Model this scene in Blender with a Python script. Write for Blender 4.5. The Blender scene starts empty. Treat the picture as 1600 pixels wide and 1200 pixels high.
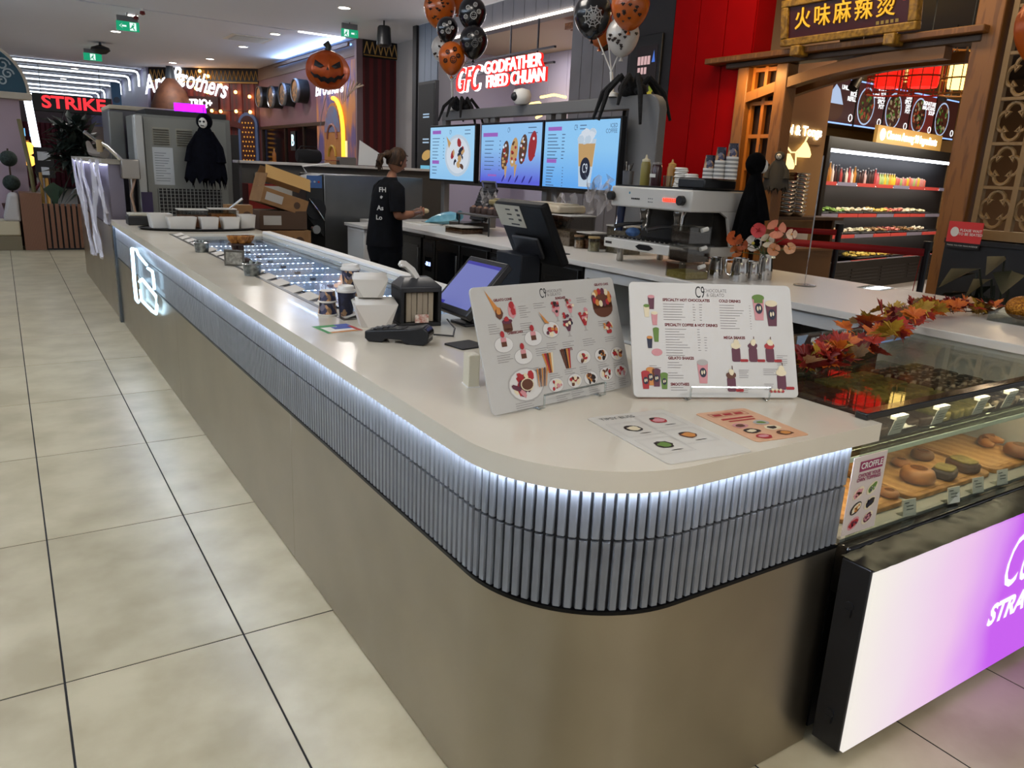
import bpy, math, random
from mathutils import Matrix, Vector
rnd = random.Random(7)
D = math.radians
SC = bpy.context.scene
COL = SC.collection

# ------------------------------------------------------------------ camera
FPX = 1200.0
CH = 1.76
def _n(v):
    return Vector(v).normalized()
_Y = _n((-4 - 800, 233 - 600, FPX))
_X = Vector((2700 - 800, 360 - 600, FPX)); _X = (_X - _Y * _X.dot(_Y)).normalized()
_Z = _X.cross(_Y)
if _Z[1] > 0:
    _Z = -_Z
RW = Matrix((_X, _Y, _Z))            # image axes (right, down, forward) -> world
CAM = Vector((0, 0, CH))
cam_d = bpy.data.cameras.new('camera'); cam_d.sensor_width = 36; cam_d.lens = 27; cam_d.clip_start = .05; cam_d.clip_end = 200
cam = bpy.data.objects.new('camera', cam_d); COL.objects.link(cam)
_r = RW @ Vector((1, 0, 0)); _d = RW @ Vector((0, 1, 0)); _f = RW @ Vector((0, 0, 1))
cam.matrix_world = Matrix(((_r.x, -_d.x, -_f.x, CAM.x), (_r.y, -_d.y, -_f.y, CAM.y), (_r.z, -_d.z, -_f.z, CAM.z), (0, 0, 0, 1)))
SC.camera = cam
def ray(px, py):
    return RW @ Vector((px - 800, py - 600, FPX))
def PZ(px, py, z=1.10):
    r = ray(px, py); return CAM + r * ((z - CH) / r.z)
def PY(px, py, y):
    r = ray(px, py); return CAM + r * (y / r.y)
def PX(px, py, x):
    r = ray(px, py); return CAM + r * (x / r.x)

# ------------------------------------------------------------------ light and exposure
SC.view_settings.view_transform = 'Standard'; SC.view_settings.look = 'None'
SC.view_settings.gamma = 1; SC.view_settings.use_curve_mapping = False
SC.view_settings.exposure = 0.0
wd = bpy.data.worlds.new('world'); SC.world = wd; wd.use_nodes = True
wd.node_tree.nodes['Background'].inputs[0].default_value = (.95, .97, 1.0, 1)
wd.node_tree.nodes['Background'].inputs[1].default_value = .46
def area(name, loc, power, sx, sy, col=(1, .95, .88), rot=(0, 0, 0), spread=180):
    l = bpy.data.lights.new(name, 'AREA'); l.shape = 'RECTANGLE'; l.size = sx; l.size_y = sy
    l.energy = power; l.color = col; l.spread = D(spread)
    o = bpy.data.objects.new(name, l); COL.objects.link(o); o.location = loc; o.rotation_euler = rot
    return o
area('ceiling_area_light', (-1.4, 11.0, 4.36), 60, 1.0, 1.0, (1, .93, .88))
# ceiling light panels of the mall hall, in rows like the visible ones (out of frame, above and behind)
for (x, y) in ((-1.4, 1.2), (1.0, -1.6), (-1.4, 6.0), (3.0, 6.4)):
    area('ceiling_area_light', (x, y, 4.36), 54, 1.2, 1.2, (1, .93, .84))
area('ceiling_area_light', (2.3, -2.4, 4.36), 85, 1.2, 1.2, (1, .95, .92))  # unseen, added behind the camera to brighten the front steel
area('ceiling_uplight', (-5.8, 8.0, 3.6), 900, .3, 22, (.66, .82, 1), (0, D(-140), 0), 120)  # unseen cool uplight added to brighten the ceiling

# ------------------------------------------------------------------ materials
def C(h):
    h = h.lstrip('#'); v = [int(h[i:i + 2], 16) / 255 for i in (0, 2, 4)]
    return tuple(((c + .055) / 1.055) ** 2.4 if c > .04045 else c / 12.92 for c in v) + (1,)
MATS = {}
def mt(name, col='#808080', rough=.5, metal=0., emit=0., ecol=None, col2=None, scale=8., stretch=(1, 1, 1), detail=3., bump=0., contrast=(.35, .65), coords='Object', tex='noise', coat=0., spec=.5, objrand=0.):
    if name in MATS:
        return MATS[name]
    m = bpy.data.materials.new(name); m.use_nodes = True
    nt = m.node_tree; p = nt.nodes['Principled BSDF']
    p.inputs['Base Color'].default_value = C(col); p.inputs['Roughness'].default_value = rough
    p.inputs['Metallic'].default_value = metal; p.inputs['Specular IOR Level'].default_value = spec
    p.inputs['Coat Weight'].default_value = coat
    if emit:
        p.inputs['Emission Color'].default_value = C(ecol or col); p.inputs['Emission Strength'].default_value = emit
    if col2 or bump:
        tc = nt.nodes.new('ShaderNodeTexCoord'); mp = nt.nodes.new('ShaderNodeMapping'); mp.inputs['Scale'].default_value = stretch
        src = nt.nodes.new('ShaderNodeNewGeometry').outputs['Position'] if coords == 'World' else tc.outputs[coords]
        nt.links.new(src, mp.inputs[0])
        if tex == 'noise':
            t = nt.nodes.new('ShaderNodeTexNoise'); t.inputs['Detail'].default_value = detail; out = t.outputs['Fac']
        elif tex == 'voronoi':
            t = nt.nodes.new('ShaderNodeTexVoronoi'); out = t.outputs['Distance']
        elif tex == 'cells':
            t = nt.nodes.new('ShaderNodeTexVoronoi'); sp = nt.nodes.new('ShaderNodeSeparateColor'); nt.links.new(t.outputs['Color'], sp.inputs[0]); out = sp.outputs[0]
        elif tex == 'wave':
            t = nt.nodes.new('ShaderNodeTexWave'); t.inputs['Distortion'].default_value = 3; t.inputs['Detail'].default_value = detail; out = t.outputs['Fac']
        elif tex == 'bands':
            t = nt.nodes.new('ShaderNodeTexWave'); t.inputs['Distortion'].default_value = 0; out = t.outputs['Fac']
        t.inputs['Scale'].default_value = scale
        nt.links.new(mp.outputs[0], t.inputs['Vector'])
        if col2:
            r = nt.nodes.new('ShaderNodeValToRGB'); r.color_ramp.elements[0].position = contrast[0]; r.color_ramp.elements[1].position = contrast[1]
            r.color_ramp.elements[0].color = C(col); r.color_ramp.elements[1].color = C(col2)
            nt.links.new(out, r.inputs[0]); last = r.outputs[0]
            if objrand:
                oi = nt.nodes.new('ShaderNodeObjectInfo'); mr = nt.nodes.new('ShaderNodeMapRange')
                mr.inputs[3].default_value = 1 - objrand; mr.inputs[4].default_value = 1 + objrand
                nt.links.new(oi.outputs['Random'], mr.inputs[0])
                hs = nt.nodes.new('ShaderNodeHueSaturation'); nt.links.new(mr.outputs[0], hs.inputs['Value']); nt.links.new(last, hs.inputs['Color']); last = hs.outputs[0]
            nt.links.new(last, p.inputs['Base Color'])
            if emit:
                nt.links.new(last, p.inputs['Emission Color'])
        if bump:
            b = nt.nodes.new('ShaderNodeBump'); b.inputs['Strength'].default_value = bump; b.inputs['Distance'].default_value = .01
            nt.links.new(out, b.inputs['Height']); nt.links.new(b.outputs[0], p.inputs['Normal'])
    MATS[name] = m
    return m
def glass(name, tint='#ffffff', refl=.06, rough=.02, refl_edge=.6):
    if name in MATS:
        return MATS[name]
    m = bpy.data.materials.new(name); m.use_nodes = True; nt = m.node_tree; nt.nodes.clear()
    o = nt.nodes.new('ShaderNodeOutputMaterial'); mx = nt.nodes.new('ShaderNodeMixShader')
    tr = nt.nodes.new('ShaderNodeBsdfTransparent'); tr.inputs[0].default_value = C(tint)
    gl = nt.nodes.new('ShaderNodeBsdfGlossy'); gl.inputs['Roughness'].default_value = rough
    fr = nt.nodes.new('ShaderNodeFresnel'); fr.inputs[0].default_value = 1.5
    mr = nt.nodes.new('ShaderNodeMapRange'); mr.inputs[1].default_value = .04; mr.inputs[2].default_value = 1.; mr.inputs[3].default_value = refl; mr.inputs[4].default_value = refl_edge
    nt.links.new(fr.outputs[0], mr.inputs[0]); nt.links.new(mr.outputs[0], mx.inputs[0])
    nt.links.new(tr.outputs[0], mx.inputs[1]); nt.links.new(gl.outputs[0], mx.inputs[2]); nt.links.new(mx.outputs[0], o.inputs[0])
    MATS[name] = m
    return m
def film(name, col, fac):
    if name in MATS: return MATS[name]
    m = bpy.data.materials.new(name); m.use_nodes = True; nt = m.node_tree; nt.nodes.clear()
    o = nt.nodes.new('ShaderNodeOutputMaterial'); mx = nt.nodes.new('ShaderNodeMixShader'); mx.inputs[0].default_value = fac
    tr = nt.nodes.new('ShaderNodeBsdfTransparent'); df = nt.nodes.new('ShaderNodeBsdfPrincipled'); df.inputs['Base Color'].default_value = C(col); df.inputs['Roughness'].default_value = .35
    nt.links.new(tr.outputs[0], mx.inputs[1]); nt.links.new(df.outputs[0], mx.inputs[2]); nt.links.new(mx.outputs[0], o.inputs[0])
    MATS[name] = m; return m
def glow(name, col='#ffffff', s=1.):
    return mt(name, '#000000', .6, emit=s, ecol=col)

# ------------------------------------------------------------------ mesh builder
class MB:
    def __init__(s, T=None):
        s.v = []; s.f = []; s.k = []; s.m = 0; s.T = T
    def add(s, vs, fs, m=None):
        o = len(s.v)
        s.v += [tuple(s.T @ Vector(p)) if s.T else tuple(p) for p in vs]
        for f in fs:
            s.f.append([i + o for i in f]); s.k.append(s.m if m is None else m)
        return s
    def box(s, x0, x1, y0, y1, z0, z1, m=None):
        v = [(x0, y0, z0), (x1, y0, z0), (x1, y1, z0), (x0, y1, z0), (x0, y0, z1), (x1, y0, z1), (x1, y1, z1), (x0, y1, z1)]
        return s.add(v, [(3, 2, 1, 0), (4, 5, 6, 7), (0, 1, 5, 4), (1, 2, 6, 5), (2, 3, 7, 6), (3, 0, 4, 7)], m)
    def cbox(s, c, d, m=None):
        return s.box(c[0] - d[0] / 2, c[0] + d[0] / 2, c[1] - d[1] / 2, c[1] + d[1] / 2, c[2] - d[2] / 2, c[2] + d[2] / 2, m)
    def prism(s, poly, z0, z1, m=None, axis='z'):
        n = len(poly)
        def P(p, h):
            return {'z': (p[0], p[1], h), 'y': (p[0], h, p[1]), 'x': (h, p[0], p[1])}[axis]
        v = [P(p, z0) for p in poly] + [P(p, z1) for p in poly]
        fs = [tuple(range(n))[::-1], tuple(range(n, 2 * n))] + [(i, (i + 1) % n, n + (i + 1) % n, n + i) for i in range(n)]
        if axis == 'y':
            fs = [f[::-1] for f in fs]
        return s.add(v, fs, m)
    def lathe(s, prof, n=20, c=(0, 0, 0), m=None, cap=True, axis='z', sx=1, sy=1):
        v = []; fs = []
        for (r, h) in prof:
            for i in range(n):
                a = 2 * math.pi * i / n; x = r * math.cos(a) * sx; y = r * math.sin(a) * sy
                p = {'z': (x, y, h), 'y': (x, h, y), 'x': (h, x, y)}[axis]
                v.append((p[0] + c[0], p[1] + c[1], p[2] + c[2]))
        for j in range(len(prof) - 1):
            for i in range(n):
                fs.append((j * n + i, j * n + (i + 1) % n, (j + 1) * n + (i + 1) % n, (j + 1) * n + i))
        if cap:
            if prof[0][0] > 1e-6: fs.append(tuple(range(n))[::-1])
            if prof[-1][0] > 1e-6: fs.append(tuple((len(prof) - 1) * n + i for i in range(n)))
        if axis == 'y':
            fs = [f[::-1] for f in fs]
        return s.add(v, fs, m)
    def cyl(s, c, r, h, n=16, m=None, axis='z', r2=None):
        return s.lathe([(r, 0), (r if r2 is None else r2, h)], n, c, m, True, axis)
    def ball(s, c, rx, ry=None, rz=None, n=14, k=8, m=None):
        ry = rx if ry is None else ry; rz = rx if rz is None else rz
        prof = [(max(1e-7, math.sin(math.pi * j / k)), -math.cos(math.pi * j / k)) for j in range(k + 1)]
        v = []; fs = []
        for (r, h) in prof:
            for i in range(n):
                a = 2 * math.pi * i / n
                v.append((c[0] + rx * r * math.cos(a), c[1] + ry * r * math.sin(a), c[2] + rz * h))
        for j in range(k):
            for i in range(n):
                fs.append((j * n + i, j * n + (i + 1) % n, (j + 1) * n + (i + 1) % n, (j + 1) * n + i))
        return s.add(v, fs, m)
    def tube(s, pts, r, n=8, m=None, closed=False):
        pts = [Vector(p) for p in pts]; v = []; fs = []; L = len(pts)
        rr = r if isinstance(r, (list, tuple)) else [r] * L
        up = None
        for i, p in enumerate(pts):
            a = pts[(i - 1) % L] if (i or closed) else p
            b = pts[(i + 1) % L] if (i < L - 1 or closed) else p
            t = (b - a).normalized()
            if up is None:
                up = Vector((0, 0, 1)) if abs(t.z) < .9 else Vector((1, 0, 0))
            e = t.cross(up)
            if e.length < 1e-5:
                e = t.cross(Vector((.3, 1, .2)))
            e.normalize(); w = e.cross(t).normalized(); up = w
            for j in range(n):
                q = 2 * math.pi * j / n
                v.append(tuple(p + e * (rr[i] * math.cos(q)) + w * (rr[i] * math.sin(q))))
        for i in range(L if closed else L - 1):
            i2 = (i + 1) % L
            for j in range(n):
                fs.append((i * n + j, i * n + (j + 1) % n, i2 * n + (j + 1) % n, i2 * n + j))
        if not closed:
            fs.append(tuple(range(n))[::-1]); fs.append(tuple((L - 1) * n + j for j in range(n)))
        return s.add(v, [f[::-1] for f in fs], m)
    def quad(s, a, b, c, d, m=None):
        return s.add([a, b, c, d], [(0, 1, 2, 3)], m)
    # flat print on a vertical local face looking to -y : coordinates (x, z) at depth y
    def rect(s, x0, x1, z0, z1, y=0., m=None):
        return s.add([(x0, y, z0), (x1, y, z0), (x1, y, z1), (x0, y, z1)], [(0, 1, 2, 3)], m)
    def ell(s, x, z, rx, rz, y=0., m=None, n=14, rot=0., jag=0.):
        v = []
        for i in range(n):
            a = 2 * math.pi * i / n; k = 1 + rnd.uniform(-jag, jag)
            u = rx * k * math.cos(a); w = rz * k * math.sin(a)
            v.append((x + u * math.cos(rot) - w * math.sin(rot), y, z + u * math.sin(rot) + w * math.cos(rot)))
        return s.add(v, [tuple(range(n))], m)
    def poly(s, pts, y=0., m=None):
        return s.add([(p[0], y, p[1]) for p in pts], [tuple(range(len(pts)))], m)
    def build(s, name, mats, parent=None, loc=None, rot=None, bev=0., smooth=True, ang=38, seg=2, solid=0.):
        me = bpy.data.meshes.new(name); me.from_pydata(s.v, [], s.f); me.update()
        if not isinstance(mats, (list, tuple)): mats = [mats]
        for m in mats: me.materials.append(m)
        if len(mats) > 1: me.polygons.foreach_set('material_index', s.k)
        if smooth:
            me.polygons.foreach_set('use_smooth', [True] * len(me.polygons)); me.set_sharp_from_angle(angle=D(ang))
        o = bpy.data.objects.new(name, me); COL.objects.link(o)
        if parent: o.parent = parent
        if loc is not None: o.location = loc
        if rot is not None: o.rotation_euler = rot
        if bev:
            b = o.modifiers.new('bevel', 'BEVEL'); b.width = bev; b.segments = seg; b.limit_method = 'ANGLE'; b.angle_limit = D(50)
        if solid:
            b = o.modifiers.new('solid', 'SOLIDIFY'); b.thickness = solid; b.offset = 0
        return o
def tag(o, label, cat, group=None, kind=None):
    o['label'] = label; o['category'] = cat
    if group: o['group'] = group
    if kind: o['kind'] = kind
    return o
def struct(o):
    o['kind'] = 'structure'; return o
def thing(name, label, cat, loc=(0, 0, 0), rz=0., group=None):
    o = bpy.data.objects.new(name, None); COL.objects.link(o); o.empty_display_size = .05
    o.location = loc; o.rotation_euler = (0, 0, rz)
    return tag(o, label, cat, group)
def cp(o, parent, loc=None, rot=None, name=None):
    c = o.copy(); COL.objects.link(c); c.parent = parent
    if loc is not None: c.location = loc
    if rot is not None: c.rotation_euler = rot
    for k in ('label', 'category', 'group'):
        pass
    return c
def dup(root, loc, rz=None, label=None, sc=None):
    r = root.copy(); COL.objects.link(r); r.location = loc
    if rz is not None: r.rotation_euler = (root.rotation_euler[0], root.rotation_euler[1], rz)
    if label: r['label'] = label
    if sc: r.scale = sc if isinstance(sc, tuple) else (sc, sc, sc)
    for ch in list(root.children):
        c = cp(ch, r)
        for g in list(ch.children): cp(g, c)
    return r
def text(body, size, mat, parent, loc, rot=(D(90), 0, 0), name='lettering', ext=.0, align='CENTER', sx=1., bold=0., shear=0., space=1., line=1., valign='CENTER'):
    cu = bpy.data.curves.new(name, 'FONT'); cu.body = body; cu.size = size; cu.align_x = align; cu.align_y = valign
    cu.extrude = ext; cu.offset = bold; cu.shear = shear; cu.space_character = space; cu.space_line = line; cu.resolution_u = 3
    cu.materials.append(mat)
    o = bpy.data.objects.new(name, cu); COL.objects.link(o)
    if parent: o.parent = parent
    o.location = loc; o.rotation_euler = rot; o.scale = (sx, 1, 1)
    return o
# ================================================================== SETTING
M_black = mt('black plastic', '#101114', .45)
M_white = mt('white paint', '#e6e3dc', .45)
M_grey = mt('grey paint', '#77767a', .5)
M_steel = mt('stainless', '#a9a6a0', .28, 1.0)
M_chrome = mt('chrome', '#c9c8c6', .12, 1.0)
M_dark = mt('dark recess', '#0c0c0e', .7)
# floor -------------------------------------------------------------
M_floor = mt('limestone tile', '#978c70', .34, col2='#aea488', scale=3.0, detail=13, contrast=(.34, .64), coords='World', bump=.08, objrand=.05)
M_tilefar = mt('floor base', '#9c927c', .36, col2='#aca28c', scale=1.5, coords='World')
M_grout = mt('tile joint', '#141312', .9)
struct(MB().box(-12, 22, -6, 46, -.2, -.003).build('floor', M_tilefar))
FLOOR = bpy.data.objects['floor']
struct(MB().box(-1.8, 1.2, -.89, 17.1, -.0029, -.002).box(1.2, 4.2, -.89, 1.5, -.0029, -.002).build('joint_bed', M_grout, FLOOR))
t0 = MB().box(-.2966, .2966, -.5966, .5966, -.02, 0).build('tile', M_floor, FLOOR, bev=.0015)
first = True
cells = [(i, j) for j in range(-1, 14) for i in range(-3, 2)] + [(i, j) for i in range(2, 7) for j in (-1, 0)]
for (i, j) in cells:
    p = (i * .6 + .3, .307 + j * 1.2 + .6, rnd.uniform(-.0004, .0004))
    if first:
        t0.location = p; first = False
    else:
        cp(t0, FLOOR, p)
# raised floor of the stand
struct(MB().box(2.1, 4.8, 1.6, 11, -.002, .17).build('floor_stand', mt('vinyl', '#4a4744', .5)))
# ceiling -----------------------------------------------------------
M_ceil = mt('ceiling paint', '#e6eaf6', .7)
CEIL = struct(MB().box(-12, 7.0, -6, 16.98, 4.4, 4.7).box(-12, 7.8, 17.06, 27.5, 4.4, 4.7).box(-12, 4.3, 27.5, 46, 4.4, 4.7).box(-12, 7.6, 16.98, 17.06, 4.47, 4.7).box(7.0, 7.7, 14.6, 16.98, 4.4, 4.7).build('ceiling', M_ceil))
struct(MB().box(-4, 6.8, 16.985, 17.055, 4.46, 4.469).build('trim_1', M_dark))
struct(MB().box(-6.2, -6, -6, 46, 0, 4.4).build('wall_left', mt('unseen brown wall', '#5a5045', .6)))  # unseen wall, added so the counter's side steel reflects something darker
# right-hand shop row at x = 7 --------------------------------------
M_clad = mt('grey cladding', '#7d7b80', .5, col2='#86848a', scale=2)
M_clad_b = mt('blue grey cladding', '#707a8a', .5)
M_lilac = mt('lilac wall', '#b9b3c4', .6)
M_blackwall = mt('charcoal wall', '#1d1c20', .55)
M_red = mt('red lacquer wall', '#9c0408', .6, col2='#880306', scale=1.2, spec=.05)
W = struct(MB().box(7.02, 7.3, 8.25, 9.5, 0, 4.4).box(7.02, 7.3, 9.5, 13.6, 4.03, 4.4).box(7.02, 7.3, 13.6, 14.5, 0, 4.4).build('wall_right', M_grey))
pb = None
def board(y, z0, z1, w, m, par=W, x=7.0):
    o = MB().box(0, .03, -w / 2 + .006, w / 2 - .006, z0, z1).build('cladding_panel', m, par, bev=.003, seg=1)
    o.location = (x, y, 0); return o
for k in range(5): board(8.37 + k * .25, 0.02, 4.39, .25, M_clad)
for k in range(13): board(9.66 + k * .315, 4.06, 4.39, .315, M_clad)
for k in range(3): board(13.75 + k * .26, 0.02, 4.39, .26, M_clad_b)
struct(MB().box(6.97, 7.3, 14.46, 14.62, 0, 4.4).build('trim_2', M_blackwall))
struct(MB().box(7.0, 7.3, 7.45, 8.25, 0, 4.6).build('wall_right_black', M_blackwall))
WR = struct(MB().box(7.02, 7.3, 6.2, 7.45, 0, 4.8).build('wall_right_red', M_red))
for k in range(3):
    o = MB().box(0, .03, -.2, .2, .02, 4.75).build('wall_panel', M_red, WR, bev=.003, seg=1); o.location = (6.995, 6.41 + k * .415, 0)
# fried chicken shop interior
struct(MB().box(9.3, 9.5, 7.6, 14.6, 0, 4.4).build('wall_back', M_lilac))
WB = bpy.data.objects['wall_back']
for k in range(11):
    MB().box(-.02, 0, -.31, .31, .02, 4.04).build('wall_panel', M_lilac, WB, loc=(9.3, 7.95 + k * .63, 0), bev=.004, seg=1)
struct(MB().box(7.3, 9.3, 14.5, 14.62, 0, 4.4).box(7.3, 9.3, 7.5, 7.62, 0, 4.4).build('wall_side', M_lilac))
struct(MB().box(7.3, 9.4, 7.6, 14.6, 4.06, 4.12).build('ceiling_shop', mt('shop ceiling', '#b8a78f', .6)))
CS = bpy.data.objects['ceiling_shop']
M_wood = mt('warm timber', '#8a5a34', .5, col2='#6d4426', scale=3, stretch=(1, 8, 8), tex='wave')
for k in range(16):
    MB().box(-.03, .03, -1.3, 1.3, 0, .09).build('timber_slat', M_wood, CS, loc=(7.55 + k * .11, 9.1, 3.92))
area('shop_interior_light', (8.3, 11.2, 4.0), 60, 1.2, 3.5, (1, .95, 1))
# entrance strip light of that shop
tag(MB().box(6.965, 6.995, 9.5, 13.6, 4.0, 4.03).build('strip_light', glow('strip white', '#fff1e0', 6)), 'white line of light above the fried chicken shop opening', 'light')
# recess between curtain column and shop row
struct(MB().box(7.66, 7.8, 14.6, 17.0, 0, 4.4).build('wall_recess', mt('pale recess wall', '#a59f9c', .6)))
# carnival arcade: curtain return, long wall, oblique wall ------------
M_redc = mt('red curtain print', '#5e0f12', .6, col2='#3c080c', scale=1.6, tex='bands', stretch=(1, 0, 0), coords='World', contrast=(.3, .6))
M_frieze = mt('gold and black frieze', '#17100f', .5)
M_gold = mt('gold paint', '#a9803a', .4)
WC = struct(MB().box(6.86, 7.66, 16.9, 17.3, 0, 4.05).build('wall_curtain', M_redc))
M_purp = mt('mauve print wall', '#6d4a52', .55, col2='#7d5560', scale=3.5, tex='bands', stretch=(0, 1, 0), coords='World')
struct(MB().box(6.72, 6.86, 16.88, 17.0, 0, 4.4).build('trim_3', mt('mauve column', '#7c6468', .5)))
WF = struct(MB().box(6.86, 7.68, 16.86, 17.0, 4.06, 4.4).build('trim_4', M_frieze))
def zig(parent, a, b, z0, z1, n, nrm):
    mb = MB(); a = Vector(a); b = Vector(b); off = Vector(nrm) * .012
    for k in range(n):
        p = a.lerp(b, k / n); q = a.lerp(b, (k + .5) / n); r = a.lerp(b, (k + 1) / n)
        for (s, e) in (((p, z0), (q, z1)), ((q, z1), (r, z0))):
            mb.tube([s[0] + off + Vector((0, 0, s[1])), e[0] + off + Vector((0, 0, e[1]))], .014, 4)
    mb.tube([a + off + Vector((0, 0, z0 - .03)), b + off + Vector((0, 0, z0 - .03))], .012, 4)
    mb.build('gold_zigzag', M_gold, parent)
zig(WF, (6.88, 16.86, 0), (7.66, 16.86, 0), 4.12, 4.36, 6, (0, -1, 0))
WO = struct(MB().box(6.74, 6.9, 16.98, 18.9, 0, 4.4).box(6.74, 6.9, 18.9, 24.7, 2.75, 4.4).box(6.74, 6.9, 18.9, 24.7, 0, .6).build('wall_arcade', M_purp))
struct(MB().box(6.72, 6.74, 17.0, 24.7, 4.06, 4.38).build('trim_5', mt('faded frieze', '#6a5348', .5)))
AX, AY, BX, BY = 6.74, 24.65, 4.18, 27.45
ang = math.atan2(BY - AY, BX - AX); Lw = math.hypot(BX - AX, BY - AY)
M_redw = mt('red stripe arcade wall', '#5a1d1a', .55, col2='#43201f', scale=2.2, tex='bands', stretch=(1, 0, 0), contrast=(.35, .6))
WA = struct(MB().box(0, Lw, -.2, 0, 0, 4.4).build('wall_far', M_redw, loc=(AX, AY, 0), rot=(0, 0, ang)))
o = MB().box(0, Lw, 0, .03, 4.02, 4.38).build('frieze', M_frieze, WA)
mb = MB()
for k in range(26):
    x0 = k * Lw / 26; w = Lw / 26
    mb.tube([(x0, .035, 4.06), (x0 + w / 2, .035, 4.33)], .013, 4); mb.tube([(x0 + w / 2, .035, 4.33), (x0 + w, .035, 4.06)], .013, 4)
mb.box(0, Lw, .03, .045, 3.98, 4.02); mb.build('gold_zigzag', M_gold, WA)
for k in range(9):
    MB().box(-.05, .05, 0, .02, 0, 4.0).build('wall_batten', mt('red batten', '#6e2a22', .5), WA, loc=((k + .5) * Lw / 9, 0, 0))
# bright tunnel behind ------------------------------------------------
M_tun = mt('tunnel wall', '#8f8cae', .45)  # lilac light falling on this wall is put into its colour
struct(MB().box(4.1, 4.3, 27.5, 46, 0, 4.4).build('wall_tunnel', M_tun))
struct(MB().box(-6, 4.2, 45.6, 46, 0, 4.4).build('wall_end', mt('end wall', '#4d3a3a', .6)))
WE = bpy.data.objects['wall_end']
mb = MB()
for k in range(24):
    mb.cyl((-.9 + k * .22, 45.55, .1), .11, 3.0, 8)
mb.build('curtain', mt('maroon curtain', '#5a1220', .7), WE)
# ================================================================== FRONT COUNTER
ZT = 1.10
CX, CY = 1.345, 1.625
def outline(R0, y1=9.2, x1=2.03, n=24, x0c=CX, y0c=CY):
    pts = [(x0c - R0, y1), (x0c - R0, y0c)]
    for i in range(1, n + 1):
        a = math.pi + math.pi / 2 * i / n
        pts.append((x0c + R0 * math.cos(a), y0c + R0 * math.sin(a)))
    pts.append((x1, y0c - R0))
    return pts
def ribbon(mb, po, pi, z0, z1, m=None):
    n = len(po)
    v = [(p[0], p[1], z0) for p in po] + [(p[0], p[1], z1) for p in po] + [(p[0], p[1], z0) for p in pi] + [(p[0], p[1], z1) for p in pi]
    fs = []
    for i in range(n - 1):
        fs += [(i, i + 1, n + i + 1, n + i), (2 * n + i + 1, 2 * n + i, 3 * n + i, 3 * n + i + 1),
               (n + i, n + i + 1, 3 * n + i + 1, 3 * n + i), (i + 1, i, 2 * n + i, 2 * n + i + 1)]
    fs += [(0, n, 3 * n, 2 * n), (n - 1, 2 * n + n - 1, 4 * n - 1, 2 * n - 1)]
    return mb.add(v, fs, m)
M_stone = mt('engineered stone', '#d0c8b6', .2, col2='#d6cebd', scale=3, coat=.2)
RS = .42
near = [(.925, 3.2)] + outline(RS, 3.2, 2.105)[1:] + [(2.105, 3.2)]
top = MB().prism([p for p in near], 1.045, ZT)
top.box(.925, 1.26, 3.2, 9.2, 1.045, ZT).box(2.03, 2.105, 3.2, 7.5, 1.045, ZT).box(1.26, 2.105, 7.5, 9.2, 1.045, ZT)
o = top.build('countertop', M_stone); tag(o, 'long cream stone worktop of the front counter with a rounded corner', 'countertop')
tag(MB().box(2.03, 2.105, 3.2, 7.5, ZT, 1.125).build('back_rail', M_white, bev=.006), 'raised white rail along the staff edge of the gelato counter', 'rail')
BASE = thing('counter_base', 'stainless steel front counter clad with grey stick tiles under the worktop', 'counter', (0, 0, 0))
M_brush = mt('brushed steel', '#a89e8c', .31, 1.0, col2='#9f9584', scale=2.2, detail=3, coords='World')
_nt = M_brush.node_tree; _p = _nt.nodes['Principled BSDF']; _p.inputs['Anisotropic'].default_value = .8
_tg = _nt.nodes.new('ShaderNodeCombineXYZ'); _tg.inputs[2].default_value = 1.; _nt.links.new(_tg.outputs[0], _p.inputs['Tangent'])
def sub(pts, a, b):
    return [p for p in pts if a <= p[1] <= b]
RF = .39
body = outline(RF); ins = outline(RF - .02)
xs = CX - RF
MB().box(xs + .01, 2.03, 9.12, 9.2, .02, 1.04).box(2.0, 2.03, 1.25, 9.2, .17, 1.04).build('inner_panel', mt('laminate', '#b9b5ad', .5), BASE)
for (a, b) in ((3.2, 5.9), (5.9, 8.55), (8.55, 9.2)):
    MB().box(xs, xs + .02, a + .0015, b - .0015, .004, .705).build('steel_panel', M_brush, BASE, bev=.001, seg=1)
ribbon(MB(), outline(RF, 3.1985), outline(RF - .02, 3.1985), .004, .705).build('steel_panel', M_brush, BASE)
ribbon(MB(), outline(RF - .012), outline(RF - .03), .70, 1.045).build('tile_backing', mt('dark grout', '#222224', .8), BASE)
ribbon(MB(), outline(RF + .004), outline(RF - .02), .703, .713).build('edge_trim', mt('dark trim', '#1a1a1c', .35, .8), BASE)
# stick tiles --------------------------------------------------------
M_stick = mt('glazed grey stick tile', '#65686d', .33, col2='#767a7f', scale=30, detail=2, stretch=(1, 1, .3), coat=.3, objrand=.08)
pathL = outline(RF - .006, n=40)
seglen = [math.dist(pathL[i], pathL[i + 1]) for i in range(len(pathL) - 1)]
TOT = sum(seglen)
def along(s):
    for i, L in enumerate(seglen):
        if s <= L or i == len(seglen) - 1:
            t = s / L; a, b = pathL[i], pathL[i + 1]
            return (a[0] + (b[0] - a[0]) * t, a[1] + (b[1] - a[1]) * t), math.atan2(b[1] - a[1], b[0] - a[0])
        s -= L
PITCH = .0282
N = int(TOT / PITCH)
def stick(h):
    w = .0104; mb = MB()
    # low cushion profile facing -y
    return mb.prism([(-w, 0.012), (w, .012), (w, -.001), (w * .74, -.0062), (-w * .74, -.0062), (-w, -.001)][::-1], 0, h)
proto = {}
for key, h in (('lo', .186), ('hi', .129)):
    proto[key] = stick(h).build('tile', M_stick, BASE, ang=25)
used = {'lo': False, 'hi': False}
rest = {'lo': MB(), 'hi': MB()}
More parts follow.
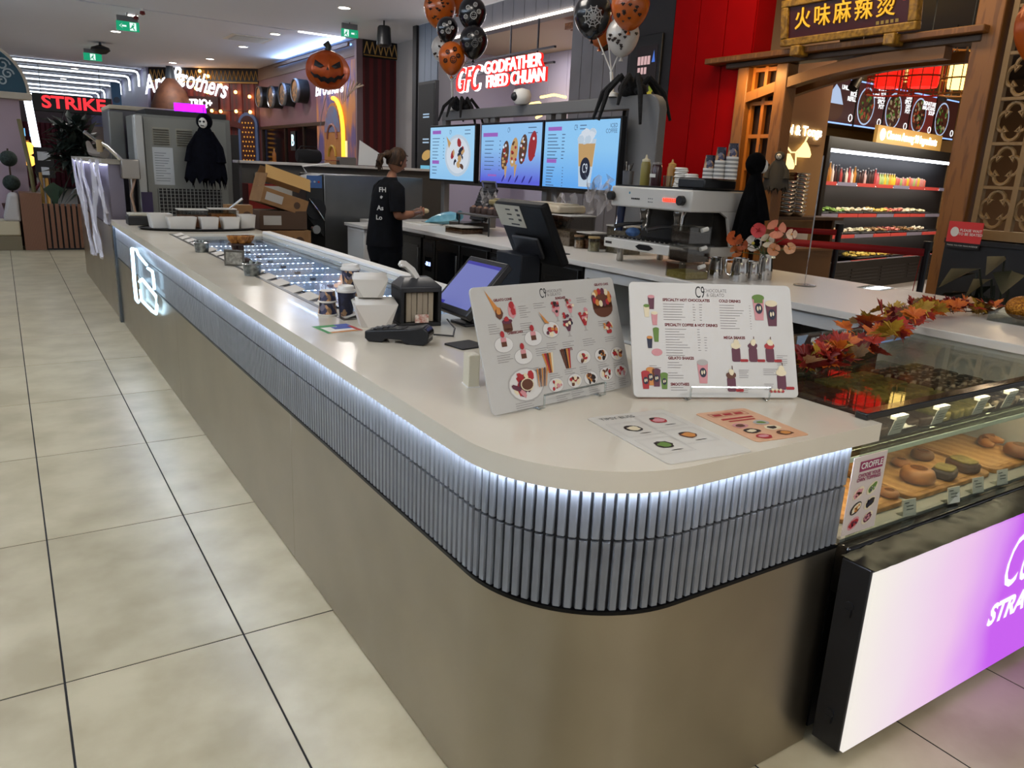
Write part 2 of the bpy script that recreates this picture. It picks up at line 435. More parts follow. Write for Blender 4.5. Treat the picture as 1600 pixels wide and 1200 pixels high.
for k in range(N):
    s = TOT - (k + .5) * PITCH
    p, a = along(s)
    for key, z in (('lo', .7155), ('hi', .9095)):
        if k < 148:
            if used[key]:
                o = cp(proto[key], BASE)
            else:
                o = proto[key]; used[key] = True
            o.location = (p[0], p[1], z); o.rotation_euler = (0, 0, a)
        else:
            mb = rest[key]; mb.T = Matrix.Translation((p[0], p[1], z)) @ Matrix.Rotation(a, 4, 'Z')
            w = .0104; h = .186 if key == 'lo' else .129
            mb.prism([(-w, 0.012), (w, .012), (w, -.001), (w * .74, -.0062), (-w * .74, -.0062), (-w, -.001)][::-1], 0, h)
for key in rest:
    o = rest[key].build('far_tiles', M_stick, BASE, ang=25); o['kind'] = 'stuff'
# light strip under the worktop overhang
ribbon(MB(), outline(RF + .016), outline(RF + .003), 1.0432, 1.0449).build('led_strip', glow('led strip', '#dbe8ff', 80), BASE)
# end panel at the far end, blue light on its steel tinted into the colour
mb = MB().box(.93, 1.0, 9.2, 9.32, 0, 1.06)
tag(mb.build('end_post', mt('blue lit steel', '#6d7680', .22, 1.0), bev=.004), 'narrow polished steel post closing the far end of the counter', 'post')
# neon logo on the counter side ---------------------------------------
NE = thing('neon_sign', 'white neon logo glowing on the counter side near the far end', 'neon sign', (xs - .03, 7.2, .35))
M_neon = glow('neon tube', '#bfe6ff', 3.2)
def nt_(pts, r=.016, par=NE):
    r *= .72
    v = [PX(x, y, xs - .03) - Vector(NE.location) for (x, y) in pts]
    MB().tube(v, r, 8).build('neon_tube', M_neon, par)
nt_([(206, 388), (208, 410), (210, 440), (213, 468)], .022)
nt_([(206, 388), (213, 390), (216, 398), (224, 408), (229, 414)])
nt_([(231, 419), (238, 424), (240, 437), (241, 448), (241, 452)])
nt_([(218, 440), (222, 436), (231, 447), (243, 462), (245, 478), (244, 490), (238, 486), (226, 474), (220, 468)], .018)
nt_([(213, 468), (216, 472)], .02); nt_([(219, 452), (221, 470)], .014)
# ================================================================== CAKE DISPLAY CASE, LED SCREEN, GARLAND
M_gloss = mt('gloss black', '#0b0b0d', .18, coat=.4)
M_pane = glass('case glass', '#eef2ee', .05, .01, .32)
DC = thing('display_case', 'glass cake display case with black rails at the counter end', 'display case', (2.1, 1.25, 0))
X1 = 1.47
MB().box(0, X1, .02, .9, 0.0, .60).build('plinth', M_dark, DC)
MB().box(-.02, X1, -.03, .02, .52, .69).build('front_rail', M_gloss, DC, bev=.01)
MB().box(0, X1, .02, .88, .60, .695).build('deck', mt('case deck', '#8d8f8a', .4), DC)
MB().box(.0, X1, -.004, .004, .69, 1.10).build('front_glass', M_pane, DC)
MB().box(-.02, X1, -.012, .03, 1.10, 1.122).build('top_rail', M_gloss, DC, bev=.004)
MB().box(0, X1 - .02, .03, .90, 1.112, 1.120).build('top_glass', M_pane, DC)
MB().box(0.02, X1, .05, .85, .945, .952).build('glass_shelf', glass('shelf glass', '#dfeae2', .08), DC)
MB().box(0.02, X1, .043, .05, .941, .956).build('shelf_edge', mt('pale green glass edge', '#b9cdc0', .3), DC)
MB().box(0, X1, .88, .91, .6, 1.11).build('back_panel', mt('case back', '#37342f', .5), DC)
MB().box(.03, X1, .010, .026, 1.094, 1.099).build('lamp_strip', glow('case lamp', '#ffe6c0', 30), DC)
MB().box(.03, X1, .15, .17, .931, .935).build('lamp_strip', glow('case lamp', '#ffe6c0', 30), DC); MB().box(.02, X1, .145, .176, .936, .945).build('lamp_channel', mt('pale green glass edge'), DC)
# boards and pastries on the lower deck
M_board = mt('bamboo board', '#b3854f', .5, col2='#9d7140', scale=4, stretch=(1, 10, 10), tex='wave')
def rrect(w, d, r, n=5):
    out = []
    for (cx, cy, a0) in ((w / 2 - r, d / 2 - r, 0), (-w / 2 + r, d / 2 - r, 90), (-w / 2 + r, -d / 2 + r, 180), (w / 2 - r, -d / 2 + r, 270)):
        for i in range(n + 1):
            a = D(a0 + 90 * i / n); out.append((cx + r * math.cos(a), cy + r * math.sin(a)))
    return out
def board_(x, y, w, d, label):
    t = thing('serving_board', label, 'serving board', (x, y, .695))
    MB().prism(rrect(w, d, .03), 0, .018).build('board', M_board, t, bev=.003)
    MB().prism(rrect(w - .04, d - .04, .025), .0185, .0195).build('groove', mt('bamboo face', '#bf9158', .5, col2='#ab7c46', scale=5, stretch=(1, 9, 9), tex='wave'), t)
board_(2.885, 1.61, .55, .56, 'bamboo board under the round glazed buns behind the lower glass')
board_(3.37, 1.61, .36, .56, 'wide bamboo board holding croissant pastries at the right of the case')
board_(2.38, 1.56, .36, .46, 'narrow bamboo board at the left end of the display case')
M_bun = mt('baked crust', '#8a5427', .5, col2='#b5793e', scale=9, bump=.15)
M_choc = mt('dark chocolate cake', '#2a1710', .6, col2='#3a2216', scale=22, bump=.4)
M_pist = mt('pistachio crumb', '#57521f', .7, col2='#84783a', scale=28, bump=.5)
M_spk = mt('speckled chocolate', '#2a1c15', .6, col2='#b6a48c', scale=34, contrast=(.52, .62), bump=.4)
def pastry(px, py, r, h, m, label, sq=1., kind='bun', z=.715):
    p = PZ(px, py, z)
    t = thing('pastry', label, 'pastry', (p.x, p.y, z), rnd.uniform(0, 3))
    if kind == 'bun':
        MB().lathe([(r * .7, 0), (r * .97, h * .2), (r, h * .5), (r * .88, h * .85), (r * .55, h), (r * .2, h * .9), (0.0001, h * .84)], 22, sx=1, sy=sq).build('bun', m, t, ang=70)
        MB().lathe([(r * .5, h * .99), (r * .35, h * 1.03), (.0001, h * .95)], 14, sx=1, sy=sq).build('glaze', mt('bun glaze', '#6d3d18', .25), t)
    elif kind == 'slab':
        MB().prism(rrect(r * 2, r * 2 * sq, r * .4), 0, h).build('cake', m, t, bev=.008)
        MB().prism(rrect(r * 1.7, r * 1.7 * sq, r * .4), h, h + .008).build('topping', mt('seed topping', '#5a4a1c', .7, col2='#94843a', scale=40, bump=.6), t, bev=.003)
    else:
        mb = MB(); n = 12; pts = []; rr = []
        for i in range(n + 1):
            a = D(-100 + 200 * i / n); pts.append((r * .8 * math.cos(a), r * .8 * math.sin(a), h * .45)); rr.append(h * .5 * (.35 + .65 * math.sin(math.pi * i / n)))
        mb.tube(pts, rr, 10).build('crescent', m, t)
        MB().tube([(p_[0] * 1.02, p_[1] * 1.02, p_[2] + h * .25) for p_ in pts[3:10]], h * .28, 8).build('ridge', mt('toasted ridge', '#6b3a15', .45), t)
pastry(1407, 727, .036, .028, M_bun, 'small flat biscuit at the back left of the first board', z=.717)
pastry(1440, 716, .045, .035, mt('brown crust', '#5d3a1c', .5, col2='#7d5027', scale=9, bump=.2), 'brown round bun at the back of the first board', z=.717)
pastry(1432, 752, .062, .055, M_bun, 'large golden glazed bun at the front of the bamboo board')
pastry(1474, 745, .05, .035, M_choc, 'chocolate slice topped with chopped seeds beside the large bun', .8, 'slab')
pastry(1503, 733, .055, .035, mt('brownie', '#3a2113', .6, col2='#59361c', scale=20, bump=.4), 'dark square brownie on the first bamboo board', .8, 'slab')
pastry(1556, 700, .062, .05, M_bun, 'golden croissant on the wide board, left of its neighbours', 1, 'croissant')
pastry(1592, 712, .062, .05, mt('deep baked crust', '#6d3f1b', .5, col2='#90582a', scale=9, bump=.15), 'darker round bun at the right end of the wide board')
pastry(1585, 680, .06, .05, M_bun, 'golden bun stacked at the back of the wide board')
pastry(1388, 775, .035, .025, M_bun, 'small biscuit on the narrow board behind the poster')
# price cards on the deck
M_card = mt('white card', '#d9d9d2', .5); M_ink = mt('black print', '#1c1c20', .6); M_clear = glass('clear acrylic', '#f2f5f2', .06, .02, .5)
def price_card(px, py, z, w, h, label, tilt=12, lines=3):
    p = PZ(px, py, z)
    t = thing('price_card', label, 'price card', (p.x, p.y, z), D(-8))
    c = MB().box(-w / 2, w / 2, -.0015, .0015, 0, h).build('card', M_card, t, rot=(D(-tilt), 0, 0))
    mb = MB()
    for k in range(lines):
        ww = w * (.28 if k else .18); mb.rect(-ww if k else -w * .4, ww if k else -w * .05, h * (.78 - .2 * k), h * (.78 - .2 * k) + h * .05, -.0025)
    mb.build('print_line', M_ink, c)
    MB().box(-w / 2, w / 2, .003, .03, 0, .002).build('card_foot', M_clear, t)
for k, (px, py, nm) in enumerate(((1421, 806, 'first price card from the poster, on the lower deck'), (1490, 786, 'second price card from the poster, in front of the large bun'),
                          (1528, 770, 'third price card from the poster, in front of the brownie'), (1566, 757, 'fourth price card from the poster, on the lower deck'))):
    price_card(px, py, .698, .062, .058, nm)
# upper shelf : brownie trays seen through the top glass
def tray(x, y, w, d, label):
    t = thing('baking_tray', label, 'tray', (x, y, .953)); MB().prism(rrect(w, d, .015), 0, .008).build('plate', mt('dark slate tray', '#26221f', .5), t, bev=.002)
    mb = MB(); o_ = rrect(w, d, .015); i_ = rrect(w - .012, d - .012, .012)
    ribbon(mb, o_ + o_[:1], i_ + i_[:1], .008, .014); mb.build('rim', mt('dark slate tray', '#26221f', .5), t)
groups = [(2.33, .13, M_choc, 'dark brownie', 'dark chocolate brownies on the upper shelf', 'dark chocolate brownie in the upper tray beside the wooden crate'),
          (2.72, .13, M_pist, 'pistachio_brownie', 'pistachio brownies on the upper shelf', 'pistachio topped brownie in the middle upper tray'),
          (3.11, .13, M_spk, 'speckled brownie', 'speckled brownies on the upper shelf', 'white speckled chocolate brownie in the right-hand upper tray')]
for gi, (x0, pw, m, nm, grp, lab) in enumerate(groups):
    tray(x0 + .18, 1.62, .37, .52, ('slate tray of dark brownies behind the top glass', 'slate tray of pistachio brownies behind the top glass', 'slate tray of speckled brownies behind the top glass')[gi])
    pr = MB().prism(rrect(.078, .098, .012), 0, .034).build('brownie', m, bev=.006)
    tag(pr, lab, 'brownie', grp); fst = True
    for i in range(4):
        for j in range(5):
            loc = (x0 + .045 + i * .09 + rnd.uniform(-.004, .004), 1.40 + j * .108, .9675); lb = lab.split(' in ')[0] + ', %s row of its tray, %s from the left' % (('front', 'second', 'middle', 'fourth', 'back')[j], ('first', 'second', 'third', 'fourth')[i])
            if fst: pr.location = loc; fst = False; pr['label'] = lb
            else:
                c_ = cp(pr, None, loc, (0, 0, rnd.uniform(-.1, .1))); c_['label'] = lb
# shelf-edge price cards, white, folded over the upper shelf and hanging down
hang = [(1398, 672), (1464, 655), (1527, 640), (1572, 630)]
for k, (px, py) in enumerate(hang):
    p = PY(px, py, 1.275)
    t = thing('hanging_price_card', ('first', 'second', 'third', 'fourth')[k] + ' white price card hanging under the black top rail', 'price card', (p.x, 1.275, 1.015))
    c = MB().box(-.034, .034, -.001, .001, 0, .062).build('card', mt('translucent card', '#b8bdb6', .5), t, rot=(D(14), 0, 0))
    MB().box(-.034, .034, -.018, .002, .055, .066).build('fold', M_card, t)
    mb = MB()
    for q in range(3): mb.rect(-.02, .02, .038 - q * .01, .040 - q * .01, -.002)
    mb.build('print_line', M_ink, c)
for k, (px, py) in enumerate(((1335, 641), (1389, 632), (1464, 615), (1528, 604), (1585, 594))):
    p = PZ(px, py, .99)
    t = thing('tray_label', ('first', 'second', 'third', 'fourth', 'fifth')[k] + ' folded white label lying on the upper trays, counted from the worktop', 'label', (p.x, 1.345, .985))
    MB(Matrix.Rotation(D(-35), 4, 'X')).box(-.033, .033, -.012, .012, 0, .002).build('front', M_card, t)
    MB(Matrix.Rotation(D(40), 4, 'X')).box(-.033, .033, .0, .018, -.002, 0).build('back', M_card, t)
# wooden crate at the left of the upper shelf
t = thing('wooden_crate', 'small orange timber crate at the left end of the upper shelf', 'crate', (2.18, 1.62, .953))
M_crate = mt('orange timber', '#9a5a22', .5, col2='#7e4517', scale=4, stretch=(8, 1, 8), tex='wave')
for k in range(2):
    MB().box(-.05, -.038, -.22, .22, .01 + k * .045, .045 + k * .045).build('slat', M_crate, t); MB().box(.038, .05, -.22, .22, .01 + k * .045, .045 + k * .045).build('slat', M_crate, t)
    MB().box(-.05, .05, -.22 + k * .43, -.21 + k * .43, .01, .09).build('end_board', M_crate, t)
MB().box(-.05, .05, -.22, .22, 0, .01).build('bottom', M_crate, t)
# CROFFLE poster
t = thing('poster', 'pink CROFFLE topping poster stuck at the left of the case glass', 'poster', (2.115, 1.226, .74))
pb_ = MB().box(-.085, .085, -.001, .001, 0, .255).build('sheet', mt('pale pink paper', '#c9bdb6', .5), t)
M_mag = mt('magenta print', '#8c2c55', .6)
mb = MB(); mb.rect(-.05, .068, .205, .238, -.002).build('title_band', M_mag, pb_)
text('CROFFLE', .027, M_card, pb_, (.009, -.003, .222), bold=.0006)
text('CHOOSE YOUR\nOWN TOPPINGS', .016, M_mag, pb_, (.005, -.003, .185), bold=.0005, line=.85)
FOOD = [mt('print brown', '#5c3320', .6), mt('print red', '#a5242a', .6), mt('print cream', '#dccfae', .6), mt('print pink', '#c98a8e', .6), mt('print dark', '#241816', .6), mt('print green', '#5f7f35', .6), mt('print orange', '#c3803c', .6), mt('print plum', '#5b2a3c', .6), mt('print navy', '#1c2138', .6), mt('print grey', '#a9a6a2', .6), mt('print white', '#d3d1cd', .6)]
mb = MB()
for i, (x, z) in enumerate(((-.035, .135), (.035, .14), (-.035, .085), (.035, .09), (-.035, .035), (.035, .04))):
    mb.ell(x, z, .03, .017, -.002, (2, 2, 4, 2, 3, 2)[i], rot=.5); mb.ell(x, z, .024, .012, -.0024, (3, 5, 2, 4, 1, 7)[i], rot=.5, jag=.2)
    for q in range(7): mb.ell(x + rnd.uniform(-.015, .015), z + rnd.uniform(-.009, .009), .005, .004, -.0028, (0, 9, 6, 8, 7, 3)[i], 6)
mb.build('food_print', FOOD, pb_)
# LED screen in front of the case ---------------------------------------
LS = thing('led_screen', 'large glowing pink to magenta LED advertising screen in a black cabinet', 'screen', (2.03, 1.10, .04))
MB().box(0, 1.54, .012, .11, 0, .64).build('cabinet', mt('black cabinet', '#0d0d10', .5), LS, bev=.004)
M_led = bpy.data.materials.new('led picture'); M_led.use_nodes = True
nt = M_led.node_tree; p = nt.nodes['Principled BSDF']; p.inputs['Base Color'].default_value = (.02, .02, .02, 1); p.inputs['Roughness'].default_value = .5
tc = nt.nodes.new('ShaderNodeTexCoord'); sp = nt.nodes.new('ShaderNodeSeparateXYZ'); nt.links.new(tc.outputs['Object'], sp.inputs[0])
nz = nt.nodes.new('ShaderNodeTexNoise'); nz.inputs['Scale'].default_value = 2.5; nt.links.new(tc.outputs['Object'], nz.inputs['Vector'])
ma = nt.nodes.new('ShaderNodeMath'); ma.operation = 'MULTIPLY_ADD'; ma.inputs[1].default_value = .18; nt.links.new(nz.outputs['Fac'], ma.inputs[0]); nt.links.new(sp.outputs['X'], ma.inputs[2])
rp = nt.nodes.new('ShaderNodeValToRGB'); nt.links.new(ma.outputs[0], rp.inputs[0])
el = rp.color_ramp.elements; el[0].position = .08; el[0].color = C('#f6f0e6'); el[1].position = .97; el[1].color = C('#c95af2')
e = el.new(.35); e.color = C('#f2dfec'); e = el.new(.62); e.color = C('#efc4ee'); e = el.new(.84); e.color = C('#df96f4')
nt.links.new(rp.outputs[0], p.inputs['Emission Color']); p.inputs['Emission Strength'].default_value = .95
SCR = MB().box(.008, 1.532, 0, .012, .008, .632).build('display_panel', M_led, LS)
text('Ce', .30, glow('led white', '#ffffff', 1.1), SCR, (.83, -.002, .44), align='LEFT', sx=.6, shear=.25)
text('STRA', .115, glow('led white', '#ffffff', 1.1), SCR, (.80, -.002, .25), align='LEFT', bold=.005, shear=.18)
for z in (.12, .5):
    MB().cyl((-.006, .06, z), .014, .008, 10, axis='x').box(-.008, .0, .05, .07, z - .035, z - .01).build('latch', M_black, LS)
mb = MB(); nx, ny = 60, 5
vs = [(i / nx * 1.53, .0 + j / ny * .115, .642 + .005 * rnd.random() * (1 if 0 < j else .3)) for i in range(nx + 1) for j in range(ny + 1)]
mb.add(vs, [(i * (ny + 1) + j, (i + 1) * (ny + 1) + j, (i + 1) * (ny + 1) + j + 1, i * (ny + 1) + j + 1) for i in range(nx) for j in range(ny)])
mb.build('plastic_wrap', mt('black plastic wrap', '#030304', .3, spec=.2), LS)
# maple garland ---------------------------------------------------------
GA = thing('leaf_garland', 'autumn garland of red and orange maple leaves lying over the cake case', 'garland', (2.6, 1.9, 1.125))
half = [(0, 1), (.07, .74), (.20, .80), (.17, .52), (.50, .62), (.47, .50), (.78, .38), (.60, .22), (.66, .12), (.26, -.02), (.30, -.16), (.04, -.10)]
leafpts = half + [(.025, -.45), (-.025, -.45)] + [(-x, z) for (x, z) in half[::-1] if x > 0]
def leafmesh(m):
    mb = MB(); n = len(leafpts)
    v = [(x, z, .12 * (abs(x)) + .06 * math.sin(3 * z)) for (x, z) in leafpts] + [(0, .15, -.03)]
    mb.add(v, [(i, (i + 1) % n, n) for i in range(n)]); return mb.build('leaf', m, GA, smooth=False)
lcols = [('#7c1410', '#a82a14'), ('#a8450e', '#c96a14'), ('#8a6512', '#b08a22'), ('#5a0d10', '#7c1a16'), ('#b3805a', '#c8a07a'), ('#4a3210', '#6e4c18')]
lm = [leafmesh(mt('maple leaf %d' % i, a, .55, col2=b, scale=1.4)) for i, (a, b) in enumerate(lcols)]
path = [(PZ(1248, 572, 1.14), 1.14), (PZ(1290, 570, 1.14), 1.14), (PZ(1330, 548, 1.15), 1.15), (PZ(1375, 520, 1.17), 1.17), (PZ(1400, 498, 1.19), 1.19), (PZ(1450, 488, 1.18), 1.18), (PZ(1500, 486, 1.17), 1.17), (PZ(1560, 488, 1.17), 1.17)]
base = Vector(GA.location); seen = [0] * 6
stem = [p_[0] - base for p_ in path]
MB().tube(stem, .003, 5).build('vine', mt('brown vine', '#3c2713', .8), GA)
for k in range(150):
    u = k / 150 * (len(path) - 1); i = int(u); f = u - i
    if 2.0 < u < 4.0: wide = .11
    else: wide = .05
    p = stem[i].lerp(stem[min(i + 1, len(stem) - 1)], f) + Vector((rnd.uniform(-wide, wide), rnd.uniform(-wide * 1.2, wide * .8), rnd.uniform(0.0, .045 if wide < .1 else .085)))
    q = rnd.choices(range(6), (7, 5, 3, 4, 1, 2))[0]
    o = cp(lm[q], GA) if seen[q] else lm[q]; seen[q] = 1
    s = rnd.uniform(.055, .082); o.location = p; o.scale = (s, s, s); o.rotation_euler = (rnd.uniform(-.2, 1.2), rnd.uniform(-.7, .7), rnd.uniform(-3.1, 3.1))
# ================================================================== THINGS ON THE FRONT COUNTER
def menu(A, w, h, rz, tilt, label):
    t = thing('menu_board', label, 'menu board', (A[0], A[1], ZT), D(rz))
    b = MB().prism([(x + w / 2, z + h / 2) for (x, z) in rrect(w, h, .016)], 0, .006, axis='y').build('board', mt('white menu laminate', '#bcbab5', .35), t, loc=(0, 0, .008), rot=(D(-tilt), 0, 0), bev=.001, seg=1)
    # clear easel with a front lip
    cl = glass('easel acrylic', '#eef3f3', .10, .03, .7)
    e = thing('menu_easel', label.split(' menu')[0] + ' menu easel of clear acrylic with a front lip', 'easel', (A[0], A[1], ZT), D(rz))
    x0 = w * .62 if rz < 0 else w * .60
    for dx in (-.13, .13):
        c = (.5 if rz > 0 else .55) * w + dx
        MB().tube([(c, .06, .005), (c, -.012, .004), (c, -.03, .012), (c, -.03, .05)], .0035, 6).build('wire_hook', cl, e)
    MB().tube([((.5 if rz > 0 else .55) * w - .13, -.03, .05), ((.5 if rz > 0 else .55) * w + .13, -.03, .05)], .0035, 6).build('lip', cl, e)
    MB().box(w * .45, w * .55, .13, .135, .0, h * .5).build('back_strut', cl, e, rot=(D(8), 0, 0))
    return b
M_pred = mt('print headline red', '#6d1620', .6); M_pgrey = mt('print text grey', '#7d7876', .6)
Y0 = -.0006
def lines(mb, x, z, w, n, dz=.0075, th=.0022, m=0):
    for k in range(n): mb.rect(x, x + w * rnd.uniform(.55, 1), z - k * dz - th, z - k * dz, Y0, m)
def dish(mb, x, z, r, pal, plate=True):
    if plate:
        mb.ell(x, z, r, r * .72, Y0, 9, 18); mb.ell(x, z, r * .93, r * .65, Y0 * 2, 10, 18)
    for q in range(16):
        a = rnd.uniform(0, 6.3); d = r * .62 * math.sqrt(rnd.random())
        mb.ell(x + d * math.cos(a), z + d * .65 * math.sin(a), r * rnd.uniform(.12, .3), r * rnd.uniform(.1, .22), Y0 * (3 + .15 * q), rnd.choice(pal), 7, rnd.uniform(0, 3), .15)
def sundae(mb, x, z, h, pal):
    mb.poly([(x - h * .12, z), (x + h * .12, z), (x + h * .04, z + h * .06), (x + h * .04, z + h * .2), (x - h * .04, z + h * .2), (x - h * .04, z + h * .06)], Y0, 9)
    mb.poly([(x - h * .06, z + h * .2), (x + h * .06, z + h * .2), (x + h * .24, z + h * .6), (x - h * .24, z + h * .6)], Y0 * 2, pal[0])
    for q in range(12):
        mb.ell(x + rnd.uniform(-.2, .2) * h, z + h * rnd.uniform(.45, .9) - abs(rnd.uniform(-.1, .1)) * h, h * .08, h * .07, Y0 * (3 + q * .15), rnd.choice(pal), 7, 0, .2)
def jar(mb, x, z, h, body=7, top=2):
    mb.poly([(x - h * .17, z + h * .05), (x - h * .12, z), (x + h * .12, z), (x + h * .17, z + h * .05), (x + h * .17, z + h * .48), (x + h * .13, z + h * .55), (x - h * .13, z + h * .55), (x - h * .17, z + h * .48)], Y0 * 2, body)
    mb.ell(x, z + h * .62, h * .2, h * .13, Y0 * 3, top, 12, 0, .08); mb.ell(x + h * .02, z + h * .74, h * .12, h * .13, Y0 * 4, 2, 9, 0, .2)
    mb.rect(x + h * .05, x + h * .08, z + h * .6, z + h * .98, Y0 * 2.5, 0)
    for q in range(4): mb.ell(x + h * (.2 + .07 * q), z + h * .05, h * .06, h * .06, Y0 * 3, 1, 7)
def tcup(mb, x, z, h, body, top=2, badge=True, w=.22):
    mb.poly([(x - h * w * .7, z), (x + h * w * .7, z), (x + h * w, z + h * .8), (x - h * w, z + h * .8)], Y0 * 2, body)
    mb.ell(x, z + h * .82, h * w * 1.05, h * .12, Y0 * 3, top, 14)
    if badge:
        mb.ell(x, z + h * .42, h * w * .62, h * .19, Y0 * 4, 8, 14); mb.ell(x - h * .045, z + h * .42, h * .035, h * .09, Y0 * 5, 2, 8); mb.ell(x + h * .045, z + h * .44, h * .035, h * .08, Y0 * 5, 2, 8)
# --- left board: desserts
W1, H1 = .595, .362
bd = menu((1.077, 1.723), W1, H1, 8.5, 20, 'left dessert menu board with cakes, sundaes and waffles')
def lz(px_, py_):  # place on board from fractions
    return px_ * W1, py_ * H1
text('C9', .042, M_ink, bd, (W1 * .46, Y0, H1 * .905), sx=.55); text('CHOCOLATE\n& GELATO', .012, M_pgrey, bd, (W1 * .535, Y0, H1 * .905), line=.9)
text('GELATO CONE', .010, M_pred, bd, (W1 * .19, Y0, H1 * .885), bold=.0004); text('SUNDAES', .010, M_pred, bd, (W1 * .575, Y0, H1 * .855), bold=.0004)
text('GELATO CAKE', .010, M_pred, bd, (W1 * .90, Y0, H1 * .94), bold=.0004); text('DESSERTS', .011, M_pred, bd, (W1 * .555, Y0, H1 * .415), bold=.0004); text('CHEESECAKE', .010, M_pred, bd, (W1 * .23, Y0, H1 * .615), bold=.0004)
mb = MB()
mb.poly([(W1 * .13, H1 * .78), (W1 * .17, H1 * .78), (W1 * .085, H1 * .97)], Y0 * 2, 6); mb.ell(W1 * .15, H1 * .78, .014, .017, Y0 * 3, 0, 12, 0, .1); mb.ell(W1 * .148, H1 * .80, .009, .012, Y0 * 4, 6, 9, 0, .2)
mb.ell(W1 * .235, H1 * .795, .016, .024, Y0 * 2, 3, 12, 0, .1); mb.ell(W1 * .235, H1 * .835, .011, .013, Y0 * 3, 1, 9, 0, .2); mb.ell(W1 * .24, H1 * .78, .009, .011, Y0 * 3.5, 1, 9, 0, .2)
mb.rect(W1 * .19 - .017, W1 * .19 + .017, H1 * .64, H1 * .70, Y0 * 2, 0); mb.ell(W1 * .19, H1 * .64, .017, .006, Y0 * 2, 0, 12); mb.ell(W1 * .19, H1 * .71, .020, .008, Y0 * 3, 7, 12, 0, .1); mb.ell(W1 * .187, H1 * .728, .009, .008, Y0 * 4, 1, 9, 0, .2)
for (x, z) in ((.145, .53), (.34, .55), (.255, .415)):
    mb.ell(W1 * x, H1 * z, .036, .024, Y0, 9, 18); mb.ell(W1 * x, H1 * z, .034, .022, Y0 * 2, 10, 18)
    mb.rect(W1 * x - .009, W1 * x + .011, H1 * z - .006, H1 * z + .016, Y0 * 3, 0); mb.rect(W1 * x - .009, W1 * x + .011, H1 * z + .008, H1 * z + .02, Y0 * 3.5, 3); mb.ell(W1 * x, H1 * z + .03, .008, .01, Y0 * 4, 1, 9)
dish(mb, W1 * .24, H1 * .19, .07, [0, 1, 2, 6, 7, 3]); mb.ell(W1 * .24, H1 * .19, .026, .019, Y0 * 9, 2); mb.ell(W1 * .24, H1 * .19, .022, .016, Y0 * 10, 0)
for q in range(5): mb.poly([(W1 * .31 + q * .007, H1 * .15), (W1 * .315 + q * .007, H1 * .15), (W1 * .325 + q * .01, H1 * .30), (W1 * .315 + q * .01, H1 * .30)], Y0 * 11, (6, 0)[q % 2])
dish(mb, W1 * .47, H1 * .60, .036, [1, 2, 3, 7, 6]); mb.poly([(W1 * .43, H1 * .66), (W1 * .46, H1 * .65), (W1 * .40, H1 * .76)], Y0 * 9, 6)
sundae(mb, W1 * .53, H1 * .66, .075, [3, 1, 4, 7]); sundae(mb, W1 * .63, H1 * .68, .07, [3, 1, 2, 0]); sundae(mb, W1 * .595, H1 * .52, .085, [7, 2, 8, 1]); sundae(mb, W1 * .72, H1 * .55, .085, [1, 1, 2, 3])
mb.ell(W1 * .88, H1 * .73, .045, .03, Y0 * 2, 0, 16); mb.rect(W1 * .88 - .045, W1 * .88 + .045, H1 * .73, H1 * .73 + .03, Y0 * 2, 0); mb.ell(W1 * .88, H1 * .81, .045, .02, Y0 * 3, 0, 16)
for q in range(14):
    a = q / 14 * 6.28; mb.ell(W1 * .88 + .038 * math.cos(a), H1 * .825 + .02 * math.sin(a), .009, .011, Y0 * (4 + .1 * q), (1, 6, 2, 7)[q % 4], 8)
dish(mb, W1 * .89, H1 * .555, .036, [1, 2, 6, 0], False)
for i, (x, z) in enumerate(((.42, .33), (.545, .34), (.665, .33), (.80, .32), (.925, .31), (.435, .14), (.57, .145), (.69, .14), (.81, .15), (.93, .15))):
    if i in (0, 1):
        for q in range(5): mb.poly([(W1 * x - .012 + q * .004, H1 * z - .03), (W1 * x - .008 + q * .004, H1 * z - .03), (W1 * x - .018 + q * .009, H1 * z + .03), (W1 * x - .026 + q * .009, H1 * z + .03)], Y0 * (2 + q * .2), (0, 0, 4, 6, 1)[q] if i else (6, 1, 0, 6, 2)[q])
    else:
        dish(mb, W1 * x, H1 * z, .032, [[0, 1, 2, 6], [1, 2, 3], [1, 0, 2], [0, 4, 6]][i % 4])
mb.build('food_print', FOOD, bd)
mb = MB()
for (x, z, w, n) in ((.07, .70, .07, 5), (.28, .82, .08, 6), (.27, .68, .09, 6), (.38, .83, .09, 3), (.69, .84, .09, 3), (.82, .615, .1, 3), (.85, .47, .1, 3), (.09, .45, .1, 4), (.34, .46, .1, 4), (.22, .31, .2, 2), (.42, .49, .1, 4), (.53, .48, .1, 4), (.68, .48, .1, 4), (.40, .235, .09, 3), (.51, .25, .09, 3), (.62, .25, .09, 4), (.76, .24, .09, 4), (.88, .23, .09, 4), (.15, .055, .18, 4), (.42, .05, .1, 4), (.53, .06, .1, 4), (.66, .06, .1, 4), (.78, .07, .1, 4), (.9, .08, .09, 4)):
    lines(mb, x * W1, z * H1, w * W1, n, .0065, .0012)
mb.build('print_line', M_pgrey, bd)
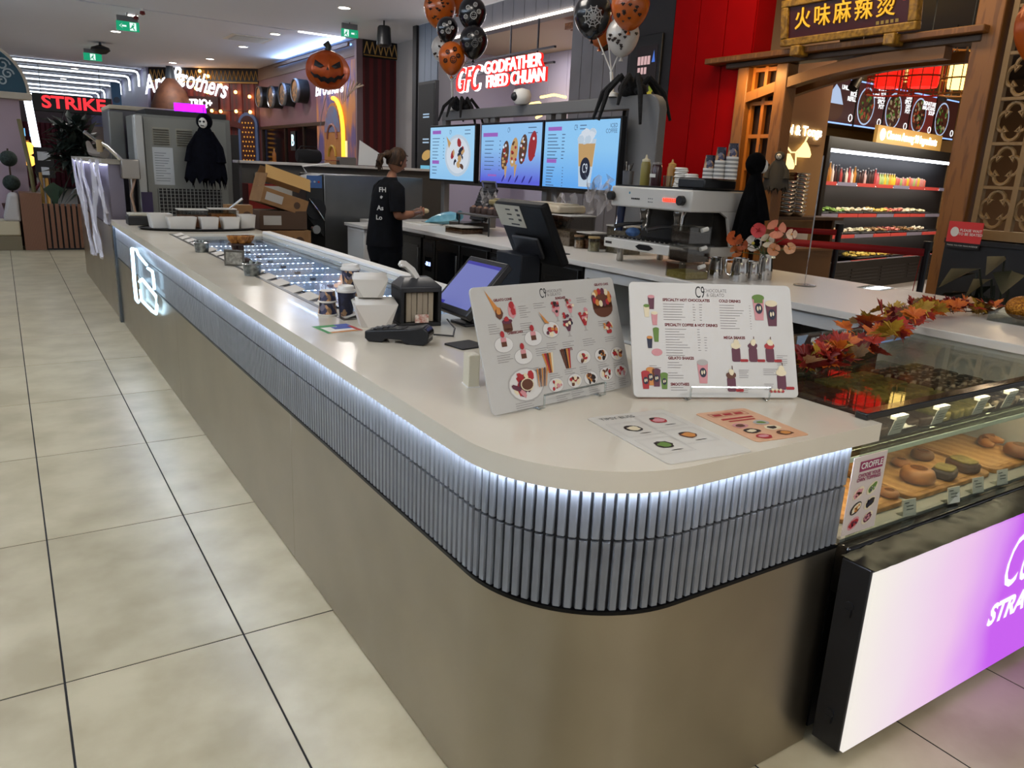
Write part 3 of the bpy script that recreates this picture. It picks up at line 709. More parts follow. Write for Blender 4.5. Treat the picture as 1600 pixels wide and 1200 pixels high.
# --- right board: drinks
W2, H2 = .548, .372
bd = menu((1.578, 1.705), W2, H2, -24.7, 25, 'right drinks menu board with chocolates, coffees and shakes')
text('C9', .055, M_ink, bd, (W2 * .43, Y0, H2 * .915), sx=.5); text('CHOCOLATE\n& GELATO', .016, M_pgrey, bd, (W2 * .525, Y0, H2 * .915), line=.9, sx=.8)
for (s, x, z) in (('SPECIALTY HOT CHOCOLATES', .20, .845), ('SPECIALTY COFFEE & HOT DRINKS', .205, .625), ('GELATO SHAKES', .215, .335), ('SMOOTHIES', .222, .11), ('COLD DRINKS', .545, .845), ('MEGA SHAKES', .56, .52)):
    text(s, .0125, M_pred, bd, (W2 * x, Y0, H2 * z), align='LEFT', bold=.0005, sx=.9)
mb = MB()
for (x, z, w, n, d) in ((.20, .81, .14, 7, .0085), (.38, .81, .02, 7, .0085), (.42, .81, .02, 7, .0085), (.205, .59, .15, 11, .0085), (.40, .59, .02, 9, .0085), (.44, .52, .02, 6, .0085), (.21, .30, .1, 3, .008), (.21, .21, .1, 3, .008), (.222, .085, .13, 2, .008), (.545, .81, .16, 10, .0085), (.73, .81, .012, 10, .0085), (.88, .37, .07, 6, .006), (.64, .24, .08, 5, .006), (.79, .25, .09, 4, .006), (.635, .095, .09, 4, .006), (.79, .12, .07, 4, .006), (.1, .27, .08, 3, .006)):
    lines(mb, x * W2, z * H2, w * W2, n, d, .0016)
mb.build('print_line', M_pgrey, bd)
mb = MB()
tcup(mb, W2 * .13, H2 * .76, .05, 7, 3, False); tcup(mb, W2 * .10, H2 * .69, .045, 2, 5, False); tcup(mb, W2 * .145, H2 * .62, .048, 3, 2, False); tcup(mb, W2 * .15, H2 * .475, .05, 5, 5, False, .2); tcup(mb, W2 * .11, H2 * .42, .042, 8, 6, False)
mb.ell(W2 * .15, H2 * .385, .018, .012, Y0 * 2, 3)
tcup(mb, W2 * .075, H2 * .07, .062, 1, 1); tcup(mb, W2 * .105, H2 * .10, .062, 6, 6); tcup(mb, W2 * .14, H2 * .09, .062, 7, 7); tcup(mb, W2 * .185, H2 * .07, .056, 5, 5)
tcup(mb, W2 * .42, H2 * .12, .082, 3, 9, True); tcup(mb, W2 * .79, H2 * .68, .092, 3, 5); mb.rect(W2 * .79 - .015, W2 * .79 + .015, H2 * .70 + .05, H2 * .68 + .072, Y0 * 2.5, 5); tcup(mb, W2 * .87, H2 * .63, .092, 7, 2)
jar(mb, W2 * .63, H2 * .31, .085); jar(mb, W2 * .735, H2 * .31, .085, 7, 7); jar(mb, W2 * .84, H2 * .31, .085, 7, 1); jar(mb, W2 * .59, H2 * .05, .085, 7, 0); jar(mb, W2 * .90, H2 * .07, .09, 7, 2)
for q in range(7): mb.ell(W2 * (.83 + .012 * q), H2 * (.055 + .01 * (q % 2)), .006, .005, Y0 * 3, (1, 2)[q % 2], 7)
mb.build('food_print', FOOD, bd)
# white block beside the left menu, dark mat behind
p = PZ(735, 602)
t = thing('acrylic_block', 'small cream upright block standing left of the dessert menu', 'block', (p.x, p.y, ZT), D(-12))
MB().prism([(-.017, -.03), (.02, -.03), (.02, .03), (-.017, .03)], 0, .105).build('column', mt('cream plastic', '#d6cfb8', .4), t, bev=.003); MB().box(-.019, .022, -.032, .032, 0, .004).build('foot', M_white, t)
p = PZ(728, 540)
tag(MB().prism(rrect(.13, .12, .01), 0, .006).build('rubber_mat', mt('black rubber', '#15161a', .7), loc=(p.x, p.y, ZT), rot=(0, 0, D(10)), bev=.002), 'thin black rubber mat beneath the leaning dessert menu', 'mat')
# flyers lying flat
def flat(name, label, cat, pa, pb, pc, pd, m, th=.003):
    q = [PZ(*p_, ZT) for p_ in (pa, pb, pc, pd)]; c = sum(q, Vector()) / 4
    t = thing(name, label, cat, (c.x, c.y, ZT + .0005))
    ux = (q[1] - q[0] + q[2] - q[3]) / 2; uy = (q[3] - q[0] + q[2] - q[1]) / 2
    rz = math.atan2(ux.y, ux.x); t.rotation_euler = (0, 0, rz)
    w, h = ux.length, uy.length
    s = MB().prism(rrect(w, h, .012), 0, th).build('sheet', m, t); return s, w, h, th + .0006
def disc(mb, x, y, rx, ry, z, m, n=14, rot=0, jag=0):
    v = []
    for i in range(n):
        a = 2 * math.pi * i / n; k = 1 + rnd.uniform(-jag, jag); u = rx * k * math.cos(a); w = ry * k * math.sin(a)
        v.append((x + u * math.cos(rot) - w * math.sin(rot), y + u * math.sin(rot) + w * math.cos(rot), z))
    mb.add(v, [tuple(range(n))], m)
def frame(mb, x0, x1, y0, y1, z, m, th=.0009):
    for (a, b, c, d) in ((x0, x1, y0, y0 + th), (x0, x1, y1 - th, y1), (x0, x0 + th, y0, y1), (x1 - th, x1, y0, y1)):
        mb.add([(a, c, z), (b, c, z), (b, d, z), (a, d, z)], [(0, 1, 2, 3)], m)
s, w, h, z = flat('flyer', 'pale TIPSY BLISS flyer lying flat at the rounded front of the worktop', 'flyer', (1040, 727), (1171, 708), (1040, 640), (920, 655), mt('cream card', '#cbc7bd', .35))
text('TIPSY BLISS', .026, M_ink, s, (-w * .18, h * .42, z), rot=(0, 0, 0), sx=.9)
mb = MB()
for i, (x, y) in enumerate(((-.22, .17), (.2, .27), (.2, -.08), (-.22, -.19))):
    x *= w; y *= h
    frame(mb, x - w * .21, x + w * .21, y - h * .16, y + h * .14, z, 9); frame(mb, x - w * .19, x + w * .19, y - h * .145, y + h * .12, z, 9, .0006)
    disc(mb, x, y, .026, .024, z + .0003, (4, 1, 0, 4)[i], 14, 0, .1); disc(mb, x, y, .019, .017, z + .0006, (2, 3, 6, 5)[i], 12, 0, .15); disc(mb, x - .012, y + .016, .012, .006, z + .0009, 4, 8, .4, .2)
    disc(mb, x + .01, y - h * .11, .02, .002, z + .0003, 4)
mb.build('drink_print', FOOD, s)
s, w, h, z = flat('flyer', 'orange croffle topping flyer lying at the right of the worktop', 'flyer', (1180, 692), (1264, 680), (1165, 638), (1088, 647), mt('peach paper', '#d4a37e', .35), .001)
mb = MB(); frame(mb, -w * .35, w * .35, h * .30, h * .42, z, 1, .002)
for k in range(3): mb.box(-w * .3 + k * .04, -w * .3 + k * .04 + .03, h * .33, h * .39, z, z + .0002, 1)
mb.box(-w * .3, w * .3, h * .19, h * .23, z, z + .0002, 1); mb.box(-w * .25, w * .25, h * .12, h * .15, z, z + .0002, 1)
for i, (x, y) in enumerate(((-.22, -.02), (.2, 0), (-.22, -.2), (.2, -.18), (-.22, -.38), (.2, -.36))):
    disc(mb, x * w, y * h, .026, .019, z + .0003, (3, 9, 4, 2, 1, 0)[i], 12, 0, .12); disc(mb, x * w, y * h, .016, .011, z + .0006, (0, 5, 2, 4, 3, 6)[i], 9, 0, .25)
mb.build('food_print', FOOD, s)
s, w, h, z = flat('colour_card', 'multicoloured payment card sheet lying beside the paper cups', 'card', (508, 522), (563, 517), (545, 506), (491, 511), M_card, .0015)
mb = MB()
cm = [mt('card green', '#2f8a4a', .5), mt('card blue', '#28489a', .5), mt('card red', '#b33328', .5), mt('card orange', '#c27a2a', .5)]
for (a, b, c, d, m) in ((-.5, -.38, -.5, .5, 0), (-.38, .1, .25, .5, 0), (.1, .5, .2, .5, 1), (.38, .5, -.5, .2, 2), (-.38, .38, -.5, -.36, 3), (-.1, .38, -.1, .2, 1)):
    mb.box(a * w, b * w, c * h, d * h, z - .0005, z, m)
mb.build('coloured_border', cm, s)
# paper cups ------------------------------------------------------------
def pattern_mat(name, cs):
    m = bpy.data.materials.new(name); m.use_nodes = True; n_ = m.node_tree; p_ = n_.nodes['Principled BSDF']; p_.inputs['Roughness'].default_value = .5
    tc_ = n_.nodes.new('ShaderNodeTexCoord'); mp_ = n_.nodes.new('ShaderNodeMapping'); mp_.inputs['Rotation'].default_value = (.7, .7, .78); mp_.inputs['Scale'].default_value = (1, 1, .8)
    v_ = n_.nodes.new('ShaderNodeTexVoronoi'); v_.distance = 'CHEBYCHEV'; v_.inputs['Scale'].default_value = 48
    s_ = n_.nodes.new('ShaderNodeSeparateColor'); r_ = n_.nodes.new('ShaderNodeValToRGB'); r_.color_ramp.interpolation = 'CONSTANT'
    for q, c in enumerate(cs):
        e_ = r_.color_ramp.elements[q] if q < 2 else r_.color_ramp.elements.new(q / len(cs))
        e_.position = q / len(cs); e_.color = C(c)
    for a, b in ((tc_.outputs['Object'], mp_.inputs[0]), (mp_.outputs[0], v_.inputs['Vector']), (v_.outputs['Color'], s_.inputs[0]), (s_.outputs[0], r_.inputs[0]), (r_.outputs[0], p_.inputs['Base Color'])):
        n_.links.new(a, b)
    MATS[name] = m; return m
M_pat = pattern_mat('diamond cup print', ['#15182e', '#8a6a4a', '#3c3c58', '#c0946a', '#6f6a78', '#20233c'])
M_pat2 = pattern_mat('navy cup print', ['#12142a', '#171a33', '#8f6d4a', '#15182e', '#20243f', '#12142a'])
M_paper = mt('paper white', '#dcd8d0', .5)
def cup(loc, h, r0, r1, label, lid=True, inv=False, m=None, name='paper_cup'):
    t = thing(name, label, 'paper cup', loc)
    if inv:
        MB().lathe([(r1, .004), (r0, h)], 24).build('sleeve', m or M_pat, t, ang=60); MB().lathe([(r1 + .003, 0), (r1 + .004, .005), (r1, .008)], 24).build('rim', M_paper, t); MB().cyl((0, 0, h), r0 * .98, .002, 24).build('base_disc', M_paper, t)
    else:
        MB().lathe([(r0, 0), (r1, h)], 24).build('sleeve', m or M_pat, t, ang=60)
        if lid:
            MB().lathe([(r1 + .002, h - .004), (r1 + .005, h), (r1 + .004, h + .008), (r1 - .001, h + .010), (r1 - .004, h + .024), (r1 - .008, h + .026), (r1 - .012, h + .020), (.0001, h + .020)], 24).build('lid', mt('white lid', '#e8e5de', .35), t)
        else:
            MB().lathe([(r1 - .002, h - .003), (r1 + .002, h), (r1, h + .003)], 24, cap=False).build('rim', M_paper, t)
    return t
p = PZ(512, 492)
cup((p.x, p.y, ZT), .058, .036, .042, 'upside-down patterned paper cup, lower of the short stack', inv=True)
cup((p.x, p.y, ZT + .0605), .05, .034, .040, 'upside-down patterned paper cup, upper of the short stack', inv=True)
p = PZ(541, 494)
cup((p.x, p.y, ZT), .115, .029, .039, 'navy paper cup with white lid under the tall cup', m=M_pat2)
p2 = PZ(548, 470)
cup((p2.x, p2.y, ZT), .16, .032, .045, 'tall patterned coffee cup with white lid behind the takeaway boxes')
# takeaway boxes --------------------------------------------------------
def pail(loc, rz, b, tp, h, label, d=.8):
    t = thing('takeaway_box', label, 'takeaway box', loc, rz)
    mb = MB(); v = [(-b, -b * d, 0), (b, -b * d, 0), (b, b * d, 0), (-b, b * d, 0), (-tp, -tp * d, h), (tp, -tp * d, h), (tp, tp * d, h), (-tp, tp * d, h)]
    mb.add(v, [(3, 2, 1, 0), (0, 1, 5, 4), (1, 2, 6, 5), (2, 3, 7, 6), (3, 0, 4, 7)]).build('carton', M_paper, t)
    mb = MB()
    for sx_ in (-1, 1):
        mb.add([(sx_ * tp, -tp * d, h), (sx_ * b, -b * d, 0), (sx_ * (b * .55), -b * d - .001, 0.0), ], [(0, 1, 2) if sx_ < 0 else (0, 2, 1)])
    mb.build('corner_fold', mt('paper fold', '#c4bfb6', .5), t)
    MB().add([(-tp, -tp * d, h), (tp, -tp * d, h), (tp * .9, 0.1 * tp, h + .022), (-tp * .9, .1 * tp, h + .022)], [(0, 1, 2, 3)]).build('front_flap', M_paper, t, solid=.0015)
    MB().add([(-tp * .95, 0.0, h + .018), (tp * .95, 0.0, h + .018), (tp, tp * d, h), (-tp, tp * d, h)], [(0, 1, 2, 3)]).build('back_flap', mt('paper flap', '#d0ccc3', .5), t, solid=.0015)
    mb = MB()
    for sx_ in (-1, 1):
        mb.add([(sx_ * tp, -tp * d, h), (sx_ * tp, tp * d, h), (sx_ * tp * .7, 0, h + .02)], [(0, 1, 2)])
    mb.build('side_flap', mt('paper flap', '#d0ccc3', .5), t, solid=.0015)
p = PZ(585, 508)
pail((p.x, p.y, ZT), D(-14), .062, .090, .100, 'larger white takeaway carton at the bottom of the pair')
pail((p.x - .012, p.y + .02, ZT + .124), D(-20), .052, .074, .078, 'smaller white takeaway carton stacked on the larger one')
# napkin dispenser --------------------------------------------------------
p = PZ(648, 508)
ND = thing('napkin_dispenser', 'black table napkin dispenser between the cartons and the till screen', 'napkin dispenser', (p.x + .02, p.y + .03, ZT), D(-8))
mb = MB(); hw, hd = .092, .075
mb.box(-hw, hw, -hd, hd, 0, .018).box(-hw, -hw + .016, -hd, hd, .018, .165).box(hw - .016, hw, -hd, hd, .018, .165).box(-hw + .016, hw - .016, hd - .01, hd, .018, .165)
mb.build('case', M_black, ND, bev=.003)
mb = MB(); mb.add([(-hw, -hd, .15), (hw, -hd, .15), (hw, hd, .15), (-hw, hd, .15), (-hw, -hd, .172), (hw, -hd, .172), (hw, hd, .172), (-hw, hd, .172), (-.06, -.02, .205), (.06, -.02, .205), (.06, .05, .205), (-.06, .05, .205)],
    [(3, 2, 1, 0), (0, 1, 5, 4), (1, 2, 6, 5), (2, 3, 7, 6), (3, 0, 4, 7), (4, 5, 9, 8), (5, 6, 10, 9), (6, 7, 11, 10), (7, 4, 8, 11), (8, 9, 10, 11)]).build('hood', mt('grey black hood', '#2a2b2f', .35), ND, bev=.003)
for k in range(5):
    MB().box(-.062 + k * .025, -.040 + k * .025, -.055 + .004 * (k % 2), .05, .02, .145).build('napkin', mt('beige napkin', '#9c907c', .8), ND)
MB().box(-.03, .03, -.085, -.078, .02, .055).build('sticker', mt('colour sticker', '#b06a5a', .5, col2='#d9d2c4', scale=60), ND)
t = thing('lid_clip', 'curved white plastic clip resting on the napkin dispenser', 'clip', (p.x - .02, p.y + .03, ZT + .21), D(20))
MB().prism([(-.05, .035), (-.035, .05), (-.01, .045), (.03, .01), (.045, -.03), (.035, -.05), (.018, -.04), (.005, -.01), (-.02, .018), (-.042, .022)], 0, .018).build('body', mt('clip white', '#dedbd2', .35), t, bev=.004, rot=(D(65), 0, 0), loc=(0, 0, .02))
MB().cyl((-.042, -.01, .05), .006, .02, 10, axis='y').build('pin', M_white, t)
# payment terminal ------------------------------------------------------
pa, pb2 = PZ(578, 532), PZ(676, 540)
c = (pa + pb2) / 2; rz = math.atan2(pb2.y - pa.y, pb2.x - pa.x); L = (pb2 - pa).length
PT = thing('payment_terminal', 'black wedge shaped card payment terminal lying on the worktop', 'payment terminal', (c.x, c.y + .02, ZT), rz)
MB().prism([(-L / 2, .014), (-L / 2, .042), (L * .2, .062), (L * .42, .075), (L / 2, .055), (L / 2, .012), (L * .42, .0), (L * .16, .0), (L * .08, .016), (-L * .18, .016), (-L * .22, .0), (-L * .44, .0)][::-1], -.04, .04, axis='y').build('housing', M_black, PT, bev=.005)
MB().prism([(-L * .42, .0455), (-L * .42, .047), (L * .12, .062), (L * .12, .0605)][::-1], -.032, .032, axis='y').build('keypad', mt('dark key field', '#1f2126', .3), PT)
MB().cyl((L * .40, -.036, .042), .03, .072, 16, axis='y').build('paper_roll_cover', mt('gloss cover', '#0c0c0f', .2), PT)
mb = MB()
for i in range(4):
    for j in range(3): mb.box(-L * .38 + i * .022, -L * .38 + i * .022 + .015, -.024 + j * .018, -.024 + j * .018 + .012, .048 + i * .0022 * 2.0, .053 + i * .0045)
mb.build('key', mt('key grey', '#33363d', .4), PT)
tag(MB().tube([(c.x + L * .5, c.y + .03, ZT + .02), (c.x + L * .72, c.y + .06, ZT + .008), (c.x + L * .95, c.y + .02, ZT + .006), (c.x + L * 1.15, c.y + .1, ZT + .02), (c.x + L * 1.3, c.y + .24, ZT + .03)], .004, 6).build('cable', M_black), 'black cable running from the payment terminal to the till screen', 'cable')
# customer screen ---------------------------------------------------------
T1 = thing('till_screen', 'tilted customer touchscreen with a lavender display behind the dessert menu', 'touchscreen', (1.70, 2.95, ZT), D(-90))
st = MB(); st.box(-.07, .07, -.06, .12, 0, .012).build('foot', M_black, T1, bev=.004)
MB().prism([(-.02, .012), (.06, .012), (.10, .20), (.05, .20)], -.05, .05, axis='x').build('neck', M_black, T1, bev=.004)
SW, SH = .33, .30
hd_ = MB().box(-SW / 2, SW / 2, -.012, .022, 0, SH).build('housing', mt('charcoal bezel', '#1b1c20', .35), T1, loc=(0, -.105, .058), rot=(D(-43), 0, 0), bev=.006)
MB().rect(-SW / 2 + .022, SW / 2 - .022, .03, SH - .028, -.0125).build('display', glow('lavender screen', '#8088d8', .62), hd_)
MB().rect(-SW / 2 + .022, SW / 2 - .022, SH - .045, SH - .028, -.013).rect(-SW / 2 + .022, -SW / 2 + .09, .03, .045, -.013).build('header_bar', glow('indigo bar', '#3a34b8', .6), hd_)['kind'] = 'stuff'
# staff screen seen from behind -------------------------------------------
T2 = thing('staff_till', 'large black till seen from behind with a taped price list', 'till', (2.03, 3.05, ZT), D(90))
MB().box(-.09, .13, -.05, .06, 0, .30).build('column', mt('navy black column', '#0c0f16', .5, spec=.25), T2, bev=.006)
MB().box(-.16, .16, -.06, .10, -.0, .014).build('foot', M_black, T2, bev=.004)
hd_ = MB().box(-.20, .20, -.012, .035, 0, .31).build('housing', mt('black back shell', '#08090b', .55, spec=.2), T2, loc=(-.02, -.115, .265), rot=(D(-27), 0, 0), bev=.012)
lab = MB().box(-.02, .20, .0355, .037, .19, .30).build('price_list', mt('cream note', '#b3ad9a', .6), hd_)
mb = MB()
for k, z_ in enumerate((.275, .25, .225)): mb.box(.07, .11, .0372, .0378, z_, z_ + .006); mb.box(.0, .025, .0372, .0378, z_ - .002, z_ + .009)
mb.box(.03, .1, .0372, .0378, .2, .207).build('print_line', M_ink, lab)
MB().box(-.1, .12, .036, .055, .04, .15).build('cable_cover', mt('black cover', '#17181c', .5), hd_, bev=.01)
MB().rect(-.185, .185, .02, .295, -.0125).build('display', glow('staff display', '#a9c6e6', .6), hd_)
# small mint box and steel tubs on the counter ------------------------------
def tub(px, py, label):
    p_ = PZ(px, py); t_ = thing('steel_tub', label, 'tub', (p_.x, p_.y + .05, ZT))
    MB().lathe([(.045, 0), (.055, .07), (.058, .072), (.053, .070), (.043, .006), (.0001, .006)], 20).build('bowl', mt('hammered tin', '#8f9390', .3, 1.0, col2='#5c605e', scale=40, bump=.3), t_)
    MB().lathe([(.056, .068), (.060, .071), (.056, .075)], 20, cap=False).build('rim', M_chrome, t_)
    for q in range(4): MB().tube([(rnd.uniform(-.02, .02), rnd.uniform(-.02, .02), .01), (rnd.uniform(-.045, .045), rnd.uniform(-.045, .045), .085)], .006, 6).build('tasting_spoon', mt('spoon plastic', '#a9b0a8', .4), t_)
tub(398, 432, 'hammered tin tub nearer on the counter, full of tasting spoons')
tub(318, 395, 'hammered tin tub farther along the counter, full of tasting spoons')
p = PZ(372, 416)
t = thing('sign_stand', 'small framed sign standing on the counter before the gelato case', 'sign stand', (p.x - .02, p.y, ZT), D(-42))
MB().box(-.07, .07, -.004, .004, .0, .105).build('frame', mt('grey metal frame', '#77756e', .35, .9), t, bev=.002); MB().box(-.055, .055, -.006, -.004, .014, .09).build('insert', mt('pale insert', '#9d998c', .5, col2='#6f6b60', scale=50), t); MB().box(-.07, .07, .004, .09, 0, .004).build('foot', mt('grey metal frame'), t)
p = PZ(366, 412)
t = thing('cone_stand', 'brown wooden stand holding wafer cones by the gelato case', 'cone stand', (p.x + .08, p.y + .12, ZT))
MB().box(-.05, .05, -.05, .05, 0, .02).build('base', mt('dark wood', '#3a241a', .6), t, bev=.003); MB().cyl((0, 0, .02), .018, .09, 12).build('post', mt('dark wood'), t); MB().box(-.075, .075, -.05, .05, .11, .122).build('holder', mt('dark wood'), t, bev=.003)
M_wafer = mt('wafer', '#b0752e', .7, col2='#8d571d', scale=60, tex='cells')
for k, (dx, dy) in enumerate(((-.045, 0), (.0, -.02), (.045, .01))):
    w_ = thing('wafer_bowl', ('left', 'middle', 'right')[k] + ' golden wafer bowl resting on the cone stand', 'wafer bowl', (p.x + .08 + dx, p.y + .12 + dy, ZT + .122))
    MB().lathe([(.02, 0), (.038, .02), (.047, .045), (.044, .047), (.034, .022), (.0001, .006)], 14).build('shell', M_wafer, w_); MB().lathe([(.044, .044), (.049, .047), (.044, .05)], 14, cap=False).build('lip', M_wafer, w_)
w_ = thing('chocolate_cone', 'dark chocolate cone standing behind the wafer bowls', 'cone', (p.x + .06, p.y + .19, ZT + .0))
MB().lathe([(.01, 0), (.045, .16), (.04, .16), (.0001, .02)], 14).build('cone', mt('chocolate', '#3a1d14', .45), w_); MB().lathe([(.043, .15), (.05, .158), (.043, .166)], 14).build('rim', mt('chocolate'), w_)
# gelato cabinet -----------------------------------------------------------
GC = thing('gelato_cabinet', 'glass topped gelato cabinet sunk into the counter with lit steel lids', 'gelato cabinet', (1.26, 3.2, .80))
MB().box(0.03, .77, 0, 4.3, 0, .02).box(0.03, .05, 0, 4.3, .02, .24).box(.75, .77, 0, 4.3, .02, .24).box(.05, .75, 0, .02, .02, .24).box(.05, .75, 4.28, 4.3, .02, .24).build('well', mt('well steel', '#9ba3ac', .3, .9), GC)
NL = 13
for k in range(NL):
    y0 = .03 + k * 4.24 / NL
    MB().box(.06, .74, y0 + .03, y0 + 4.24 / NL - .008, .20, .222).build('lid', mt('lid steel', '#c4d2e6', .3, .2), GC, bev=.004)
    MB().cyl((.40, y0 + .10, .222), .02, .014, 12).build('lid_knob', mt('grey knob', '#5b6068', .4), GC)
    mb = MB()
    for q in range(17): mb.box(.075 + q * .039, .085 + q * .039, y0 + .012, y0 + .022, .215, .221)
    mb.build('led_glint_row', glow('led glint dots', '#e4efff', 22), GC)  # glowing dots standing in for an LED strip's reflection on the lids
MB().box(.04, .76, .005, 4.295, .268, .276).build('glass_top', glass('gelato glass', '#eef3f8', .06, .01, .3), GC)
MB().box(-.055, .04, .0, 4.3, .295, .302).box(.02, .04, 0, 4.3, .26, .302).build('label_ledge', mt('ledge steel', '#7d7d7a', .35, .9), GC)
for k in range(17):
    MB(Matrix.Translation((-.006, .13 + k * .25, .306)) @ Matrix.Rotation(D(-14), 4, 'Y')).box(-.04, .04, -.09, .09, 0, .003).build('flavour_card', mt('ivory flavour card', '#cfc9bf', .45), GC)
# ================================================================== BACK COUNTER AND EQUIPMENT
ZB = 1.15
o = MB().box(3.59, 4.83, 1.25, 8.95, 1.11, ZB).build('back_worktop', mt('white quartz', '#d8d3ca', .3), bev=.003)
tag(o, 'long white quartz worktop of the rear service counter', 'countertop')
t = thing('rear_cabinet', 'white open shelved cabinet under the near end of the rear worktop', 'cabinet', (3.63, 1.25, .17))
M_lam = mt('white laminate', '#c9c7c1', .45)
for y in (0, 1.1, 2.2, 3.3): MB().box(0, 1.16, y, y + .03, 0, .94).build('side_panel', M_lam, t)
MB().box(1.13, 1.16, .03, 3.3, 0, .94).build('back_panel', M_lam, t); MB().box(.02, 1.13, .03, 3.3, .45, .47).build('shelf', M_lam, t); MB().box(0, 1.13, .03, 3.3, 0, .06).build('plinth', M_dark, t)
MB().box(0, .03, .03, 1.1, .06, .88).build('door', M_lam, t, bev=.002)
MB().box(-.005, .02, .03, 3.3, .86, .94).build('fascia', M_lam, t)
for k, (y, w, h, lab) in enumerate(((2.75, .3, .24, 'black card box on the shelf under the worktop near the milk jugs'), (3.2, .26, .22, 'black card box on the shelf below the jars'), (3.75, .3, .26, 'black card box on the open shelf nearest the till'))):
    b = thing('black_box', lab, 'box', (3.82, y, .64)); MB().box(-.12, .12, -w / 2, w / 2, 0, h).build('carton', M_black, b, bev=.004); MB().box(-.122, -.1205, -.05, .05, h * .4, h * .75).build('label', mt('grey label', '#8a8d92', .5), b)
# under-counter fridges
def fridge(y0, y1, label, disp):
    t = thing('undercounter_fridge', label, 'fridge', (3.64, y0, .17)); w = y1 - y0
    MB().box(0, 1.1, 0, w, .08, .93).build('body', mt('fridge steel', '#4c4a47', .35, .9), t)
    MB().box(.05, 1.1, .02, w - .02, 0, .08).build('plinth', M_dark, t)
    dw = (w - .3) / 2
    for k in range(2):
        d = MB().box(-.03, 0, .02 + k * dw, k * dw + dw - .01, .1, .90).build('door', mt('fridge door steel', '#3a3937', .3, .9), t, bev=.003)
        MB().box(-.034, -.03, .07 + k * dw, k * dw + dw - .06, .16, .82).build('glass', mt('dark glass', '#08090b', .12), d)
        MB().box(-.055, -.035, .03 + k * dw, .05 + k * dw, .2, .8).build('handle', mt('handle grey', '#6b6a66', .3, .9), d, bev=.003)
    g = MB().box(-.03, 0, w - .28, w - .02, .1, .90).build('control_panel', mt('fridge door steel'), t, bev=.003)
    for k in range(7): MB().box(-.034, -.03, w - .25, w - .05, .78 + k * .013, .786 + k * .013).build('vent_slot', M_dark, g)
    MB().box(-.034, -.03, w - .22, w - .08, .58, .72).build('display', mt('dark glass'), g)
    if disp:
        text('-88.8' if disp == 2 else '3.2', .06, glow('blue digits', '#9fb4ff', 5), g, (-.0355, w - .15, .65), rot=(D(90), 0, D(-90)), name='digits')
fridge(4.62, 5.95, 'dark under-counter fridge behind the till screens', 0)
fridge(5.97, 7.3, 'dark under-counter fridge with a lit blue temperature display', 2)
fridge(7.32, 8.6, 'dark under-counter fridge beside the staff member', 1)
# espresso machine ------------------------------------------------------------
EM = thing('espresso_machine', 'white two-group espresso machine on the rear worktop', 'espresso machine', (3.86, 4.20, ZB), D(-90)); EM.scale = (1.04, 1.04, 1.04)
M_em = mt('machine white', '#cfccc4', .3, coat=.3)
for x in (-.32, .32):
    for y in (.06, .46): MB().lathe([(.02, 0), (.026, .01), (.02, .1)], 12, (x, y, 0)).build('foot', M_steel, EM)
MB().box(-.42, .38, -.02, .50, .10, .165).build('base', M_em, EM, bev=.006)
mb = MB(); mb.box(-.40, .36, 0, .30, .165, .175)
for k in range(16): mb.box(-.39 + k * .047, -.375 + k * .047, .01, .29, .175, .182)
mb.build('drip_grille', M_chrome, EM)
MB().box(-.36, .34, .28, .50, .165, .40).build('back_wall', mt('machine dark steel', '#4a4845', .3, .9), EM)
mb = MB(); mb.prism([(0, .385), (.02, .535), (.55, .535), (.55, .165), (.42, .165), (.30, .385)], -.40, .40, axis='x'); 
MB().box(-.40, .40, .0, .55, .395, .535).build('top_housing', M_em, EM, bev=.012)
for x in (-.40, .372):
    MB().prism([(.28, .40), (.36, .36), (.42, .165), (.55, .165), (.55, .40)], x, x + .028, axis='x').build('side_panel', M_em, EM, bev=.004)
MB().box(-.38, .38, .02, .53, .535, .545).build('cup_tray', M_black, EM)
for x in (-.37, .33):
    MB().lathe([(.028, -.045), (.032, -.04), (.032, -.012), (.022, 0)], 18, (x, 0, .465), axis='y').build('knob', M_black, EM)
for k in range(5): MB().cyl((-.17 + k * .018, -.004, .455), .006, .006, 8, axis='y').build('button', M_black, EM)
for k in range(3):
    for j in range(2): MB().cyl((.0 + k * .018, -.004, .44 + j * .022), .004, .005, 8, axis='y').build('button', M_grey, EM)
for k in range(6): MB().box(.14 + k * .021, .154 + k * .021, -.004, .001, .452, .472).build('red_digit', glow('red led', '#ff2414', 6), EM)
MB().box(-.205, -.195, -.003, .001, .485, .50).build('blue_mark', mt('blue mark', '#4a90b0', .4), EM)
t_ = MB().prism([(-.09, 0), (-.05, .018), (.05, .018), (.09, 0), (.05, -.018), (-.05, -.018)], -.026, -.0205, axis='y').build('badge', mt('badge black', '#141416', .3), EM, loc=(.02, 0, .133))
MB().box(-.40, -.33, -.0215, -.0205, .125, .142).build('maker_print', mt('print dark'), EM)
for x in (-.17, .17):
    MB().lathe([(.035, .30), (.038, .34), (.045, .36), (.045, .40)], 16, (x, .14, 0)).build('group_head', M_chrome, EM)
    pf = MB().lathe([(.03, .255), (.036, .275), (.038, .305), (.03, .306)], 16, (x, .14, 0)).build('portafilter', M_chrome, EM)
    MB().tube([(x, .11, .285), (x - .05, .0, .275), (x - .085, -.07, .255)], [.01, .014, .016], 10).build('handle', M_black, pf)
    MB().tube([(x - .012, .14, .26), (x - .02, .14, .235)], .008, 8).tube([(x + .012, .14, .26), (x + .02, .14, .235)], .008, 8).build('spout', M_chrome, pf)
for x in (-.34, .31):
    MB().tube([(x, .06, .40), (x, .03, .36), (x + .01, .01, .27), (x + .012, .0, .22)], .006, 8).build('steam_wand', M_chrome, EM)
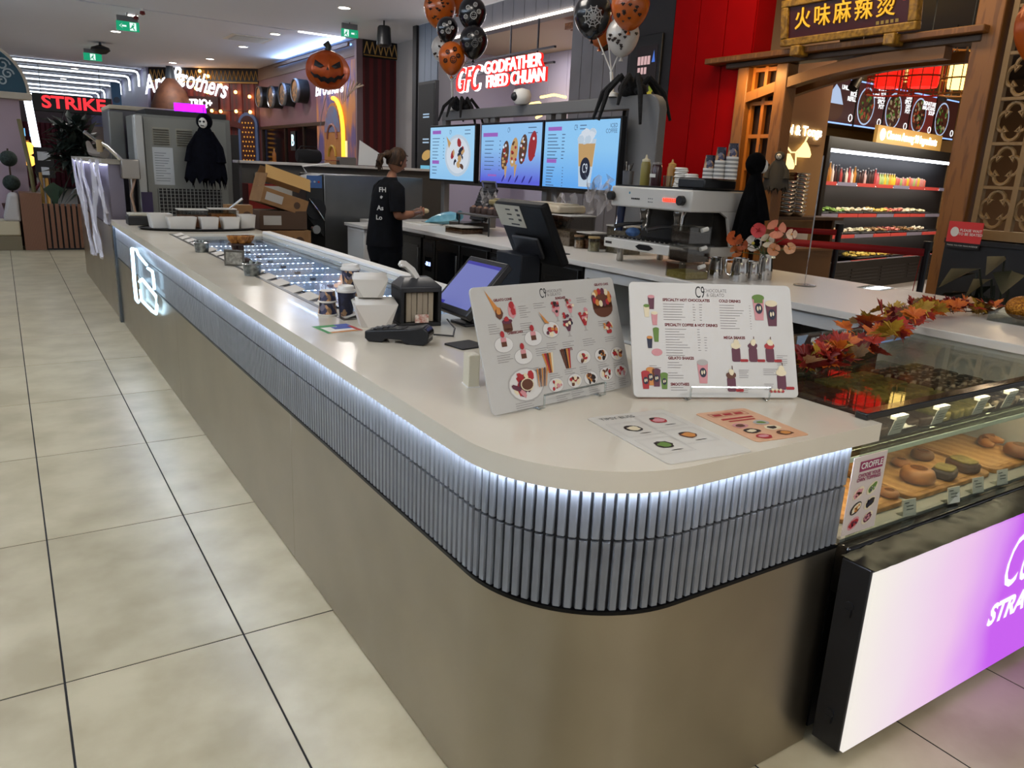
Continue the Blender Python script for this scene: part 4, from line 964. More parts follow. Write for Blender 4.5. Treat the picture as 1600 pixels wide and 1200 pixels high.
MB().tube([(-.33, .05, .165 + .25), (-.335, .04, .22)], .03, 10).build('pump_bottle', mt('dark blue bottle', '#1a2340', .35), EM)
tag(MB().ball((0, 0, .035), .06, .05, .035, 12, 6).build('cleaning_cloth', mt('blue cloth', '#3f6296', .8, col2='#587db0', scale=20, bump=.6), loc=(3.95, 4.44, ZB + .191)), 'crumpled blue cloth on the drip tray of the espresso machine', 'cloth')
# on top of the machine
ZM = ZB + .546 * 1.04
def ontop(px, x=4.06): return PX(px, 295, x).y
y = ontop(986); t = thing('utensil_pot', 'grey metal pot of spoons at the left of the machine top', 'utensil pot', (4.02, y, ZM))
MB().lathe([(.038, 0), (.042, .10), (.039, .10), (.035, .005)], 18).build('pot', mt('pewter', '#77777a', .4, .8), t)
for k in range(6): MB().tube([(rnd.uniform(-.02, .02), rnd.uniform(-.02, .02), .02), (rnd.uniform(-.04, .04), rnd.uniform(-.04, .04), rnd.uniform(.14, .17))], .004, 6).build('spoon', M_chrome if k < 4 else M_black, t)
def bottle(px, r, h, col, label, cap='#d8cfb0', x=4.04):
    t_ = thing('sauce_bottle', label, 'sauce bottle', (x, ontop(px, x), ZM))
    MB().lathe([(r * .95, 0), (r, .01), (r, h * .68), (r * .8, h * .78)], 18).build('body', mt('sauce ' + col, col, .35), t_)
    MB().lathe([(r * .82, h * .77), (r * .85, h * .84), (r * .3, h * .88), (r * .12, h)], 14).build('nozzle', mt('cap ' + cap, cap, .4), t_)
bottle(1006, .036, .22, '#8c7f3a', 'yellow green squeeze bottle on the espresso machine')
t = thing('sauce_jar', 'dark syrup jar with white label between the squeeze bottles', 'jar', (4.04, ontop(1027), ZM)); MB().lathe([(.036, 0), (.038, .01), (.038, .13), (.03, .15)], 18).build('jar', mt('dark syrup', '#3a1d22', .25), t); MB().lathe([(.03, .15), (.033, .152), (.033, .165), (.001, .168)], 16).build('cap', mt('grey cap', '#8c8682', .5), t); MB().box(-.0395, -.037, -.03, .03, .06, .085).build('label', M_card, t)
bottle(1047, .033, .19, '#a8762e', 'amber squeeze bottle right of the dark syrup jar', '#c69a52')
t = thing('glass_tumbler', 'clear ribbed glass standing before the amber squeeze bottle', 'glass', (3.92, ontop(1042, 3.92), ZM)); MB().lathe([(.03, 0), (.034, .075), (.031, .075), (.028, .005)], 16).build('wall', M_clear, t, ang=60); MB().cyl((0, 0, .001), .029, .006, 16).build('base', M_clear, t)
for k, (px, n, lab) in enumerate(((1062, 10, 'tall stack of white cup lids beside the amber bottle'), (1079, 7, 'lower stack of white cup lids beside the black box'))):
    t = thing('lid_stack', lab, 'lid stack', (4.04, ontop(px, 4.04), ZM))
    for j in range(n): MB().lathe([(.046, 0), (.048, .004), (.042, .012), (.035, .014), (.001, .012)], 16).build('lid', mt('white lid'), t, loc=(rnd.uniform(-.004, .004), rnd.uniform(-.004, .004), j * .0135))
t = thing('black_tray', 'black box on the espresso machine carrying paper cups', 'tray', (4.08, 3.89, ZM)); MB().box(-.14, .17, -.13, .12, 0, .065).build('box', M_black, t, bev=.01); MB().box(-.13, .16, -.12, .11, .065, .068).build('liner', M_dark, t)
def cupstack(px, n, z0, r, label, x=4.06, pat=True):
    t_ = thing('cup_stack', label, 'cup stack', (x, ontop(px, x), z0))
    for j in range(n): MB().lathe([(r, 0), (r * 1.05, .004), (r * 1.03, .010), (r * .98, .014)], 18).build('rim', M_paper if j % 2 == 0 else mt('grey rim', '#8b8a88', .5), t_, loc=(0, 0, j * .013))
    if pat: MB().lathe([(r * .98, 0), (r * .78, .085), (.001, .086)], 18).build('top_cup', M_pat, t_, loc=(0, 0, n * .013), ang=50)
cupstack(1105, 5, ZM + .069, .040, 'low stack of upturned patterned cups on the black box', 4.02)
cupstack(1121, 9, ZM + .069, .037, 'middle stack of upturned patterned cups on the black box', 4.04)
cupstack(1139, 11, ZM + .069, .040, 'tallest stack of upturned patterned cups beside the reaper doll', 4.08)
# reaper dolls ------------------------------------------------------------------
M_cloak = mt('black gauze', '#040405', .95, col2='#09090b', scale=25, bump=.4, spec=.08)
def reaper(loc, h, w, rz, label, cl=M_cloak, tatter=9):
    t_ = thing('reaper_doll', label, 'doll', loc, rz)
    n = 28; rows = 12; v = []; fs = []
    for j in range(rows + 1):
        u = j / rows
        for i in range(n):
            a = 2 * math.pi * i / n
            prof = w * (.14 + .44 * (1 - (1 - u) ** 2) ) * (1 + .16 * math.cos(5 * a + 2 * u) * u)
            z = h * (.82 - .82 * u)
            if j == rows: z += h * (.16 * (math.sin(i * 2.1) * .5 + .5) - .02)
            v.append((prof * math.cos(a), prof * .6 * math.sin(a), z))
    for j in range(rows):
        for i in range(n): fs.append((j * n + i, j * n + (i + 1) % n, (j + 1) * n + (i + 1) % n, (j + 1) * n + i))
    MB().add(v, [f[::-1] for f in fs]).build('robe', cl, t_, ang=80)
    for k in range(tatter):
        a = rnd.uniform(0, 6.28); x0, y0 = w * .5 * math.cos(a), w * .3 * math.sin(a)
        MB().add([(x0 - .02, y0, h * .12), (x0 + .02, y0, h * .12), (x0 + rnd.uniform(-.02, .03), y0, -h * rnd.uniform(.02, .12))], [(0, 1, 2)]).build('tatter', cl, t_, solid=.002)
    MB().ball((0, .01, h * .88), w * .24, w * .24, h * .12, 16, 10).build('hood', cl, t_)
    sk = MB().ball((0, -w * .15, h * .86), w * .13, w * .12, h * .075, 14, 8).build('skull_face', mt('bone white', '#cfcdc6', .5), t_)
    for dx in (-.045, .045): MB().ball((w * dx * 1.2, -w * .262, h * .875), w * .035, w * .02, h * .016, 8, 6).build('eye_socket', M_dark, sk)
    MB().box(-w * .05, w * .05, -w * .255, -w * .235, h * .815, h * .825).build('mouth', M_dark, sk)
    for sx_ in (-1, 1): MB().tube([(sx_ * w * .16, 0, h * .72), (sx_ * w * .42, -.02, h * .5), (sx_ * w * .46, -.04, h * .3)], [w * .1, w * .12, w * .16], 10).build('sleeve', cl, t_)
    MB().tube([(0, 0, h * .98), (0, 0, h * 1.08)], .003, 5).build('hanging_loop', M_black, t_)
reaper((4.27, 3.62, 1.34), .63, .28, D(60), 'black hooded reaper doll hanging at the right of the espresso machine')
# clear ingredient boxes
p = PZ(1072, 432, ZB)
M_bin = glass('smoky bin', '#e2e0dc', .04, .05, .2)
for k, (zz, hh, fill, lab) in enumerate(((0, .105, '#c2b25a', 'clear box of pale oats at the bottom of the ingredient stack'), (.108, .115, '#24130f', 'clear box of dark chocolate in the middle of the ingredient stack'), (.226, .115, '#1c1614', 'clear box with scoop at the top of the ingredient stack'))):
    t = thing('ingredient_box', lab, 'storage box', (3.72, 3.62, ZB + zz), D(-4))
    s_ = .098 - k * .004
    ribbon(MB(), [(-s_, -s_), (s_, -s_), (s_, s_), (-s_, s_), (-s_, -s_)], [(-s_ + .004, -s_ + .004), (s_ - .004, -s_ + .004), (s_ - .004, s_ - .004), (-s_ + .004, s_ - .004), (-s_ + .004, -s_ + .004)], .004, hh - .012).build('wall', M_bin, t)
    MB().box(-s_ + .006, s_ - .006, -s_ + .006, s_ - .006, .004, hh * (.45 if k == 0 else .6)).build('contents', mt('filling ' + fill, fill, .8, col2='#e0d488' if k == 0 else '#3b231b', scale=70, bump=.8), t)
    MB().box(-s_ - .004, s_ + .004, -s_ - .004, s_ + .004, hh - .014, hh - .004).build('lid', M_bin, t, bev=.003)
    MB().tube([(.0, -s_ - .006, hh * .75), (.05, -s_ - .004, hh * .85)], .014, 8).build('latch_label', M_card, t)
# steel milk jugs
def jug(px, py, r, h, label, rz=2.4):
    p_ = PZ(px, py, ZB); t_ = thing('milk_jug', label, 'milk jug', (p_.x + .05, p_.y, ZB), rz)
    MB().lathe([(r * .95, 0), (r, .01), (r * .95, h * .5), (r * .82, h * .85), (r * .88, h), (r * .84, h), (r * .78, h * .85), (r * .9, h * .5), (r * .9, .012), (.001, .012)], 22).build('body', M_chrome, t_, ang=60)
    MB().tube([(r * .85, 0, h * .9), (r * 1.5, 0, h * .88), (r * 1.6, 0, h * .6), (r * 1.4, 0, h * .3), (r * .95, 0, h * .22)], .006, 8).build('handle', M_chrome, t_)
    MB().prism([(-r * .3, 0), (r * .3, 0), (0, r * .5)], h * .86, h * 1.0).build('spout', M_chrome, t_, loc=(0, r * .7, 0))
    return t_, p_
jug(1109, 434, .052, .135, 'steel milk jug beside the ingredient boxes')
jug(1145, 440, .058, .15, 'largest steel milk jug in the middle of the row', 2.2)
jug(1165, 438, .045, .125, 'small steel milk jug tucked between the large jug and the vase', .6)
vz, vp = jug(1185, 437, .052, .17, 'tall steel jug holding paper poppies', 3.4)
# poppies
M_stem = mt('poppy stem', '#4a5a30', .7)
def poppy(px, py, r, col, label, x=4.19, heart='#d8c34a'):
    q = PX(px, py, x); base_ = Vector((vz.location.x, vz.location.y, ZB + .15))
    t_ = thing('paper_poppy', label, 'flower', tuple(base_)); d = q - base_
    MB().tube([(0, 0, 0), (d.x * .3, d.y * .3, d.z * .55), (d.x * .9, d.y * .9, d.z * .93), tuple(d)], .0025, 5).build('stem', M_stem, t_)
    to = (CAM - q).normalized(); up = Vector((0, 0, 1)); e1 = up.cross(to).normalized(); e2 = to.cross(e1)
    for k in range(5):
        a = 2 * math.pi * k / 5 + rnd.random(); mb = MB(); v = []
        for i in range(4):
            for j in range(5):
                u = i / 3; b = (j / 4 - .5) * 1.5 * (.35 + .65 * math.sin(u * 2.2)); aa = a + b
                rr = r * u * (1 - .12 * abs(j / 4 - .5)); lift = r * (.15 + .38 * u * u) + r * .04 * math.sin(j * 2)
                v.append(tuple(d + e1 * (rr * math.cos(aa)) + e2 * (rr * math.sin(aa)) + to * lift))
        mb.add(v, [(i * 5 + j, i * 5 + j + 1, (i + 1) * 5 + j + 1, (i + 1) * 5 + j) for i in range(3) for j in range(4)])
        mb.build('petal', mt('petal ' + col, col, .7), t_)
    MB().ball(tuple(d + to * r * .25), r * .2, n=8, k=6).build('heart', mt('poppy heart ' + heart, heart, .7), t_)
for (px, py, r, col, lab, ht) in ((1147, 372, .05, '#b8521a', 'orange paper poppy at the left of the bunch', '#7a3410'), (1159, 382, .04, '#8f3f12', 'dark orange poppy just below the leftmost one', '#5a2a10'), (1150, 393, .04, '#a8571e', 'rust orange poppy hanging lowest on the left', '#5a2a10'),
        (1185, 360, .05, '#cf4a4a', 'coral pink poppy at the top of the bunch', '#a82020'), (1213, 358, .062, '#d98a6a', 'large salmon and red poppy at the upper right of the bunch', '#b01812'), (1177, 380, .055, '#d8cfc6', 'white poppy in the middle of the bunch', '#c9b84a'),
        (1199, 376, .045, '#cfc2a6', 'cream poppy below the large salmon one', '#8f9a3a'), (1237, 366, .035, '#d9b79a', 'pale peach poppy at the far right, upper one', '#c98a4a'), (1234, 388, .038, '#cf9a72', 'pale peach poppy at the far right, lower one', '#c07a3a'), (1209, 390, .042, '#c98a62', 'peach poppy leaning over the jug rim on the right', '#a8621e')):
    poppy(px, py, r, col, lab, 4.19 if px > 1162 else 4.02, heart=ht)
t = thing('greenery', 'short green artificial stems sticking out of the tall jug', 'greenery', (vz.location.x, vz.location.y, ZB + .13))
mb = MB()
for k in range(46):
    a = rnd.uniform(0, 6.28); r_ = rnd.uniform(0, .03); q = rnd.uniform(.03, .085)
    mb.tube([(r_ * math.cos(a), r_ * math.sin(a), 0), (q * math.cos(a), q * math.sin(a), rnd.uniform(.06, .11))], [.004, .001], 4)
o = mb.build('stems', mt('dusty green', '#5f6a45', .8), t); o['kind'] = 'stuff'
# clip stand
p = PZ(1257, 446, ZB); t = thing('clip_stand', 'thin wire sign holder on a round clear base near the worktop edge', 'sign holder', (p.x, p.y, ZB))
MB().cyl((0, 0, 0), .07, .004, 28).build('base', M_clear, t); MB().cyl((0, 0, .004), .068, .001, 28).build('base_ring', mt('grey clear', '#8c8884', .2), t); MB().tube([(0, 0, .004), (0, 0, .80)], .003, 6).build('rod', M_chrome, t)
MB(Matrix.Rotation(D(38), 4, 'Z')).box(-.06, .06, -.002, .002, .18, .80).build('card', mt('grey card edge', '#8b8a88', .5), t)
p = PZ(1368, 450, ZB); tag(MB().prism(rrect(.22, .16, .01), 0, .003).build('clear_placemat', M_clear, loc=(p.x, p.y, ZB + .0005), rot=(0, 0, .2)), 'clear acrylic sheet lying on the rear worktop', 'sheet')
# pumpkin ornament in a tray at the right edge
p = PZ(1596, 505, ZB)
t = thing('glitter_pumpkin', 'amber glitter pumpkin ornament at the right end of the rear worktop', 'pumpkin', (p.x + .03, p.y + .02, ZB + .012))
mb = MB(); v = []; fs = []; n = 40; k_ = 12
for j in range(k_ + 1):
    th = math.pi * j / k_
    for i in range(n):
        a = 2 * math.pi * i / n; rr = .075 * math.sin(th) * (1 + .1 * abs(math.cos(4 * a)))
        v.append((rr * math.cos(a), rr * math.sin(a), .06 - .06 * math.cos(th)))
for j in range(k_):
    for i in range(n): fs.append((j * n + i, j * n + (i + 1) % n, (j + 1) * n + (i + 1) % n, (j + 1) * n + i))
mb.add(v, fs).build('body', mt('amber glitter', '#7a3f0c', .25, .6, col2='#c98a2a', scale=120, bump=.8), t); MB().tube([(0, 0, .118), (.01, 0, .15)], [.01, .006], 8).build('stalk', mt('brown vine'), t)
t = thing('acrylic_tray', 'clear acrylic tray under the glitter pumpkin', 'tray', (p.x, p.y, ZB)); MB().box(-.1, .16, -.12, .12, 0, .004).build('floor_plate', M_clear, t)
for (a, b, c, d) in ((-.1, .16, -.12, -.116), (-.1, .16, .116, .12), (-.1, -.096, -.116, .116)): MB().box(a, b, c, d, .004, .05).build('side_wall', M_clear, t)
MB().tube([(-.09, -.1, .06), (.12, .0, .14)], .005, 6).build('tong', M_chrome, t)
# ---------------------------------------------------------------- jars and clutter towards the far end
def jar_(loc, r, h, fill, label, lid='#6f6c68', frac=.7):
    t_ = thing('storage_jar', label, 'jar', loc)
    MB().lathe([(r, 0), (r, h), (r - .003, h), (r - .003, .004)], 18).build('glass_wall', M_clear, t_, ang=60)
    MB().lathe([(r - .004, .004), (r - .004, h * frac), (.001, h * frac)], 16).build('contents', mt('jar fill ' + fill, fill, .8, col2='#%02x%02x%02x' % tuple(min(255, int(fill[i:i + 2], 16) + 40) for i in (1, 3, 5)), scale=60, bump=.6), t_)
    MB().cyl((0, 0, h), r * 1.03, .015, 18).build('lid', mt('jar lid ' + lid, lid, .4), t_)
def box_(loc, w, d, h, fill, label, frac=.6, rz=0., lid='#b9b6ae'):
    t_ = thing('plastic_tub', label, 'plastic tub', loc, rz)
    ribbon(MB(), [(-w, -d), (w, -d), (w, d), (-w, d), (-w, -d)], [(-w + .004, -d + .004), (w - .004, -d + .004), (w - .004, d - .004), (-w + .004, d - .004), (-w + .004, -d + .004)], 0, h).build('wall', M_bin, t_)
    MB().box(-w + .005, w - .005, -d + .005, d - .005, .002, h * frac).build('contents', mt('tub fill ' + fill, fill, .8, col2='#%02x%02x%02x' % tuple(min(255, int(fill[i:i + 2], 16) + 50) for i in (1, 3, 5)), scale=45, bump=.7), t_)
    MB().box(-w - .006, w + .006, -d - .006, d + .006, h, h + .012).build('lid', mt('tub lid ' + lid, lid, .4), t_, bev=.003)
def at(px, py, dz=0., dx=0.):
    p_ = PZ(px, py, ZB)
    if p_.x + dx > 4.35: p_ = PX(px, py, 4.35 - dx)
    return (p_.x + dx, p_.y, ZB + dz)
t = thing('tamper', 'black handled coffee tamper standing on a black mat', 'tamper', at(866, 392, .006)); MB().lathe([(.029, 0), (.029, .02), (.01, .026), (.012, .04), (.02, .075), (.018, .09), (.001, .1)], 16).build('handle', M_black, t); MB().cyl((0, 0, 0), .0295, .02, 16).build('base', M_chrome, t)
q = at(868, 396); tag(MB().prism(rrect(.16, .2, .015), 0, .006).build('tamping_mat', mt('black rubber'), loc=q, bev=.002), 'black rubber tamping mat in front of the jars', 'mat')
jar_(at(920, 393, 0, .05), .05, .11, '#8f7a54', 'short glass jar of tan powder left of the espresso machine', '#a88c5a')
jar_(at(890, 388, 0, .10), .045, .10, '#8c5f3a', 'short glass jar of brown sugar behind the tamper', '#7a5a3a')
box_(at(905, 372, 0, .15), .10, .10, .13, '#6d3a22', 'clear tub of brown biscuits behind the short jars', .6)
box_(at(845, 378, 0, .10), .12, .11, .05, '#a59a80', 'flat clear tub beneath the chocolate bowl', .5)
t = thing('chocolate_bowl', 'clear bowl heaped with foil wrapped chocolates behind the till', 'bowl', at(850, 378, .065, .10)); MB().lathe([(.06, 0), (.11, .05), (.12, .09), (.117, .09), (.1, .05), (.05, .006)], 22).build('bowl', M_clear, t, ang=60)
for k in range(40):
    a = rnd.uniform(0, 6.28); r_ = .1 * math.sqrt(rnd.random()); MB().ball((r_ * math.cos(a), r_ * math.sin(a), .07 + .06 * (1 - r_ / .1) + rnd.uniform(-.02, .02)), .018, .014, .012, 6, 4).build('chocolate', mt('foil %d' % (k % 3), ('#6d3b22', '#a87a52', '#8f8078')[k % 3], .3, .4), t)
box_(at(960, 372, 0, .10), .09, .12, .22, '#6f6a5c', 'tall grey steel tub left of the espresso machine', .9)
box_(at(885, 352, .0, .05), .14, .18, .26, '#7d6f60', 'large clear bin wrapped in plastic film under the screens', .5)
box_(at(830, 350, .0, .1), .14, .2, .26, '#8c7458', 'large clear bin with beige bags under the middle screen', .6)
for k, (px, py, w_, d_, h_, col, lab) in enumerate(((865, 322, .16, .30, .07, '#c2b299', 'cream cardboard tray on top of the plastic bins'), (800, 318, .13, .26, .06, '#8f8256', 'olive folded bag lying on the bins below the middle screen'), (835, 305, .1, .16, .04, '#2f5d9e', 'blue folded bag below the gap between the screens'))):
    p_ = PX(px, py, 4.36); t = thing('folded_bag', lab, 'bag', (p_.x, p_.y, ZB + .28)); MB().box(-w_, w_, -d_, d_, 0, h_).build('bag', mt('bag ' + col, col, .6, col2='#b9ab90' if k == 0 else None, scale=9, bump=.5), t, bev=.02); MB().box(-w_ * .6, w_ * .6, -d_ * .9, d_ * .9, h_, h_ + .012).build('flap', mt('bag ' + col), t, bev=.004)
for k, (px, py, sx_, lab) in enumerate(((935, 305, .16, 'crumpled clear plastic wrap hanging left of the espresso machine'), (765, 318, .14, 'crumpled clear plastic wrap draped over the cake rack'), (880, 330, .16, 'loose plastic film over the large clear bin'))):
    p_ = PX(px, py, 4.2 + .1 * k); mb = MB(); v = []
    for i in range(9):
        for j in range(9): v.append(((rnd.random() - .5) * .08, (i / 8 - .5) * sx_ * 2, (j / 8 - .5) * sx_ * 1.6 + .05 * math.sin(i * 1.7)))
    mb.add(v, [(i * 9 + j, (i + 1) * 9 + j, (i + 1) * 9 + j + 1, i * 9 + j + 1) for i in range(8) for j in range(8)])
    tag(mb.build('plastic_wrap', film('cling film', '#b8b2b0', .4), loc=(p_.x, p_.y, p_.z), ang=20), lab, 'plastic wrap')
box_(at(722, 364, 0, .02), .13, .15, .06, '#5d3b22', 'flat clear tub of chopped nuts on the rear worktop', .75, .1)
t = thing('cake_rack', 'dark rack of small chocolate cakes below the first screen', 'rack', (4.1, 6.85, ZB))
for (dx, dy) in ((-.14, -.3), (.14, -.3), (-.14, .3), (.14, .3)): MB().cyl((dx, dy, 0), .008, .18, 8).build('leg', M_black, t)
MB().box(-.16, .16, -.33, .33, .18, .195).build('shelf', mt('grey shelf', '#55524e', .4), t, bev=.003)
for k in range(5):
    c_ = thing('small_cake', 'small dark chocolate cake on the rack, number %s from the staff member' % ('one', 'two', 'three', 'four', 'five')[k], 'cake', (4.1, 7.09 - k * .12, ZB + .195)); MB().lathe([(.045, 0), (.047, .05), (.04, .06), (.001, .06)], 14).build('cake', M_choc, c_); MB().lathe([(.03, .06), (.02, .075), (.001, .08)], 10).build('cream', mt('mocha cream', '#7a5a44', .6), c_)
t = thing('piping_bag', 'pale blue plastic piping bag lying on the worktop by the staff member', 'piping bag', at(692, 352, 0, .02), D(-60))
v = []; n = 12
for j, (r_, x_, z_) in enumerate(((.012, -.26, .02), (.05, -.16, .05), (.085, -.03, .075), (.09, .08, .09), (.06, .17, .10), (.075, .2, .12))):
    for i in range(n):
        a = 2 * math.pi * i / n; v.append((x_, r_ * 1.1 * math.cos(a) * (1 + .12 * math.sin(3 * i)), z_ + r_ * .8 * math.sin(a)))
MB().add(v, [(j * n + i, j * n + (i + 1) % n, (j + 1) * n + (i + 1) % n, (j + 1) * n + i) for j in range(5) for i in range(n)]).build('bag', mt('pale blue plastic', '#5f9db3', .3, col2='#84bccb', scale=9, bump=.4), t); MB().lathe([(.012, 0), (.004, .05)], 10, (-.31, 0, .02), axis='x').build('tip', M_steel, t)
t = thing('yellow_cloth', 'yellow folded cloth beside the piping bag', 'cloth', at(680, 345, 0, .1)); MB().box(-.09, .09, -.1, .1, 0, .03).build('fold', mt('yellow cloth', '#b8a444', .8, col2='#cdb95a', scale=20, bump=.5), t, bev=.012, rot=(0, 0, .4)); MB().box(-.05, .06, -.07, .05, .03, .055).build('upper_fold', mt('yellow cloth'), t, bev=.01, rot=(0, .2, .7))
t = thing('cutting_board', 'white cutting board in front of the staff member', 'cutting board', at(648, 350, 0, .1), .1); MB().prism(rrect(.3, .4, .02), 0, .014).build('board', M_white, t, bev=.003); MB().prism(rrect(.27, .37, .015), .014, .0145).build('face', mt('board face', '#cfc9b8', .5), t)
t = thing('waffle_press', 'open black ribbed waffle press on the rear worktop', 'waffle press', (3.98, 7.25, ZB), D(-90))
MB().box(-.16, .16, 0, .3, 0, .09).build('lower_plate', mt('press steel', '#5c5a56', .3, .9), t, bev=.006)
lidp = MB().box(-.16, .16, -.035, 0, 0, .36).build('upper_plate', M_black, t, loc=(0, .28, .10), rot=(D(-22), 0, 0), bev=.006)
for k in range(10): MB().box(-.145, .145, -.045, -.035, .03 + k * .032, .045 + k * .032).build('rib', mt('press ridge', '#1d1d20', .3), lidp)
MB().tube([(-.14, -.02, .37), (-.14, -.06, .42), (.14, -.06, .42), (.14, -.02, .37)], .01, 8).build('handle', M_steel, lidp)
jar_(at(688, 335, 0, .45), .06, .14, '#4c4a52', 'glass jar with grey lid behind the waffle press')
t = thing('small_tin', 'white egg shaped timer beside the waffle press', 'timer', at(668, 343, 0, .25)); MB().ball((0, 0, .035), .035, n=12).build('shell', M_white, t); MB().cyl((0, 0, 0), .02, .006, 12).build('foot', M_grey, t)
# ---------------------------------------------------------------- screens and frame
FR = thing('screen_frame', 'grey metal frame with rounded corner carrying the menu screens', 'frame', (4.62, 5.0, 0))
M_fr = mt('frame grey', '#6a6968', .45)
pts = [(0.0, 1.15), (0, 2.33), (.02, 2.39), (.06, 2.43), (.12, 2.45), (3.85, 2.45), (3.85, 2.34), (.38, 2.34), (.38, 1.15)]
MB().prism(pts, 0, .09, axis='x').build('portal', M_fr, FR, bev=.008)
for y in (1.38, 1.55, 2.62, 2.76, 3.76): MB().box(.01, .08, y, y + .09, ZB, 2.36).build('post', M_fr, FR, bev=.004)
MB().box(.015, .075, .38, 3.85, 1.60, 1.66).build('lower_rail', M_fr, FR)
M_bez = mt('screen bezel', '#0c0d10', .3)
def screen(yc, w, label, tops, botc):
    z0, h = 1.63, .645
    t_ = thing('menu_screen', label, 'screen', (4.5, yc, z0), D(-90))
    MB().box(-w / 2, w / 2, 0, .06, 0, h).build('housing', M_bez, t_, bev=.004)
    m = bpy.data.materials.new('screen picture'); m.use_nodes = True; n_ = m.node_tree; p_ = n_.nodes['Principled BSDF']; p_.inputs['Base Color'].default_value = (.01, .01, .01, 1); p_.inputs['Roughness'].default_value = .25
    tc_ = n_.nodes.new('ShaderNodeTexCoord'); sp_ = n_.nodes.new('ShaderNodeSeparateXYZ'); r_ = n_.nodes.new('ShaderNodeValToRGB'); n_.links.new(tc_.outputs['Generated'], sp_.inputs[0]); n_.links.new(sp_.outputs['Z'], r_.inputs[0])
    r_.color_ramp.elements[0].color = C(botc); r_.color_ramp.elements[1].color = C(tops); r_.color_ramp.elements[0].position = .05; r_.color_ramp.elements[1].position = .6
    n_.links.new(r_.outputs[0], p_.inputs['Emission Color']); p_.inputs['Emission Strength'].default_value = .95
    d = MB().box(-w / 2 + .02, w / 2 - .02, -.003, 0, .022, h - .022).build('display', m, t_)
    MB().box(-.1, .1, .06, .135, .2, .4).build('bracket', M_black, t_)
    return d, w, h
PR = [glow('px ' + c, c, .8) for c in ('#4a6488', '#a468c8', '#dfe9f5', '#a3262c', '#5a3a2a', '#caa26a', '#3f7a3a', '#121a33', '#9cc8ee', '#c7d9ea', '#2f2a8f')]
def slines(mb, x, z, w, n, dz, m=0):
    for k in range(n):
        mb.rect(x, x + w * rnd.uniform(.6, 1), z - k * dz, z - k * dz + .008, -.004, m)
d, w, h = screen(8.36, 1.12, 'left menu screen showing a plate of red desserts', '#9fd0f2', '#8fc4ee')
mb = MB(); mb.rect(-.48, -.26, .545, .585, -.004, 1); mb.rect(-.48, -.30, .20, .24, -.004, 1); slines(mb, -.48, .49, .2, 7, .038); slines(mb, -.48, .16, .16, 3, .038); slines(mb, -.2, .49, .03, 7, .038)
text('C9', .07, PR[0], d, (-.02, -.005, .56), sx=.6); slines(mb, .32, .575, .14, 2, .04)
mb.ell(.16, .30, .31, .235, -.004, 9, 26); mb.ell(.16, .30, .27, .2, -.0045, 2, 26)
for k in range(16): mb.ell(.16 + rnd.uniform(-.14, .2), .30 + rnd.uniform(-.13, .16), rnd.uniform(.03, .06), rnd.uniform(.02, .045), -.005 - .0001 * k, rnd.choice((3, 3, 4, 5, 7, 2)), 8, rnd.random() * 3, .2)
mb.poly([(-.12, .52), (.0, .44), (-.05, .38)], -.006, 5); mb.build('screen_picture', PR, d)
d, w, h = screen(7.08, 1.2, 'middle menu screen showing four waffle cones', '#8fc2ee', '#5a62d8')
mb = MB(); mb.rect(-.54, -.24, .50, .54, -.004, 1); slines(mb, -.5, .45, .2, 8, .042); slines(mb, -.2, .45, .03, 8, .042); text('C9', .07, PR[0], d, (-.02, -.005, .56), sx=.6); slines(mb, .34, .575, .18, 2, .05)
for k in range(4):
    x, z = -.08 + k * .17, .25 + .03 * k; mb.ell(x, z + .06, .07, .15, -.004, (4, 5, 4, 3)[k], 16, -.2)
    for q in range(12): mb.ell(x + rnd.uniform(-.045, .045), z + rnd.uniform(-.06, .18), .02, .016, -.0045 - .0001 * q, rnd.choice((5, 2, 4, 3) if k < 3 else (3, 3, 2)), 7)
mb.poly([(-.09, .2), (-.03, .2), (-.06, .06)], -.0042, 5); mb.poly([(.1, .22), (.16, .22), (.12, .08)], -.0042, 5)
mb.rect(-.42, -.24, .09, .11, -.004, 1)
for k in range(5): mb.ell(-.1 + k * .13, .075, .05, .012, -.004, 10, 8, .9)
mb.build('screen_picture', PR, d)
d, w, h = screen(5.89, 1.15, 'right menu screen advertising iced coffee', '#8cc6f2', '#62a8ee')
mb = MB(); mb.rect(-.5, -.28, .54, .575, -.004, 1); mb.rect(-.5, -.34, .245, .28, -.004, 1); slines(mb, -.5, .50, .22, 8, .031); slines(mb, -.27, .50, .06, 8, .031); slines(mb, -.5, .20, .15, 7, .028); slines(mb, -.24, .20, .02, 7, .028)
text('C9', .07, PR[0], d, (-.06, -.005, .56), sx=.6); slines(mb, -.0, .575, .1, 2, .03); text('ICED\nCOFFEE', .05, PR[0], d, (.53, -.005, .545), align='RIGHT', line=.9, sx=.9)
mb.poly([(.03, .04), (.20, .04), (.25, .46), (-.02, .46)], -.004, 9); mb.poly([(.015, .22), (.215, .22), (.24, .42), (-.005, .42)], -.0045, 5); mb.poly([(.015, .22), (.215, .22), (.2, .06), (.03, .06)], -.0046, 9)
for q in range(14): mb.ell(.115 + rnd.uniform(-.09, .09), .47 + rnd.uniform(-.03, .08) * (1 - .5 * abs(q - 7) / 7), .05, .035, -.005 - .0001 * q, (2, 9)[q % 2], 10, 0, .1)
mb.ell(.115, .20, .075, .10, -.007, 7, 22); mb.build('screen_picture', PR, d)
text('C9', .12, PR[2], d, (.115, -.0085, .20), sx=.55)
# dome camera on the frame
p = PX(808, 168, 4.55); t = thing('dome_camera', 'white round security camera on the screen frame', 'camera', (4.60, p.y, 2.45)); MB().lathe([(.06, 0), (.09, .03), (.1, .09), (.08, .14), (.001, .16)], 20).build('shell', M_white, t); MB().ball((-.08, 0, .07), .045, n=14).build('lens', M_black, t)
